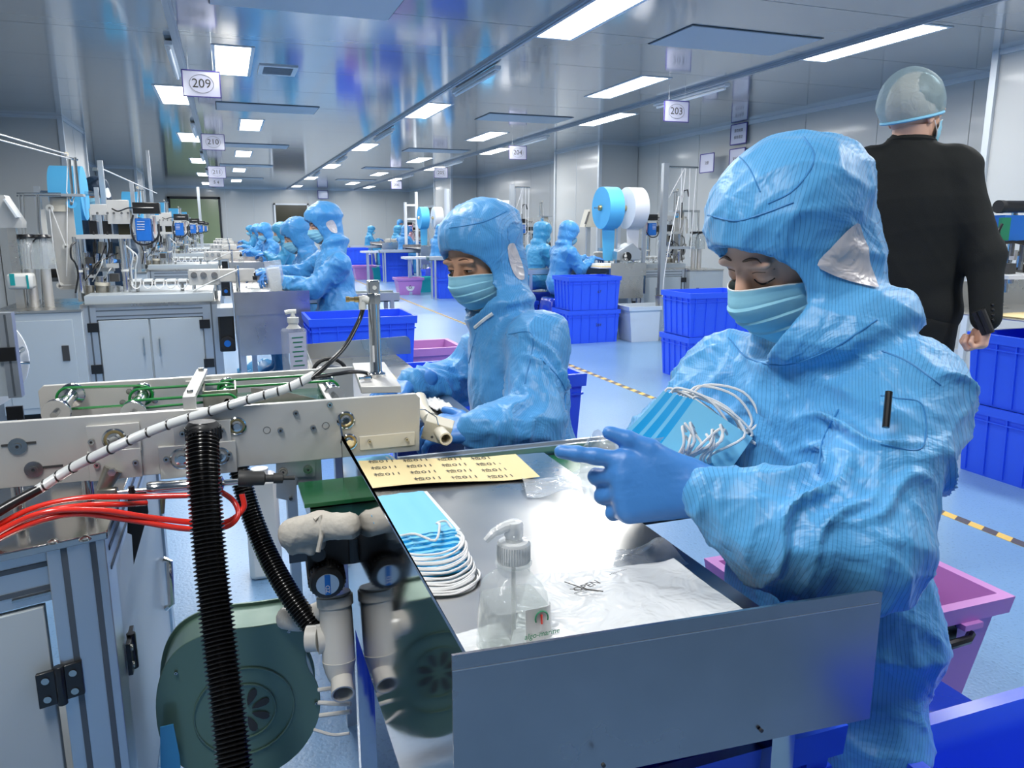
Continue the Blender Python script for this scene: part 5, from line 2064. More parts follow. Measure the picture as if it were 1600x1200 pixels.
hinge(CB, cr + fd * .086 + Vector((0, -.002, .512)), -fd, (0, 0, 1), (-fd.y * 0 + 0, -1, 0), .066, .066)
hinge(CB, cr + Vector((-.002 + .003, .115, .475)), (0, 1, 0), (0, 0, 1), (1, 0, 0), .07, .068)
# recessed side handle
h0, h1 = atX(261, 878, -.216), atX(264, 945, -.216)
MB().tube([h0 + Vector((-.01, 0, .01)), h0 + Vector((.006, 0, 0)), h1 + Vector((.006, 0, 0)), h1 + Vector((-.01, 0, -.01))], .009, 8).part('handle', 'chrome', CB)
for a, b in ((.058, .040), (.062, .075)):
    pass
for px, py in ((83, 848), (133, 843)):
    q = atZ(px, py, .757)
    MB().lathe([(0, .006), (.004, .006), (.0085, .003), (.0095, 0), (.0, 0)][::-1], q, (0, 0, 1), 16).part('bolt', 'bolt', CB)
    MB().cyl(q + Vector((0, 0, .0055)), q + Vector((0, 0, .0066)), .003, n=6).part('bolt_socket', 'socket', CB)
cbox(.086, .14, .006, .010, .668, .672).part('rail_screw', 'bolt', CB)

# ---- green centrifugal blower on the floor
BW = T('blower', 'dark green snail-shaped blower housing standing on the floor', 'blower', (-.03, 1.6, 0))
yb = 1.56
sh_ = [(250, 1105), (256, 1060), (275, 1025), (305, 1003), (345, 990), (400, 983), (470, 975), (476, 1000), (474, 1022), (478, 1045), (490, 1065), (496, 1090), (492, 1125), (470, 1165), (435, 1195), (390, 1215), (335, 1215), (285, 1190), (258, 1155)]
q0 = [atY(*c, yb) for c in sh_]
poly = [(q.x, q.z) for q in q0]
poly = smooth_poly(poly, 4)
poly = [(x, max(z, .012)) for x, z in poly]
MB().prism(poly, (0, yb + .11, 0), (1, 0, 0), (0, 0, 1), .11).part('housing', 'blower', BW)
cxb, czb = sum(p[0] for p in poly) / len(poly), sum(p[1] for p in poly) / len(poly)
big = [(cxb + (x - cxb) * 1.045, max(.006, czb + (z - czb) * 1.045)) for x, z in poly]
MB().prism(big, (0, yb + .003, 0), (1, 0, 0), (0, 0, 1), .004).part('front_flange', 'blower', BW, bevel=.0015)
MB().prism(big, (0, yb + .115, 0), (1, 0, 0), (0, 0, 1), .005).part('rear_flange', 'blower', BW)
fc = atY(383, 1112, yb - .004)
ri = MB()
for r_ in (.100, .062):
    ri.tube([fc + Vector((r_ * math.cos(a), 0, r_ * math.sin(a))) for a in np.linspace(0, 2 * PI, 49)], .002, 6, caps=False)
ri.part('pressed_ring', 'blower', BW)
for k in range(8):
    a = 2 * PI * k / 8 + .35
    d_ = Vector((math.cos(a), 0, math.sin(a)))
    e_ = Vector((-math.sin(a), 0, math.cos(a)))
    pl = [(.014, 0), (.026, .0062), (.042, .0088), (.050, .006), (.053, 0), (.050, -.006), (.042, -.0088), (.026, -.0062)]
    MB().prism(pl, fc + Vector((0, .0005, 0)), d_, e_, .0012 if d_.cross(e_).y < 0 else -.0012).part('air_slot', 'socket', BW)
for px, py in ((275, 1050), (451, 985), (494, 1097)):
    bolt(px, py, .0035, yb - .002, parent=BW)
MB().lathe([(0, 0), (.025, 0), (.027, .004), (.027, .03), (.024, .036), (0, .036)][::1], atY(466, 998, 1.60), (1, 0, .05), 24).part('outlet_sleeve', 'black', BW)
# blue film scrap taped to the blower's left foot
MB().prism([(q.x, q.z) for q in [atY(*c, 1.50) for c in ((249, 1145), (270, 1140), (280, 1190), (283, 1230), (250, 1230))]], (0, 1.52, 0), (1, 0, 0), (0, 0, 1), .003).solo('film_scrap', 'tape_blue', 'scrap of light blue film between cabinet and green blower', 'film')

# ---- grey plastic pipe manifold beside the mirror panel
PP = T('pipe_manifold', 'pale plastic pipe tee with open spout beside the polished panel', 'pipe', atD(528, 1000, 1.45))


def D3(px, py, d=1.42):
    return atD(px, py, d)


ax = D3(528, 985)
MB().tube([D3(522, 925), D3(525, 960), D3(528, 1000), D3(530, 1032)], .030, 20).part('tee_body', 'pvc', PP)
MB().tube([D3(498, 997), D3(480, 998)], .024, 18).part('tee_branch', 'pvc', PP)
MB().lathe([(0, 0), (.027, 0), (.027, .012), (.0, .012)], D3(506, 997), (-1, 0, -.02), 20).part('branch_collar', 'pvc', PP)
MB().tube([D3(530, 1030), D3(531, 1048), D3(533, 1060)], .031, 20, rfn=lambda t_: 1 - .3 * t_).part('reducer', 'pvc', PP)
MB().cyl(D3(533, 1052), D3(536, 1085, 1.38), .019, .021, n=22, hollow=.84).part('spout', 'pvc', PP)
MB().lathe([(0, 0), (.033, 0), (.033, .018), (.030, .02), (0, .02)], D3(524, 945), (D3(522, 925) - D3(525, 960)), 22).part('upper_collar', 'pvc', PP)
PJ = [atD(445, 965, 1.62), atD(470, 968, 1.58), atD(500, 958, 1.53), atD(520, 948, 1.48)]
P_ = bez(PJ, 40)
MB().tube(P_, .024, 14, rfn=lambda t_: 1 if int(t_ * 40) % 2 else .90).part('flexible_duct', 'pvc', PP)
for k, (a, b) in enumerate((((498, 1078), (545, 1072)), ((498, 1098), (548, 1100)), ((500, 1118), (548, 1112)))):
    MB().cyl(atD(a[0], a[1], 1.52), atD(b[0], b[1], 1.50), .0045, n=8).part('thin_tube', 'pvc', PP)
WRE = MB().tube(bez([atD(490, 1140, 1.50), atD(520, 1148, 1.50), atD(546, 1146, 1.50)], 16), .003, 6)
WRE.solo('white_wire', 'pvc', 'thin white wire crossing below the open pipe spout', 'wire')

# ---- gear motor with round label, bracket and draped cotton sleeve
GM = T('gear_motor', 'black gear motor with round blue and white label under the belt', 'motor', atD(512, 900, 1.42))
mc = atD(512, 913, 1.36)
md = Vector((.05, 1, .05)).normalized()
MB().lathe([(0, 0), (.024, .0), (.029, .003), (.032, .010), (.032, .11), (0, .11)], mc, md, 28).part('motor_body', 'black', GM)
rb = MB()
for k in range(28):
    a = 2 * PI * k / 28
    x_, y_, _ = frame_of(md)
    o_ = (x_ * math.cos(a) + y_ * math.sin(a)) * .0325
    rb.bar(mc + md * .012 + o_, mc + md * .105 + o_, .002, .003)
rb.part('cooling_fins', 'black_soft', GM)
MB().lathe([(0, -.0012), (.020, -.0012), (.020, .0)], mc, md, 24).part('round_label', 'alu', GM)
x_, y_ = Vector((1, 0, 0)), Vector((0, 0, 1))
MB().box(mc - md * .0018, (.010, .001, .038), None).part('label_band', 'blue_box', GM)
text_mesh('ZD', .011, 'white_print', 'lettering', GM, mc - md * .0028 + Vector((0, 0, -.008)), (0, 0, 1), (-1, 0, 0), th=.0002)
MB().bb(mc + Vector((-.030, .03, .018)), mc + Vector((.045, .13, .085))).part('gearbox', 'black_soft', GM, bevel=.003)
a_, b_ = atD(450, 846, 1.36), atD(508, 882, 1.36)
MB().bb((a_.x, a_.y - .005, b_.z), (b_.x, a_.y, a_.z)).part('bracket_plate', 'alu_dark', GM)
MB().prism([(q.x, q.z) for q in [atY(*c, 1.34) for c in ((505, 846), (552, 843), (560, 880), (508, 885))]], (0, 1.344, 0), (1, 0, 0), (0, 0, 1), .004).part('bracket_plate', 'black', GM)
r_ = atD(497, 866, 1.345)
MB().lathe([(.006, 0), (.013, 0), (.013, .003), (.006, .003)], r_, (0, -1, 0), 16).part('bracket_ring', 'black', GM)

# cotton work glove draped over the belt end
CG = Field(Vector(atD(520, 830, 1.33)) - Vector((.15, .12, .10)), Vector(atD(520, 830, 1.33)) + Vector((.15, .12, .10)), .004)
gw = [N_(atD(*c)) for c in ((458, 832, 1.33), (500, 822, 1.33), (545, 822, 1.31), (588, 832, 1.30))]
CG.rc(gw[0], gw[1], .026, .026, .01)
CG.rc(gw[1], gw[2], .024, .024, .01)
CG.rc(gw[0] + A(-.006, 0, -.012), gw[0] + A(-.002, 0, -.030), .016, .012, .01)
for i_, (dx_, dz_) in enumerate(((.010, -.028), (.026, -.034), (.042, -.026))):
    CG.rc(gw[0] + A(dx_, -.006, -.01), gw[0] + A(dx_ + .002, -.006, dz_), .013, .011, .006)
pts, qd = CG.mesh()
og = Vector((float(pts[:, 0].mean()), float(pts[:, 1].mean()), float(pts[:, 2].min())))
CGo = T('cotton_glove', 'beige cotton work glove draped over the belt end above the motor', 'glove', og)
np_obj('fabric', pts, qd, 'beige_cloth', CGo, og, disp=lambda P: .003 * creases(P, 60, 4) + .001 * creases(P, 160, 6))
MB().tube([atD(491, 812, 1.305), atD(500, 806, 1.31), atD(502, 838, 1.30), atD(497, 862, 1.30)], .004, 8).part('seam', 'beige_cloth', CGo)

# ---- cream vacuum block at the conveyor end
VB = T('vacuum_nozzle', 'cream plastic block with open round pipe at the end of the plate', 'nozzle', atD(685, 670, 1.62))
c_ = atD(684, 671, 1.60)
Rv = rotm(.25, .30, -.35)
MB().box(c_, (.058, .035, .045), Rv).part('block', 'cream', VB, bevel=.002)
MB().cyl(c_ + Vector((.0, -.015, 0)), atD(697, 686, 1.53), .0125, .013, n=20, hollow=.75).part('pipe', 'cream', VB)
MB().tube([atD(672, 655, 1.66), atD(660, 640, 1.70), atD(655, 622, 1.74)], .016, 14).part('pipe', 'cream', VB)
MB().tube([atD(655, 640, 1.60), atD(664, 640, 1.57), atD(682, 652, 1.56), atD(685, 664, 1.56)], .0012, 5).part('wire_clip', 'chrome', VB)
MB().cyl(atD(675, 683, 1.578), atD(675, 683, 1.573), .003, n=8).part('screw', 'socket', VB)

# ---- second steel bench with curved guard at its far end
BN = T('packing_table', 'stainless steel bench where the second worker packs, beyond the conveyor', 'table', (.4, 2.3, 0))
MB().prism([(.20, 1.755), (.548, 1.748), (.556, 2.74), (.20, 2.74)], (0, 0, .796), (1, 0, 0), (0, 1, 0), .004).part('tabletop', 'steel', BN)
MB().bb((.20, 1.748, .772), (.548, 1.752, .796)).part('table_edge', 'steel', BN)
MB().bb((.544, 1.75, .772), (.548, 2.74, .796)).part('table_edge', 'steel', BN)
MB().bb((.36, 1.79, .10), (.53, 1.795, .772)).part('front_panel', 'apron_steel', BN)
MB().bb((.532, 1.79, .0), (.545, 1.81, .772)).part('leg', 'alu', BN)
MB().bb((.532, 2.70, .0), (.545, 2.73, .772)).part('leg', 'alu', BN)
MB().bb((.21, 2.70, .0), (.235, 2.73, .772)).part('leg', 'alu', BN)
MB().bb((.21, 1.79, .0), (.235, 1.82, .772)).part('leg', 'alu', BN)
a_, b_ = atY(474, 533, 2.74), atY(641, 522, 2.74)
w0, w1, zt = a_.x, b_.x, a_.z
pl = [(w0, .80), (w1, .80), (w1, zt - .02)] + [(w1 - .02 + .02 * math.cos(t_), zt - .02 + .02 * math.sin(t_)) for t_ in np.linspace(0, PI / 2, 6)] + [(w0, zt - .012)]
MB().prism(pl, (0, 2.744, 0), (1, 0, 0), (0, 0, 1), .003).part('end_guard', 'steel', BN)
MB().prism([(2.20, .80), (2.742, .80), (2.742, zt - .012)], (w0, 0, 0), (0, 1, 0), (0, 0, 1), .003).part('side_guard', 'steel', BN)
MB().grid([[(.462 + .05 * i / 6 + .004 * math.sin(j * 2), 1.80 + .16 * j / 6, .806 + .006 * math.sin(i * 1.9 + j * 1.3) + .004 * math.cos(j * 2.7)) for i in range(7)] for j in range(7)], .003).solo('tissue', 'paper', 'crumpled white tissue on the second steel bench', 'tissue')
MB().grid([[(.37 + .085 * i / 4, 2.18 + .12 * j / 4, .802 + .012 * (i / 4) ** 3 * (j / 4)) for i in range(5)] for j in range(5)], .001).solo('paper_note', 'sticker', 'small yellow note sheet with a lifted corner on the second bench', 'paper')
q = atZ(515, 583, .815)
TD = T('tape_dispenser', 'black rounded tape dispenser behind the conveyor at the bench end', 'dispenser', (q.x, q.y, .80))
MB().lathe([(0, 0), (.055, 0), (.058, .012), (.045, .030), (.030, .036), (0, .037)], (q.x, q.y, .80), (0, 0, 1), 24).part('body', 'black', TD)
MB().tube([Vector((q.x + .05 * math.cos(a), q.y, .815 + .045 * math.sin(a))) for a in np.linspace(0, PI, 13)], .006, 8).part('arch', 'black_soft', TD)
# tall label bottle
q = atD(463, 590, 2.32)
B2 = T('pump_bottle', 'tall white-pumped clear bottle with green printed label behind the conveyor', 'bottle', q)
MB().box(q + Vector((0, 0, .075)), (.070, .045, .15), rotm(0, 0, .2)).part('bottle_body', 'bottle', B2, bevel=.008)
MB().box(q + Vector((.008, -.0235, .075)), (.050, .002, .13), rotm(0, 0, .2)).part('label', 'sign', B2)
for k in range(7):
    MB().box(q + Vector((.008, -.0255, .125 - .014 * k)), (.034 - .006 * (k % 3), .001, .003), rotm(0, 0, .2)).part('print_line', 'green_print', B2)
MB().lathe([(.022, .15), (.014, .160), (.014, .166), (.017, .167), (.017, .182), (.008, .184), (.006, .190), (.006, .200), (.0, .2)], q, (0, 0, 1), 18).part('pump', 'white_plastic', B2)
MB().tube([q + Vector((.01, 0, .20)), q + Vector((-.012, 0, .20)), q + Vector((-.022, 0, .197))], .0065, 8).part('spout', 'white_plastic', B2)
sb_ = MB().bb((q.x - .06, q.y - .05, q.z - .02), (q.x + .08, q.y + .05, q.z))
sb_.part('shelf', 'alu_plate', BN)
MB().bb((q.x - .05, q.y - .04, 0), (q.x - .02, q.y + .04, q.z - .02)).part('shelf_leg', 'alu', BN)

# ---- masks and bag in the nearest worker's hands
HMK = T('mask_bundle', 'fanned bundle of blue masks with white loops held by the nearest worker', 'masks', atD(1080, 690, 1.12))
c_ = N_(atD(1078, 690, 1.13))
rr = random.Random(4)
for k in range(10):
    o_ = c_ + A(-.004 * k + .012, .004 * k - .02, .001 * k)
    u_ = A(.66, .25, .52 - .012 * k)
    u_ /= np.linalg.norm(u_)
    v_ = A(-.25, .45, .45)
    v_ -= u_ * (u_ @ v_)
    v_ /= np.linalg.norm(v_)
    P = [[Vector(o_ + u_ * .048 * s_ + v_ * .050 * t_ + np.cross(u_, v_) * .010 * (s_ * s_)) for s_ in np.linspace(-1, 1, 7)] for t_ in np.linspace(-1, 1, 5)]
    MB().grid(P, .0012).part('mask_panel', 'mask_edge' if k % 3 else 'mask_blue', HMK)
    for sgn in (-1, 1):
        a = o_ + u_ * .046 * sgn - v_ * .046
        b = o_ + u_ * .046 * sgn + v_ * .046
        e_ = A(rr.uniform(-.015, .015), -.022, rr.uniform(-.03, .03))
        out = u_ * sgn * rr.uniform(.012, .030)
        MB().tube(bez([Vector(a), Vector(a + e_ * .6 + out), Vector(o_ + u_ * .05 * sgn + out * 1.3 + e_), Vector(b + e_ * .5 + out), Vector(b)], 20), .0020, 6).part('ear_loop', 'loop', HMK)
for k in range(14):
    s0 = rr.uniform(-.045, .02)
    a = c_ + A(s0, -.035, -.028)
    b = c_ + A(s0 + rr.uniform(-.01, .04), -.045, .022 + rr.uniform(0, .02))
    MB().tube(bez([Vector(a), Vector(a + A(-.012, -.014, .02)), Vector((a + b) / 2 + A(rr.uniform(-.02, .02), -.018, .012)), Vector(b), Vector(b + A(.012, .008, -.01))], 18), .0020, 6).part('ear_loop', 'loop', HMK)
q = atD(965, 728, 1.10)
r_ = np.random.RandomState(5)
P = []
for j in range(12):
    row = []
    for i in range(14):
        u_, v_ = i / 13, j / 11
        p = q + Vector((-.045 + .095 * u_, .035 * math.sin(u_ * 5 + v_ * 3), .045 - .095 * v_)) + Vector(r_.uniform(-1, 1, 3) * .0035)
        row.append(p)
    P.append(row)
MB().grid(P, .0005).solo('plastic_bag', 'film', 'clear empty bag held open behind the pointing blue glove', 'plastic bag', ang=80)

# white canister standing on the floor behind the hoses
q = atZ(418, 908, 0)
t = T('canister', 'white plastic canister on the floor between the two corrugated hoses', 'canister', q)
MB().box(q + Vector((0, .07, .19)), (.115, .12, .38)).part('body', 'white_plastic', t, bevel=.018)
MB().lathe([(0, .38), (.03, .38), (.03, .405), (0, .41)], q + Vector((0, .07, 0)), (0, 0, 1), 18).part('cap', 'white_plastic', t)
# ================================================================== mask machines in rows (left row, right row mirrored)
YL = 5.75


class Side:
    """machine coordinates: a = distance from the tray end, measured on the second left machine"""

    def __init__(s, sgn, x0, y0):
        s.sgn, s.x0, s.y0 = sgn, x0, y0

    def L(s, px, py, b=.3):
        p = atY(px, py, YL + b)
        return Vector((s.x0 + s.sgn * (-p.x), s.y0 + b, p.z))

    def bx(s, m, px0, py0, px1, py1, b=.3, th=.05):
        a, c = s.L(px0, py0, b), s.L(px1, py1, b)
        return m.bb((min(a.x, c.x), a.y, min(a.z, c.z)), (max(a.x, c.x), a.y + th, max(a.z, c.z)))


def machine(sd, where_, full=True, rnd=1):
    out = []
    L = sd.L
    r = random.Random(rnd)
    sg = sd.sgn

    def TT(name, label, cat, px, py, b=.3, grp=None, z=None):
        p = L(px, py, b)
        if z is not None:
            p.z = z
        t = T(name, label, cat, p, grp)
        out.append(t)
        return t
    # cabinet with two doors
    t = TT('machine_cabinet', 'grey two-door machine cabinet with black hinges, ' + where_, 'cabinet', 235, 462, .3, 'two-door machine cabinets', 0)
    sd.bx(MB(), 131, 463, 344, 610, .0, .9).part('body', 'panel', t)
    a0, a1 = L(131, 500, 0), L(344, 500, 0)
    x0, x1 = min(a0.x, a1.x), max(a0.x, a1.x)
    y = sd.y0
    MB().bb((x0 - .01, y - .03, .735), (x1 + .01, y + .92, .757)).part('top_plate', 'steel', t)
    MB().bb((x0, y - .02, .655), (x1, y, .735)).part('top_rail', 'alu', t)
    for z in (.675, .712):
        MB().bb((x0, y - .022, z - .004), (x1, y - .0195, z + .004)).part('rail_slot', 'alu_dark', t)
    for px0, px1 in ((131, 152), (318, 345)):
        p0, p1 = L(px0, 500, 0), L(px1, 500, 0)
        q0, q1 = min(p0.x, p1.x), max(p0.x, p1.x)
        MB().bb((q0, y - .03, 0), (q1, y, .757)).part('post', 'alu', t)
        MB().bb(((q0 + q1) / 2 - .005, y - .032, .02), ((q0 + q1) / 2 + .005, y - .029, .75)).part('post_slot', 'alu_dark', t)
    for px0, px1, hx, sx in ((154, 232, 225, 0), (235, 316, 250, 1)):
        p0, p1 = L(px0, 500, 0), L(px1, 500, 0)
        q0, q1 = min(p0.x, p1.x), max(p0.x, p1.x)
        d = MB().bb((q0, y - .022, .10), (q1, y - .002, .648)).part('door', 'panel', t, bevel=.002)
        h = L(hx, 541, -.05)
        MB().tube([(h.x, y - .022, h.z - .055), (h.x, y - .045, h.z - .05), (h.x, y - .045, h.z + .05), (h.x, y - .022, h.z + .055)], .006, 6).part('handle', 'chrome', d)
    for px, py in ((146, 512), (152, 577), (320, 506), (327, 567)):
        h = L(px, py, -.03)
        MB().box((h.x, y - .036, h.z), (.068, .012, .06)).part('hinge', 'black', t)
    # side cabinet with lock
    t = TT('side_cabinet', 'plain grey cabinet with small lock plate beside the two-door cabinet, ' + where_, 'cabinet', 60, 480, .1, 'plain side cabinets', 0)
    q0, q1 = L(-12, 500, -.1), L(129, 500, -.1)
    xa, xb = min(q0.x, q1.x), max(q0.x, q1.x)
    MB().bb((xa, y - .10, .06), (xb, y + .8, .72)).part('body', 'panel', t, bevel=.004)
    MB().bb((xa - .01, y - .11, .72), (xb, y + .82, .735)).part('top_plate', 'steel', t)
    MB().bb((xa + .05, y - .105, .1), (xb - .06, y - .098, .67)).part('door', 'panel', t, bevel=.002)
    h = L(103, 552, -.11)
    MB().box((h.x, y - .108, h.z), (.04, .008, .10)).part('lock', 'socket', t)
    MB().bb((xa + .04, y, 0), (xb - .04, y + .7, .06)).part('plinth', 'socket', t)
    # ultrasonic welding station
    t = TT('welding_station', 'mask welding station with black motors and blue controller, ' + where_, 'machine', 165, 460, .3, 'welding stations', .757)
    zt = L(160, 370).z
    for px, b in ((125, .25), (197, .25), (135, .55), (205, .55)):
        p = L(px, 440, b)
        MB().cyl((p.x, p.y, .757), (p.x, p.y, zt), .022, n=14).part('column', 'chrome', t)
        MB().cyl((p.x, p.y, zt * .5 + .36), (p.x, p.y, zt * .5 + .375), .026, n=12).part('cable_tie', 'white_plastic', t)
    sd.bx(MB(), 118, 367, 210, 373, .2, .42).part('top_plate', 'alu_plate', t)
    sd.bx(MB(), 140, 319, 168, 336, .22, .02).part('face_plate', 'alu_plate', t, bevel=.002)
    sd.bx(MB(), 165, 312, 204, 350, .23, .02).part('face_plate', 'alu_plate', t, bevel=.002)
    for px in (152, 168, 178, 190, 200):
        p = L(px, 333, .218)
        MB().cyl(p, p + Vector((0, -.004, 0)), .008, n=8).part('screw', 'bolt', t)
    for px0, px1 in ((138, 153), (159, 175)):
        sd.bx(MB(), px0, 345, px1, 366, .26, .10).part('motor', 'black', t, bevel=.004)
        p = L((px0 + px1) / 2, 340, .31)
        MB().cyl(p + Vector((0, 0, -.02)), p + Vector((0, 0, .06)), .022, n=12).part('motor_spindle', 'chrome', t)
        MB().tube(bez([L((px0 + px1) / 2, 362, .25), L((px0 + px1) / 2 + 4, 385, .24), L((px0 + px1) / 2, 405, .28)], 10), .007, 6).part('cable', 'black', t)
    sd.bx(MB(), 184, 350, 204, 367, .26, .04).part('small_screen', 'dark_glass', t)
    sd.bx(MB(), 206, 316, 250, 334, .18, .12).part('black_box', 'black', t, bevel=.004)
    MB().tube(bez([L(175, 326, .2), L(185, 330, .17), L(200, 325, .17), L(215, 325, .16), L(240, 325, .165)], 16), .005, 6).part('cable', 'black', t)
    o = sd.bx(MB(), 210, 341, 238, 377, .20, .13).part('controller', 'blue_box', t, bevel=.006)
    for k in range(4):
        sd.bx(MB(), 214, 346 + 4 * k, 226, 347 + 4 * k, .196, .003).part('print_line', 'white_print', t)
    sd.bx(MB(), 238, 338, 246, 372, .24, .06).part('terminal_board', 'white_plastic', t)
    sd.bx(MB(), 240, 340, 242, 366, .235, .01).part('terminal_strip', 'red', t)
    MB().tube(bez([L(208, 336, .2), L(205, 355, .18), L(212, 378, .18), L(232, 382, .2), L(247, 370, .2), L(248, 350, .22)], 24), .007, 6).part('cable', 'black', t)
    MB().tube(bez([L(118, 378, .2), L(111, 385, .18), L(111, 402, .18), L(118, 412, .2), L(122, 430, .2), L(118, 458, .2)], 24), .006, 6).part('cable', 'black', t)
    MB().tube(bez([L(197, 384, .2), L(208, 396, .16), L(205, 420, .18), L(208, 445, .2)], 20), .005, 6).part('cable', 'wrap', t)
    MB().tube(bez([L(203, 390, .2), L(214, 400, .16), L(212, 420, .18), L(212, 450, .2)], 20), .005, 6).part('cable', 'wrap', t)
    # tools and anvils between the columns
    for k, (px, w, y0, y1, m) in enumerate([(148, .012, 378, 400, 'socket'), (150, .016, 396, 412, 'chrome'), (173, .012, 378, 400, 'socket'), (174, .016, 396, 412, 'chrome'), (160, .03, 378, 396, 'bronze'), (158, .035, 432, 460, 'bolt'), (160, .05, 441, 446, 'cream'),
                                           (160, .042, 446, 462, 'bronze'), (178, .046, 446, 462, 'bolt'), (140, .03, 446, 462, 'bronze'), (185, .02, 385, 405, 'bronze'), (135, .018, 395, 415, 'bolt')]):
        p0, p1 = L(px, y0, .32), L(px, y1, .32)
        MB().cyl(p1, p0, w, n=12).part('tool', m, t)
    for px0, px1, y0, y1 in ((144, 160, 412, 419), (166, 184, 412, 419), (150, 178, 418, 424), (136, 148, 430, 434), (170, 186, 428, 440), (133, 146, 402, 412)):
        sd.bx(MB(), px0, y0, px1, y1, .27, .08).part('clamp', r.choice(['alu_plate', 'bronze', 'bolt', 'socket']), t)
    for k in range(5):
        a = L(133 + r.random() * 55, 380 + r.random() * 40, .3)
        b = L(133 + r.random() * 55, 425 + r.random() * 30, .3)
        m_ = (a + b) / 2 + Vector((r.uniform(-.05, .05), -.08, .02))
        MB().tube(bez([a, m_, b], 12), .004, 5).part('cable', r.choice(['black', 'wrap', 'socket']), t)
    # feeder plate with pulleys and white cords
    t = TT('cord_feeder', 'tall acrylic cord feeder plate with pulleys and white cords, ' + where_, 'machine', 100, 460, .35, 'cord feeders', .735)
    sd.bx(MB(), 76, 306, 128, 452, .42, .012).part('back_plate', 'alu_plate', t)
    sd.bx(MB(), 60, 302, 130, 307, .34, .10).part('top_bar', 'alu', t)
    p = L(95, 320, .40)
    MB().bb(p + Vector((-.05, 0, -.045)), p + Vector((.05, .01, .045))).part('yellow_plate', 'cream', t)
    for px, py, rr_, m in ((112, 318, .032, 'reel_blue'), (78, 325, .024, 'white_plastic'), (103, 385, .020, 'white_plastic'), (94, 446, .022, 'white_plastic'), (104, 241, .014, 'cream'), (84, 407, .018, 'cream')):
        p = L(px, py, .38)
        MB().lathe([(0, 0), (rr_, 0), (rr_ * .75, .006), (rr_, .012), (0, .012)], p, (0, -1, 0), 18).part('pulley', m, t)
        MB().lathe([(0, .012), (rr_ * .35, .012), (rr_ * .3, .02), (0, .02)], p, (0, -1, 0), 10).part('hub', 'bolt', t)
    for px, py, px2 in ((108, 246, 113), (117, 246, 123)):
        MB().cyl(L(px, py, .36), L(px2, 304, .36), .009, n=8).part('pole', 'chrome', t)
    MB().cyl(L(104, 246, .36), L(122, 250, .36), .007, n=8).part('cross_rod', 'chrome', t)
    for pts in ([(106, 243), (104, 300), (112, 318)], [(114, 246), (118, 300), (113, 320)], [(80, 326), (103, 385)], [(77, 326), (86, 410), (94, 446)], [(105, 300), (105, 380), (104, 432)], [(94, 446), (120, 445)]):
        MB().tube([L(*c, .365) for c in pts], .0035, 5).part('cord', 'loop', t)
    sd.bx(MB(), 62, 327, 75, 372, .40, .02).part('white_guard', 'white_plastic', t)
    # thin rod frame with two dome hoppers
    t = TT('rod_frame', 'thin steel rod frame with two glass domes and black caps, ' + where_, 'frame', 55, 440, .3, 'rod frames', .735)
    for px0, px1 in ((30, 38), (36, 42), (57, 62), (60, 66)):
        p0, p1 = L(px0, 304, .3), L(px1, 440, .3)
        MB().cyl((p1.x, p1.y, .735), p0, .006, n=8).part('rod', 'chrome', t)
    for y_ in (302, 306):
        MB().cyl(L(26, y_, .3), L(95, y_, .3), .005, n=8).part('rod', 'bolt', t)
    for px in (47, 71):
        p = L(px, 420, .2)
        MB().lathe([(0, .20), (.03, .20), (.055, .17), (.07, .10), (.072, 0), (.07, 0), (.068, .10), (.053, .168)], p, (0, 0, 1), 18).part('glass_dome', 'bottle', t)
        MB().lathe([(0, 0), (.055, 0), (.06, .01), (.05, .025), (0, .028)], p + Vector((0, 0, .20)), (0, 0, 1), 18).part('cap', 'black', t)
        MB().cyl((p.x, p.y, .735), p, .03, n=14).part('base', 'alu_plate', t)
        MB().tube(bez([p + Vector((-.075, -.02, 0)), p + Vector((-.07, -.02, .12)), p + Vector((-.04, -.02, .19)), p + Vector((0, -.02, .2))], 12), .005, 6).part('tube', 'black', t)
    # tissue-like teal box and dark motor
    t = TT('boxed_tape', 'white and teal small carton on the machine table, ' + where_, 'box', 30, 452, .05, 'small cartons', .735)
    sd.bx(MB(), 8, 428, 52, 452, .02, .12).part('carton', 'white_plastic', t, bevel=.02)
    sd.bx(MB(), 14, 428, 24, 446, .016, .006).part('teal_band', 'teal_print', t)
    sd.bx(MB(), 40, 430, 46, 451, .016, .006).part('teal_band', 'teal_print', t)
    t = TT('drive_motor', 'black drive motor lying behind the cord feeder, ' + where_, 'motor', 100, 425, .55, 'drive motors', .735)
    MB().cyl(L(78, 425, .5), L(120, 425, .5), .055, n=18).part('body', 'black', t)
    MB().bb(L(85, 440, .46) + Vector((-.02, 0, -.0)), L(112, 425, .56)).part('bracket', 'alu_dark', t)
    # operator panel on a stalk
    t = TT('operator_panel', 'sloping grey operator panel on a square stalk, ' + where_, 'control panel', 15, 440, .0, 'operator panels', .735)
    c = [L(*q, .05) for q in ((-30, 305), (6, 305), (34, 346), (34, 356), (-30, 356))]
    MB().prism([(q.x, q.z) for q in c], (0, sd.y0 + .18, 0), (1, 0, 0), (0, 0, 1), .13).part('housing', 'alu_plate', t)
    a, b = L(9, 311, .045), L(29, 340, .045)
    MB().bar(a, b, .012, .10, (0, 1, 0)).part('screen', 'frame_white', t)
    p0, p1 = L(10, 356, .1), L(20, 435, .1)
    MB().bb((min(p0.x, p1.x), p0.y, .735), (min(p0.x, p1.x) + .05, p0.y + .05, p0.z)).part('stalk', 'steel', t)
    # rolls of fabric behind
    t = TT('fabric_roll', 'blue roll of nonwoven fabric on an axle, ' + where_, 'fabric roll', 115, 300, 1.3, 'blue fabric rolls', 1.5)
    p = L(108, 302, 1.35)
    MB().cyl(p + Vector((-.11, 0, 0)), p + Vector((.11, 0, 0)), .21, n=40).part('roll', 'reel_blue', t)
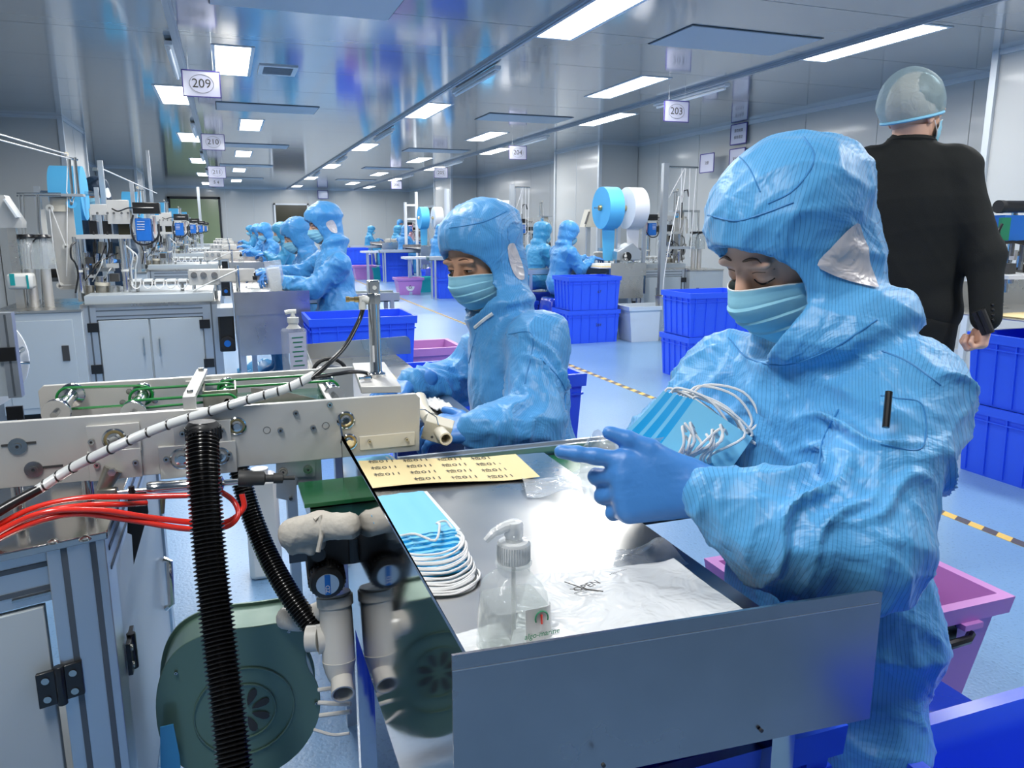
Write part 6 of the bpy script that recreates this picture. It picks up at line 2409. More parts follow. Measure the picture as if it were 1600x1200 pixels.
    MB().cyl(p + Vector((-.22, 0, 0)), p + Vector((.21, 0, 0)), .018, n=12).part('axle', 'chrome', t)
    MB().bb((p.x + .18, p.y - .02, 0), (p.x + .21, p.y + .02, p.z + .05)).part('stand_post', 'alu', t)
    MB().bb((p.x - .24, p.y - .02, 0), (p.x - .20, p.y + .02, p.z + .05)).part('stand_post', 'alu', t)
    MB().bb((p.x - .10, p.y - .212, .8), (p.x + .10, p.y - .209, p.z)).part('web', 'reel_blue', t)
    # carrier rail with masks and loops
    t = TT('mask_rail', 'narrow rail carrying white masks with hanging ear loops, ' + where_, 'rail', 245, 450, .2, 'mask carrier rails', .757)
    sd.bx(MB(), 200, 440, 296, 443, .25, .10).part('rail', 'steel', t)
    for px in (215, 285):
        p = L(px, 450, .30)
        MB().cyl((p.x, p.y, .757), (p.x, p.y, L(0, 443).z), .012, n=8).part('rail_foot', 'bolt', t)
    for k in range(5):
        px = 206 + 18 * k
        sd.bx(MB(), px, 437, px + 14, 440, .22, .10).part('mask', 'mask_white', t)
        MB().tube(bez([L(px, 440, .2), L(px + 1, 447, .19), L(px + 7, 451, .19), L(px + 13, 447, .19), L(px + 14, 440, .2)], 16), .004, 5).part('ear_loop', 'loop', t)
    # cream folding unit
    t = TT('folding_unit', 'cream plated folding unit at the tray end of the rail, ' + where_, 'machine', 320, 446, .2, 'folding units', .757)
    sd.bx(MB(), 293, 421, 345, 445, .12, .02).part('side_plate', 'alu_plate', t, bevel=.008)
    sd.bx(MB(), 296, 421, 400, 440, .42, .02).part('side_plate', 'alu_plate', t, bevel=.008)
    p0, p1 = L(303, 446, .15), L(337, 446, .15)
    for p in (p0, p1):
        MB().cyl((p.x, p.y, .757), (p.x, p.y, p.z + .04), .012, n=8).part('foot_post', 'chrome', t)
    for px in (303, 318, 335):
        p = L(px, 430, .10)
        MB().cyl(p, p + Vector((0, .34, 0)), .022, n=12).part('roller', 'chrome', t)
    p = L(372, 445, .25)
    MB().cyl((p.x, p.y, p.z - .05), (p.x, p.y, p.z + .14), .014, n=12).part('upright_cylinder', 'chrome', t)
    MB().tube([L(300, 455, .1), L(372, 421, .12)], .006, 6).part('wrapped_cable', 'wrap', t)
    # tray table with apron
    ya = sd.y0 - .62
    t = T('packing_table', 'steel packing table with plain apron, ' + where_, 'table', (sd.x0 + -sg * .36, ya + .5, 0), 'steel packing tables')
    out.append(t)
    xs = sorted((sd.x0 - sg * .03, sd.x0 - sg * .49))
    MB().bb((xs[0], ya, .712), (xs[1], ya + .004, .858)).part('apron', 'steel', t)
    xi = sd.x0 - sg * .03
    MB().bb((min(xi, xi - sg * .004), ya, .50), (max(xi, xi - sg * .004), ya + .8, .858)).part('side_panel', 'steel', t)
    MB().bb((xs[0] + .005, ya + .01, .79), (xs[1] - .04, ya + 1.9, .798)).part('tabletop', 'steel', t)
    MB().bb((xs[0] + .02, ya + .02, .45), (xs[1] - .02, ya + .03, .71)).part('lower_panel', 'steel', t)
    MB().bb((xs[0], ya + 1.9, .712), (xs[1], ya + 1.904, .858)).part('apron', 'apron_steel', t)
    for x in (xs[0] + .03, xs[1] - .07):
        for yy in (ya + .05, ya + 1.85):
            MB().bb((x - .018, yy - .018, 0), (x + .018, yy + .018, .79)).part('leg', 'alu', t)
    # motor and bottle
    t = T('gear_motor', 'black gear motor under the belt end, ' + where_, 'motor', (sd.x0 - sg * .03, ya + .45, .45), 'gear motors')
    out.append(t)
    mx = sd.x0 + sg * .03
    MB().bb((mx - .05, ya + .30, .44), (mx + .05, ya + .48, .68)).part('motor_body', 'black', t, bevel=.01)
    MB().cyl((mx, ya + .27, .50), (mx, ya + .30, .50), .045, n=18).part('end_cap', 'black_soft', t)
    MB().cyl((mx, ya + .262, .50), (mx, ya + .27, .50), .022, n=14).part('round_label', 'blue_box', t)
    MB().bb((mx - .05, ya + .28, .68), (mx + .05, ya + .62, .735)).part('bracket', 'alu', t)
    MB().bb((mx - .05, ya + .56, .60), (mx + .05, ya + .64, .70)).part('bracket', 'alu', t)
    p = Vector((sd.x0 - sg * .17, ya + .25, .798))
    t = T('pump_bottle', 'small clear pump bottle on the steel table, ' + where_, 'bottle', p, 'small pump bottles')
    out.append(t)
    MB().lathe([(0, 0), (.032, 0), (.032, .09), (.012, .11), (.012, .12), (0, .12)], p, (0, 0, 1), 14).part('bottle_body', 'bottle', t)
    MB().lathe([(.0, .12), (.016, .12), (.016, .145), (.006, .148), (.006, .165), (.012, .168), (.0, .172)], p, (0, 0, 1), 12).part('pump', 'black' if rnd % 2 else 'white_plastic', t)
    # belt table beyond the tray
    xb0, xb1 = sorted((sd.x0 - sg * .05, sd.x0 - sg * 1.25))
    t = T('belt_conveyor', 'low belt table with aluminium rails crossing behind the steel table, ' + where_, 'conveyor', ((xb0 + xb1) / 2, ya + .95, 0), 'low belt tables')
    out.append(t)
    MB().bb((xb0, ya + .84, .69), (xb1, ya + 1.06, .745)).part('belt', 'dark_green', t)
    for yy in (ya + .81, ya + 1.06):
        MB().bb((xb0, yy, .70), (xb1, yy + .03, .76)).part('side_rail', 'alu', t)
        for x in (xb0 + .1, xb1 - .06):
            MB().bb((x - .015, yy, 0), (x + .015, yy + .03, .70)).part('leg', 'alu', t)
    return out


def row_copy(things, dy, where_, drop=()):
    for o in things:
        base = o['label'].rsplit(', ', 1)[0]
        if o.name.split('.')[0] in drop:
            continue
        n = dup(o, Vector(o.location) + Vector((0, dy, 0)), 0, base + ', ' + where_)


SL = Side(-1, 0.0, YL)
ml = machine(SL, 'second left machine', rnd=1)
row_copy(ml, 4.62, 'third left machine')
row_copy(ml, 9.24, 'fourth left machine', ('side_cabinet', 'boxed_tape', 'rod_frame', 'drive_motor', 'pump_bottle', 'operator_panel'))
row_copy(ml, 13.86, 'fifth left machine', ('side_cabinet', 'boxed_tape', 'rod_frame', 'drive_motor', 'pump_bottle', 'operator_panel', 'mask_rail'))
row_copy(ml, 18.48, 'farthest left machine', ('side_cabinet', 'boxed_tape', 'rod_frame', 'drive_motor', 'pump_bottle', 'operator_panel', 'mask_rail', 'gear_motor', 'cord_feeder'))

# support cord line running along the machines
q0, q1 = SL.L(104, 241, .36), atY(-40, 198, 4.6)
MB().tube([q1, q0], .004, 6).solo('support_cord', 'loop', 'upper white cord stretched from the left edge to the pulley pole', 'cord', 'stretched white cords')
MB().tube([q1 + Vector((0, .05, -.03)), q0 + Vector((.03, .05, -.03))], .004, 6).solo('support_cord', 'loop', 'lower white cord stretched from the left edge to the pulley pole', 'cord', 'stretched white cords')
a, b = atY(160, 264, 7.6), atY(245, 302, 13.0)
MB().tube([a, b], .006, 6).solo('support_cord', 'loop', 'thin white cord sloping away behind the navy-hooded technician', 'cord', 'stretched white cords')
p = atY(157, 262, 7.6)
t = T('rack_post', 'slim pale post with side bracket rising behind the navy hood', 'post', (p.x, p.y, 0))
MB().bb((p.x - .02, p.y - .02, 0), (p.x + .02, p.y + .02, p.z + .06)).part('post', 'alu', t)
MB().bb((p.x - .06, p.y - .03, p.z - .03), (p.x - .02, p.y, p.z)).part('bracket', 'bolt', t)
for px, py, Y_, lb in ((205, 284, 10.4, 'slim pale post beside the third machine'), (230, 235, 12.8, 'tall pale post reaching towards the ceiling by the strip curtain')):
    p = atY(px, py, Y_)
    MB().bb((p.x - .022, p.y - .022, 0), (p.x + .022, p.y + .022, p.z)).solo('rack_post', 'alu', lb, 'post')
p = atY(309, 292, 20)
MB().bb((p.x - .03, p.y - .03, 0), (p.x + .03, p.y + .03, p.z)).solo('rack_post', 'alu', 'pale post standing in front of the strip curtain', 'post')

# part of the nearest machine at the left edge
t = T('guard_door', 'aluminium framed white guard door at the left edge', 'guard', atD(5, 560, 2.4))
a, b = atD(9, 488, 2.35), atD(25, 655, 2.20)
xg, yg = a.x, a.y
MB().bb((xg - .018, yg - .02, .735), (xg + .018, yg + .02, a.z)).part('post', 'alu', t)
MB().bb((xg - .003, yg - .0215, .74), (xg + .003, yg - .019, a.z - .005)).part('post_slot', 'alu_dark', t)
MB().bb((xg - .5, yg - .01, .74), (xg - .018, yg + .01, a.z - .01)).part('panel', 'panel', t)
for py in (553, 645):
    q = atY(15, py, yg - .02)
    MB().box((xg - .004, yg - .026, q.z), (.045, .010, .042)).part('hinge', 'black', t)
q = atD(-50, 562, 2.75)
t = T('fabric_roll', 'large white disc of fabric roll with crank at the left edge', 'fabric roll', q)
MB().lathe([(0, 0), (.185, 0), (.19, .004), (.19, .02), (.0, .02)], q, (.05, -1, 0), 60).part('disc', 'reel_white', t)
q2 = atD(24, 552, 2.66)
MB().lathe([(0, 0), (.016, 0), (.016, .012), (.010, .014), (.010, .03), (0, .03)], q2, (0, -1, 0), 16).part('hub', 'chrome', t)
MB().tube([q2 + Vector((0, -.02, 0)), q2 + Vector((.005, -.025, -.03)), q2 + Vector((.045, -.025, -.032))], .005, 8).part('crank', 'chrome', t)
MB().cyl(q2 + Vector((0, .1, 0)), q2, .01, n=8).part('axle', 'chrome', t)
MB().bb((q.x - .02, q.y + .03, 0), (q.x + .02, q.y + .07, q.z)).part('stand_post', 'alu', t)
MB().bb((q.x - .02, q.y + .0, q.z - .02), (q2.x, q.y + .03, q.z + .02)).part('stand_arm', 'alu', t)
# blue bag on the floor beneath the second table
bx_ = atZ(412, 575, .05)
P = [[(bx_.x - .22 + .44 * i / 12, bx_.y - .15 + .3 * j / 8, .02 + .10 * math.sin(PI * i / 12) * math.sin(PI * j / 8) + .02 * math.sin(i * 2 + j * 3)) for i in range(13)] for j in range(9)]
MB().grid(P, .002).solo('plastic_bag', 'tape_blue', 'crumpled blue plastic bag on the floor under the second steel table', 'plastic bag')
SR = Side(1, 4.62, 8.57)
mr_ = [o for o in machine(SR, 'nearest full right machine', rnd=2)]
for o in list(mr_):
    if o.name.split('.')[0] in ('fabric_roll', 'boxed_tape', 'operator_panel'):
        for c in list(o.children):
            bpy.data.objects.remove(c)
        mr_.remove(o)
        bpy.data.objects.remove(o)


def reels(x, y, z, where_):
    for dx, m, nm in ((0, 'reel_blue', 'blue'), (.33, 'reel_white', 'white')):
        c = Vector((x + dx, y, z))
        t = T('fabric_roll', '%s disc-like roll of nonwoven fabric on the double axle, %s' % (nm, where_), 'fabric roll', c, nm + ' fabric rolls')
        MB().lathe([(.03, 0), (.245, 0), (.245, .19), (.03, .19)], c, (1, 0, 0), 48).part('roll', m, t)
        MB().lathe([(0, -.03), (.03, -.03), (.034, -.01), (.034, .2), (0, .2)], c, (1, 0, 0), 16).part('hub', 'gold', t)
        MB().cyl(c + Vector((-.09, 0, 0)), c + Vector((.22, 0, 0)), .009, n=8).part('axle', 'bolt', t)
        w = MB()
        w.prism([(-.0, -.24), (.17, -.24), (.16, -.62), (.02, -.62)], c + Vector((.01, -.02, 0)), (1, 0, 0), (0, 0, 1), .002)
        w.part('web', m, t)
    t = T('roll_stand', 'aluminium stand carrying the blue and white rolls, ' + where_, 'stand', (x + .2, y, 0), 'roll stands')
    for dx in (.22, .57):
        MB().bb((x + dx, y - .02, 0), (x + dx + .04, y + .02, z + .03)).part('post', 'alu', t)
    MB().bb((x + .0, y + .03, z - .50), (x + .65, y + .06, z - .47)).part('cross_rail', 'alu', t)
    return


p = atX(945, 325, 4.95)
for k, w_ in enumerate(('nearest right machine', 'second right machine', 'third right machine')):
    c = atY(945, 325, 8.42)
    reels(c.x - .05, c.y + 4.62 * k, c.z, w_)


def rack(px, py_top, Y_, arm, where_):
    p = atY(px, py_top, Y_)
    t = T('cord_rack', 'tall aluminium post with arm and hanging white cords, ' + where_, 'rack', (p.x, p.y, 0), 'cord racks')
    MB().bb((p.x - .035, p.y - .03, 0), (p.x + .035, p.y + .03, p.z)).part('post', 'alu', t)
    MB().cyl((p.x, p.y, p.z - .04), (p.x + arm, p.y, p.z - .04), .012, n=8).part('arm', 'bolt', t)
    MB().cyl((p.x + .09, p.y + .1, p.z - .9), (p.x + .09, p.y + .1, p.z - .06), .014, n=8).part('short_post', 'alu', t)
    for k, (u, v) in enumerate(((.5, .75), (.62, .45), (.75, .75), (.95, 1.1))):
        MB().tube([(p.x + arm * u, p.y, p.z - .04), (p.x + arm * (u - .1 * (k % 2)), p.y - .02, p.z - v)], .005, 5).part('cord', 'loop', t)
    MB().tube([(p.x + arm * .6, p.y, p.z - .04), (p.x + .06, p.y, p.z - .40)], .005, 5).part('cord', 'loop', t)
    q = Vector((p.x + arm * .55, p.y, p.z - .38))
    MB().tube([q + Vector((0, 0, -.25)), q, q + Vector((.02, 0, .07)), q + Vector((.07, 0, .08)), q + Vector((.09, 0, .0))], .009, 6).part('hook', 'black', t)
    MB().bb((p.x + .02, p.y - .01, p.z - 1.0), (p.x + arm, p.y + .02, p.z - .97)).part('cross_rail', 'alu', t)
    return t


rack(1040, 255, 8.2, .45, 'beside the nearest blue hood')
rack(800, 288, 11.6, .30, 'behind the teal-blue worker')
for px, py, Y_, lb in ((698, 295, 13.6, 'tall white round post at the right line, beside a standing worker'), (633, 316, 20, 'left upright of the ladder-like frame at the back'), (650, 300, 20, 'right upright of the ladder-like frame at the back')):
    p = atY(px, py, Y_)
    MB().cyl((p.x, p.y, 0), (p.x, p.y, p.z), .05 if px == 698 else .04, n=12).solo('rack_post', 'frame_white', lb, 'post')
a, b = atY(633, 322, 19.96), atY(652, 322, 19.96)
MB().bb((a.x - .02, 19.97, a.z), (b.x + .02, 20.03, a.z + .05)).solo('cross_bar', 'frame_white', 'upper cross bar of the ladder-like frame at the back', 'bar')
MB().bb((a.x - .02, 19.97, a.z - .35), (b.x + .02, 20.03, a.z - .30)).solo('cross_bar', 'frame_white', 'lower cross bar of the ladder-like frame at the back', 'bar')

# operator panel, sealing machine and printed sheets on the nearest right table
p = atY(915, 343, 9.6)
t = T('operator_panel', 'sloping cream operator panel behind the seated right worker', 'control panel', (p.x, p.y, 0))
MB().prism([(-.09, -.10), (.09, -.10), (.09, .13), (-.02, .13)], (p.x, p.y, p.z), (1, 0, 0), (0, 0, 1), .16).part('housing', 'cream', t)
MB().bar((p.x - .085, p.y - .17, p.z - .06), (p.x - .03, p.y - .17, p.z + .10), .004, .05, (0, 1, 0)).part('screen', 'socket', t)
MB().bb((p.x - .02, p.y - .1, 0), (p.x + .03, p.y - .05, p.z - .1)).part('stalk', 'alu', t)
p = atY(968, 400, 8.5)
t = T('bag_sealer', 'grey sealing machine with black knob below the fabric rolls', 'machine', (p.x, p.y, .80))
MB().prism([(-.15, -.08), (.17, -.08), (.17, .02), (.06, .12), (-.15, .02)], (p.x, p.y, p.z + .04), (1, 0, 0), (0, 0, 1), .22).part('housing', 'alu', t, bevel=.004)
MB().cyl((p.x - .02, p.y - .24, p.z), (p.x - .02, p.y - .20, p.z), .055, n=16).part('knob', 'black', t)
p = atY(945, 424, 8.12)
for k in range(4):
    MB().box((p.x + .01 * k, p.y + .02 * k, .8045 + .0125 * k), (.26 - .02 * k, .22, .012), rotm(0, 0, .1 * k)).solo('mask_box', ['paper', 'sticker', 'mask_white', 'paper'][k], ['bottom', 'second', 'third', 'top'][k] + ' flat packet of printed bags on the right steel table', 'packet', 'flat packets on the right table')
# steel buckets with cord
for i, (px, py, lb) in enumerate(((1040, 463, 'steel bucket holding coiled white cord behind the white bin'), (1062, 466, 'second steel bucket to the right of the one with cord'))):
    p = atY(px, py, 7.55 - .1 * i)
    t = T('bucket', lb, 'bucket', (p.x, p.y, 0), 'steel buckets')
    MB().lathe([(.09, 0), (.115, p.z), (.119, p.z), (.119, p.z + .008), (.108, p.z + .008), (.108, p.z - .02), (.085, .02), (0, .02)], (p.x, p.y, 0), (0, 0, 1), 24).part('body', 'steel', t)
    if i == 0:
        MB().tube(bez([(p.x - .05, p.y, p.z), (p.x + .02, p.y - .03, p.z + .06), (p.x + .06, p.y + .02, p.z + .02), (p.x - .01, p.y + .04, p.z + .05), (p.x, p.y, p.z + .45), (p.x + .12, p.y, p.z + 1.1)], 40), .005, 5).part('cord', 'loop', t)

# further right machines
row_copy(mr_, 4.62, 'second right machine', ('pump_bottle', 'rod_frame'))
row_copy(mr_, 9.24, 'third right machine', ('pump_bottle', 'rod_frame', 'drive_motor'))
row_copy(mr_, 13.86, 'fourth right machine', ('pump_bottle', 'rod_frame', 'drive_motor', 'gear_motor', 'side_cabinet'))

# machine glimpsed at the right edge, behind the man
t = T('welding_station', 'welding station with green-ended black cylinder and blue controller, right edge', 'machine', (5.0, 3.0, .78))
yq = 3.0


def E_(px, py, dy=0):
    return atY(px, py, yq + dy)


a, b = E_(1562, 323), E_(1640, 323)
MB().cyl(a, b, .032, n=20).part('black_cylinder', 'black', t)
MB().lathe([(0, 0), (.024, 0), (.026, -.006), (0, -.006)], a, (1, 0, 0), 18).part('green_end', 'green_belt', t)
MB().lathe([(.024, 0), (.034, 0), (.034, .03), (.024, .03)], a + Vector((-.012, 0, 0)), (1, 0, 0), 18).part('end_ring', 'black_soft', t)
c0, c1_ = E_(1566, 336), E_(1598, 378)
MB().bb((c0.x, yq - .02, c1_.z), (c1_.x, yq + .14, c0.z)).part('controller', 'blue_box', t, bevel=.004)
c2_, c3_ = E_(1564, 340, -.03), E_(1573, 376, -.03)
MB().bb((c2_.x, yq - .04, c3_.z), (c3_.x, yq - .02, c2_.z)).part('terminal_board', 'green_print', t)
MB().tube(bez([E_(1566, 350, -.05), E_(1560, 365, -.05), E_(1568, 378, -.05), E_(1585, 378, -.05), E_(1610, 384, -.05)], 20), .008, 6).part('cable', 'black', t)
MB().tube(bez([E_(1557, 386, -.05), E_(1570, 380, -.05), E_(1600, 377, -.05)], 12), .007, 6).part('cable', 'black', t)
rq = random.Random(8)
for k in range(14):
    px, py = rq.uniform(1568, 1625), rq.uniform(385, 430)
    c = E_(px, py, rq.uniform(0, .12))
    if k % 2:
        MB().box(c, (rq.uniform(.02, .06), .05, rq.uniform(.02, .07))).part('clamp', rq.choice(['alu_plate', 'bronze', 'bolt', 'socket']), t)
    else:
        MB().cyl(c + Vector((0, 0, -.05)), c + Vector((0, 0, .05)), rq.uniform(.008, .02), n=10).part('tool', rq.choice(['chrome', 'bronze', 'bolt']), t)
for px in (1572, 1640):
    c = E_(px, 440, .1)
    MB().cyl((c.x, c.y, .9), (c.x, c.y, E_(px, 330).z), .016, n=10).part('column', 'chrome', t)
a, b = E_(1562, 430, -.05), E_(1650, 437, -.05)
MB().bb((a.x, a.y - .05, a.z - .02), (b.x, a.y + .2, a.z)).part('carrier_rail', 'frame_white', t)
t2 = T('packing_table', 'steel table with yellow sticker sheet at the right edge behind the man', 'table', (3.9, 2.9, 0), 'steel packing tables')
a, b = E_(1556, 442, -.1), E_(1700, 442, -.1)
za = E_(1556, 462, -.3).z
MB().bb((a.x - .05, 2.62, .795), (a.x + 1.3, 3.3, .80)).part('tabletop', 'steel', t2)
MB().bb((a.x - .05, 2.62, .74), (a.x + 1.3, 2.625, .795)).part('apron', 'steel', t2)
MB().bb((a.x - .05, 3.3, .80), (a.x + 1.3, 3.31, .95)).part('back_guard', 'steel', t2)
for x in (a.x, a.x + 1.25):
    for y in (2.66, 3.26):
        MB().bb((x - .02, y - .02, 0), (x + .02, y + .02, .795)).part('leg', 'alu', t2)
MB().bb((a.x + .02, 2.68, .802), (a.x + .6, 2.95, .806)).solo('sticker_sheet', 'sticker', 'yellow sticker sheet on the steel table at the right edge', 'stickers')
# ================================================================== crates, bins, stools
def crate_mesh(name, w, d, h, m, ribs=True, taper=.93, lip=.012, th=.006):
    """open stacking crate: tapered shell, rim, base, moulded ribs; origin at the base centre"""
    b = MB()
    W, D_ = w / 2, d / 2
    t = taper

    def ring(z, off):
        k = t + (1 - t) * (z / h)
        return [(-W * k - off, -D_ * k - off, z), (W * k + off, -D_ * k - off, z), (W * k + off, D_ * k + off, z), (-W * k - off, D_ * k + off, z)]
    levels = [(0, 0), (h - .045, 0), (h - .045, lip), (h, lip), (h, -th), (.012, -th)]
    vs = []
    for z, o in levels:
        vs += ring(z, o)
    fs = [(0, 3, 2, 1)]
    for i in range(len(levels) - 1):
        for k in range(4):
            fs.append((i * 4 + k, i * 4 + (k + 1) % 4, i * 4 + 4 + (k + 1) % 4, i * 4 + 4 + k))
    n = len(levels) - 1
    fs.append((n * 4, n * 4 + 1, n * 4 + 2, n * 4 + 3))
    b.add(vs, fs)
    if ribs:
        for sgn in (-1, 1):
            for k in range(6):
                x = -W * .84 + W * 1.68 * k / 5
                z0, z1 = .012, h - .045
                k0, k1 = t, t + (1 - t) * (z1 / h)
                for ax in (0, 1):
                    if ax and k > 4:
                        continue
                    xx = x if ax == 0 else (-D_ * .8 + D_ * 1.6 * k / 4)
                    E0, E1 = ((D_ if ax == 0 else W) * k0 + .004) * sgn, ((D_ if ax == 0 else W) * k1 + .004) * sgn
                    p0 = (xx, E0, z0) if ax == 0 else (E0, xx, z0)
                    p1 = (xx, E1, z1) if ax == 0 else (E1, xx, z1)
                    b.bar(p0, p1, .007, .009, (0, 1, 0) if ax == 0 else (1, 0, 0))
        for sgn in (-1, 1):
            z = h - .075
            k = t + (1 - t) * z / h
            b.box((0, (D_ * k + .005) * sgn, z), (W * 2 * k, .009, .006))
            b.box(((W * k + .005) * sgn, 0, z), (.009, D_ * 2 * k, .006))
    return b.mesh(name, m)


CRX = crate_mesh('crate_shell', .62, .44, .365, 'crate')
BIN = crate_mesh('bin_shell', .46, .34, .30, 'pink', ribs=False, taper=.80, lip=.022)
TEAL = crate_mesh('bin_shell', .42, .32, .30, 'teal', ribs=False, taper=.84, lip=.015)
CLR_ = crate_mesh('bin_shell', .56, .38, .40, 'clear_bin', ribs=False, taper=.82, lip=.018)


def put(me, name, label, cat, x, y, z=0, rz=0, group=None, s=1):
    o = bpy.data.objects.new(name, me)
    o.location = (x, y, z)
    o.rotation_euler = (0, 0, rz)
    o.scale = (s, s, s)
    COL.objects.link(o)
    tag(o, label, cat, group)
    return o


G = 'blue stacking crates'


def stack(x, y, where_, n=2, rz=0, txt=None):
    for k in range(n):
        o = put(CRX, 'crate', ('upper' if k == n - 1 and n > 1 else 'lower' if n > 1 else 'single') + ' blue ribbed crate ' + where_, 'crate', x, y, k * .366, rz, G)
        if txt:
            text_mesh(txt[k], .045, 'socket', 'lettering', o, (x + .05, y - .2265, k * .366 + .20), (1, 0, 0), (0, 0, 1), th=.001)
    return


p = atZ(932, 538, 0)
stack(3.78, 7.86, 'of the pair left of the white bin', txt=('264', '67'))
stack(3.84, 5.60, 'of the pair behind the nearest worker\'s chin')
stack(3.79, 2.56, 'of the pair beside the man in the suit', rz=PI / 2)
stack(.885, 2.72, 'of the pair beside the second worker')
stack(.745, 4.80, 'of the pair in front of the profile worker')
stack(3.80, 18.6, 'of the far pair right of the pink lidded bin')
stack(3.35, 21.6, 'of the farthest pair beside the seated lone worker')
stack(3.86, 13.75, 'of the pair left of the second worker\'s hood')
stack(4.35, 16.6, 'behind the standing pair on the right line', n=1)
stack(3.3, 9.1, 'low beside the teal-clad worker', n=1)
for k in range(2):
    put(CRX, 'crate', ('upper' if k else 'lower') + ' blue ribbed crate under the nearest steel table', 'crate', .462, .93, k * .33, PI / 2, G, .9)
p = atY(662, 548, 5.5)
put(BIN, 'storage_bin', 'open pink bin on the floor beyond the upright cylinder', 'bin', 1.33, 5.75, 0, 0, 'pink bins', 1.25)
p = atZ(642, 461, 0)
o = put(BIN, 'storage_bin', 'pink bin with round white sticker in the middle distance', 'bin', p.x, p.y + .2, 0, 0, 'pink bins', 1.08)
pl_ = MB().lathe([(0, 0), (.075, 0), (.075, .003), (0, .003)], (0, 0, 0), (0, -1, 0), 20)
so = pl_.part('round_sticker', 'white_print', o, world=False)
so.location = (.0, -.150, .14)
MB().tube([(-.03, -.155, .13), (.0, -.155, .17), (.03, -.155, .12), (-.02, -.155, .12)], .006, 5).part('sticker_mark', 'ink', o, world=False)
p = atZ(571, 437, 0)
put(BIN, 'storage_bin', 'farthest pink bin below the far blue crates', 'bin', p.x, p.y + .2, 0, 0, 'pink bins', 1.15)
for px, py, lb in ((597, 437, 'teal bin right of the farthest pink bin'), (671, 457, 'teal bin right of the pink bin with sticker')):
    p = atZ(px, py, 0)
    put(TEAL, 'storage_bin', lb, 'bin', p.x, p.y + .2, 0, 0, 'teal bins', 1.0)
p = atZ(1019, 534, 0)
wb = put(CLR_, 'storage_bin', 'white translucent open bin on the aisle side of the right machine', 'bin', p.x, p.y + .19, 0, -.05)
# lidded far tables
for px, py, w_, lb in ((590, 392, .8, 'small white table behind the farthest bins'), (660, 401, .75, 'small white table above the pink bin with sticker')):
    p = atY(px, py, 19.0 if px < 600 else 14.6)
    t = T('side_table', lb, 'table', (p.x, p.y, 0), 'small white tables')
    MB().bb((p.x - w_ / 2, p.y - .2, p.z - .04), (p.x + w_ / 2, p.y + .2, p.z)).part('tabletop', 'frame_white', t)
    for sx in (-.25, .25):
        MB().bb((p.x + sx - .03, p.y - .03, 0), (p.x + sx + .03, p.y + .03, p.z - .04)).part('leg', 'alu', t)

# near pink bin
t = T('storage_bin', 'large open pink bin beside the nearest worker, with black clip handle', 'bin', (1.50, 1.47, 0), 'pink bins')
me = crate_mesh('bin_shell', .56, .42, .345, 'pink', ribs=False, taper=.80, lip=.022)
o = bpy.data.objects.new('body', me)
COL.objects.link(o)
o.parent = t
a = (0, -.225, .30)
MB().bb((.13, -.240, .285), (.19, -.205, .30)).part('rim_step', 'pink', t, world=False)
MB().tube([(.06, -.215, .25), (.09, -.235, .255), (.15, -.235, .258), (.175, -.222, .262)], .011, 8).part('clip_handle', 'black', t, world=False)
MB().box((.10, -.205, .275), (.07, .02, .05)).part('handle_mount', 'black', t, world=False)

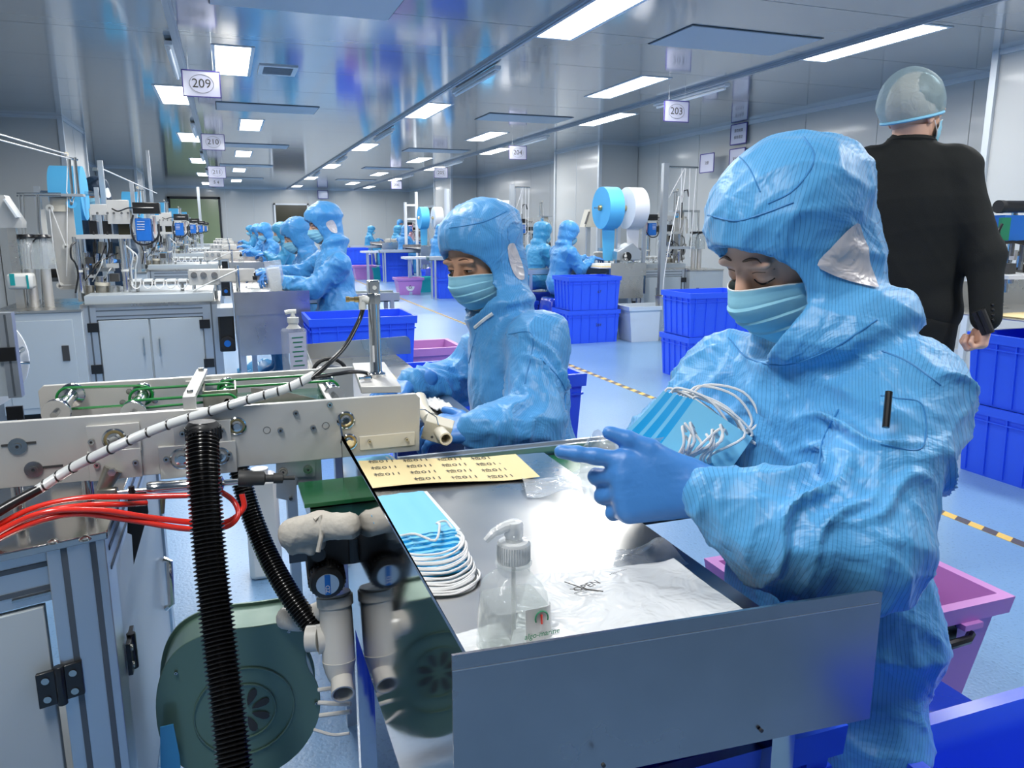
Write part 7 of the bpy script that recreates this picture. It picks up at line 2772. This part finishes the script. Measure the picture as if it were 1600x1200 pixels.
# stools
def stool(x, y, label, h=.44, group='blue plastic stools'):
    t = T('stool', label, 'stool', (x, y, 0), group)
    b = MB()
    w0, w1 = .165, .215

    def rr(w, z, c=.05, n=5):
        out = []
        for sx, sy, a0 in ((1, 1, 0), (-1, 1, PI / 2), (-1, -1, PI), (1, -1, 3 * PI / 2)):
            for k in range(n + 1):
                a = a0 + PI / 2 * k / n
                out.append((x + sx * (w - c) + c * math.cos(a), y + sy * (w - c) + c * math.sin(a), z))
        return out
    rings = [rr(w1, .06), rr((w0 + w1) / 2 + .004, h * .5), rr(w0 + .008, h - .05), rr(w0, h - .012), rr(w0 - .012, h)]
    n = len(rings[0])
    vs = [v for r_ in rings for v in r_]
    fs = [(i * n + k, i * n + (k + 1) % n, (i + 1) * n + (k + 1) % n, (i + 1) * n + k) for i in range(len(rings) - 1) for k in range(n)]
    fs.append(tuple(range((len(rings) - 1) * n, len(rings) * n)))
    b.add(vs, fs)
    b.part('seat_shell', 'stool', t, ang=50)
    for sx in (-1, 1):
        for sy in (-1, 1):
            MB().bar((x + sx * .185, y + sy * .185, 0), (x + sx * .172, y + sy * .172, .12), .05, .05).part('leg', 'stool', t)
    return t


stool(1.02, .90, 'glossy blue plastic stool under the nearest worker')
stool(S2['pelvis'][0], S2['pelvis'][1], 'blue plastic stool under the second worker', float(S2['pelvis'][2]) - .15)
proto = stool(pa.location.x - .08, pa.location.y, 'blue plastic stool under the worker by the crate pair on the right', .44)
for k, o in enumerate([q for q in bpy.data.objects if q.name.split('.')[0] == 'person' and q not in (P1, P2, PM, P9, pa, ps, P3)]):
    if o.parent is None and 'standing' not in o['label']:
        a = o.rotation_euler.z
        dup(proto, (o.location.x - .08 * math.cos(a), o.location.y - .08 * math.sin(a), 0), a, 'blue stool under the ' + ' '.join(o['label'].replace('worker in blue coverall', 'one').split()[:11]).rstrip(','))
dup(proto, (S3['pelvis'][0], S3['pelvis'][1], 0), 0, 'blue plastic stool under the worker in profile')

# big blue tub in the near right corner
t = T('storage_tub', 'large blue tub with wide rounded rim in the bottom right corner', 'tub', (1.22, .50, 0))


def rrect(w, d, z, c, n=6):
    out = []
    for sx, sy, a0 in ((1, 1, 0), (-1, 1, PI / 2), (-1, -1, PI), (1, -1, 3 * PI / 2)):
        for k in range(n + 1):
            a = a0 + PI / 2 * k / n
            out.append((sx * (w - c) + c * math.cos(a), sy * (d - c) + c * math.sin(a), z))
    return out


lv = [(.33, .20, .0, .05), (.375, .235, .505, .05), (.375, .235, .515, .05), (.395, .255, .508, .06), (.40, .26, .525, .06), (.395, .255, .535, .06), (.372, .232, .535, .05), (.360, .220, .520, .045), (.355, .215, .50, .045), (.32, .19, .02, .04)]
vs, n = [], None
for q in lv:
    r_ = rrect(*q)
    n = len(r_)
    vs += r_
fs = [(i * n + k, i * n + (k + 1) % n, (i + 1) * n + (k + 1) % n, (i + 1) * n + k) for i in range(len(lv) - 1) for k in range(n)]
fs += [tuple(reversed(range(n))), tuple(range((len(lv) - 1) * n, len(lv) * n))]
MB().add(vs, fs).part('body', 'crate', t, world=False, ang=40)
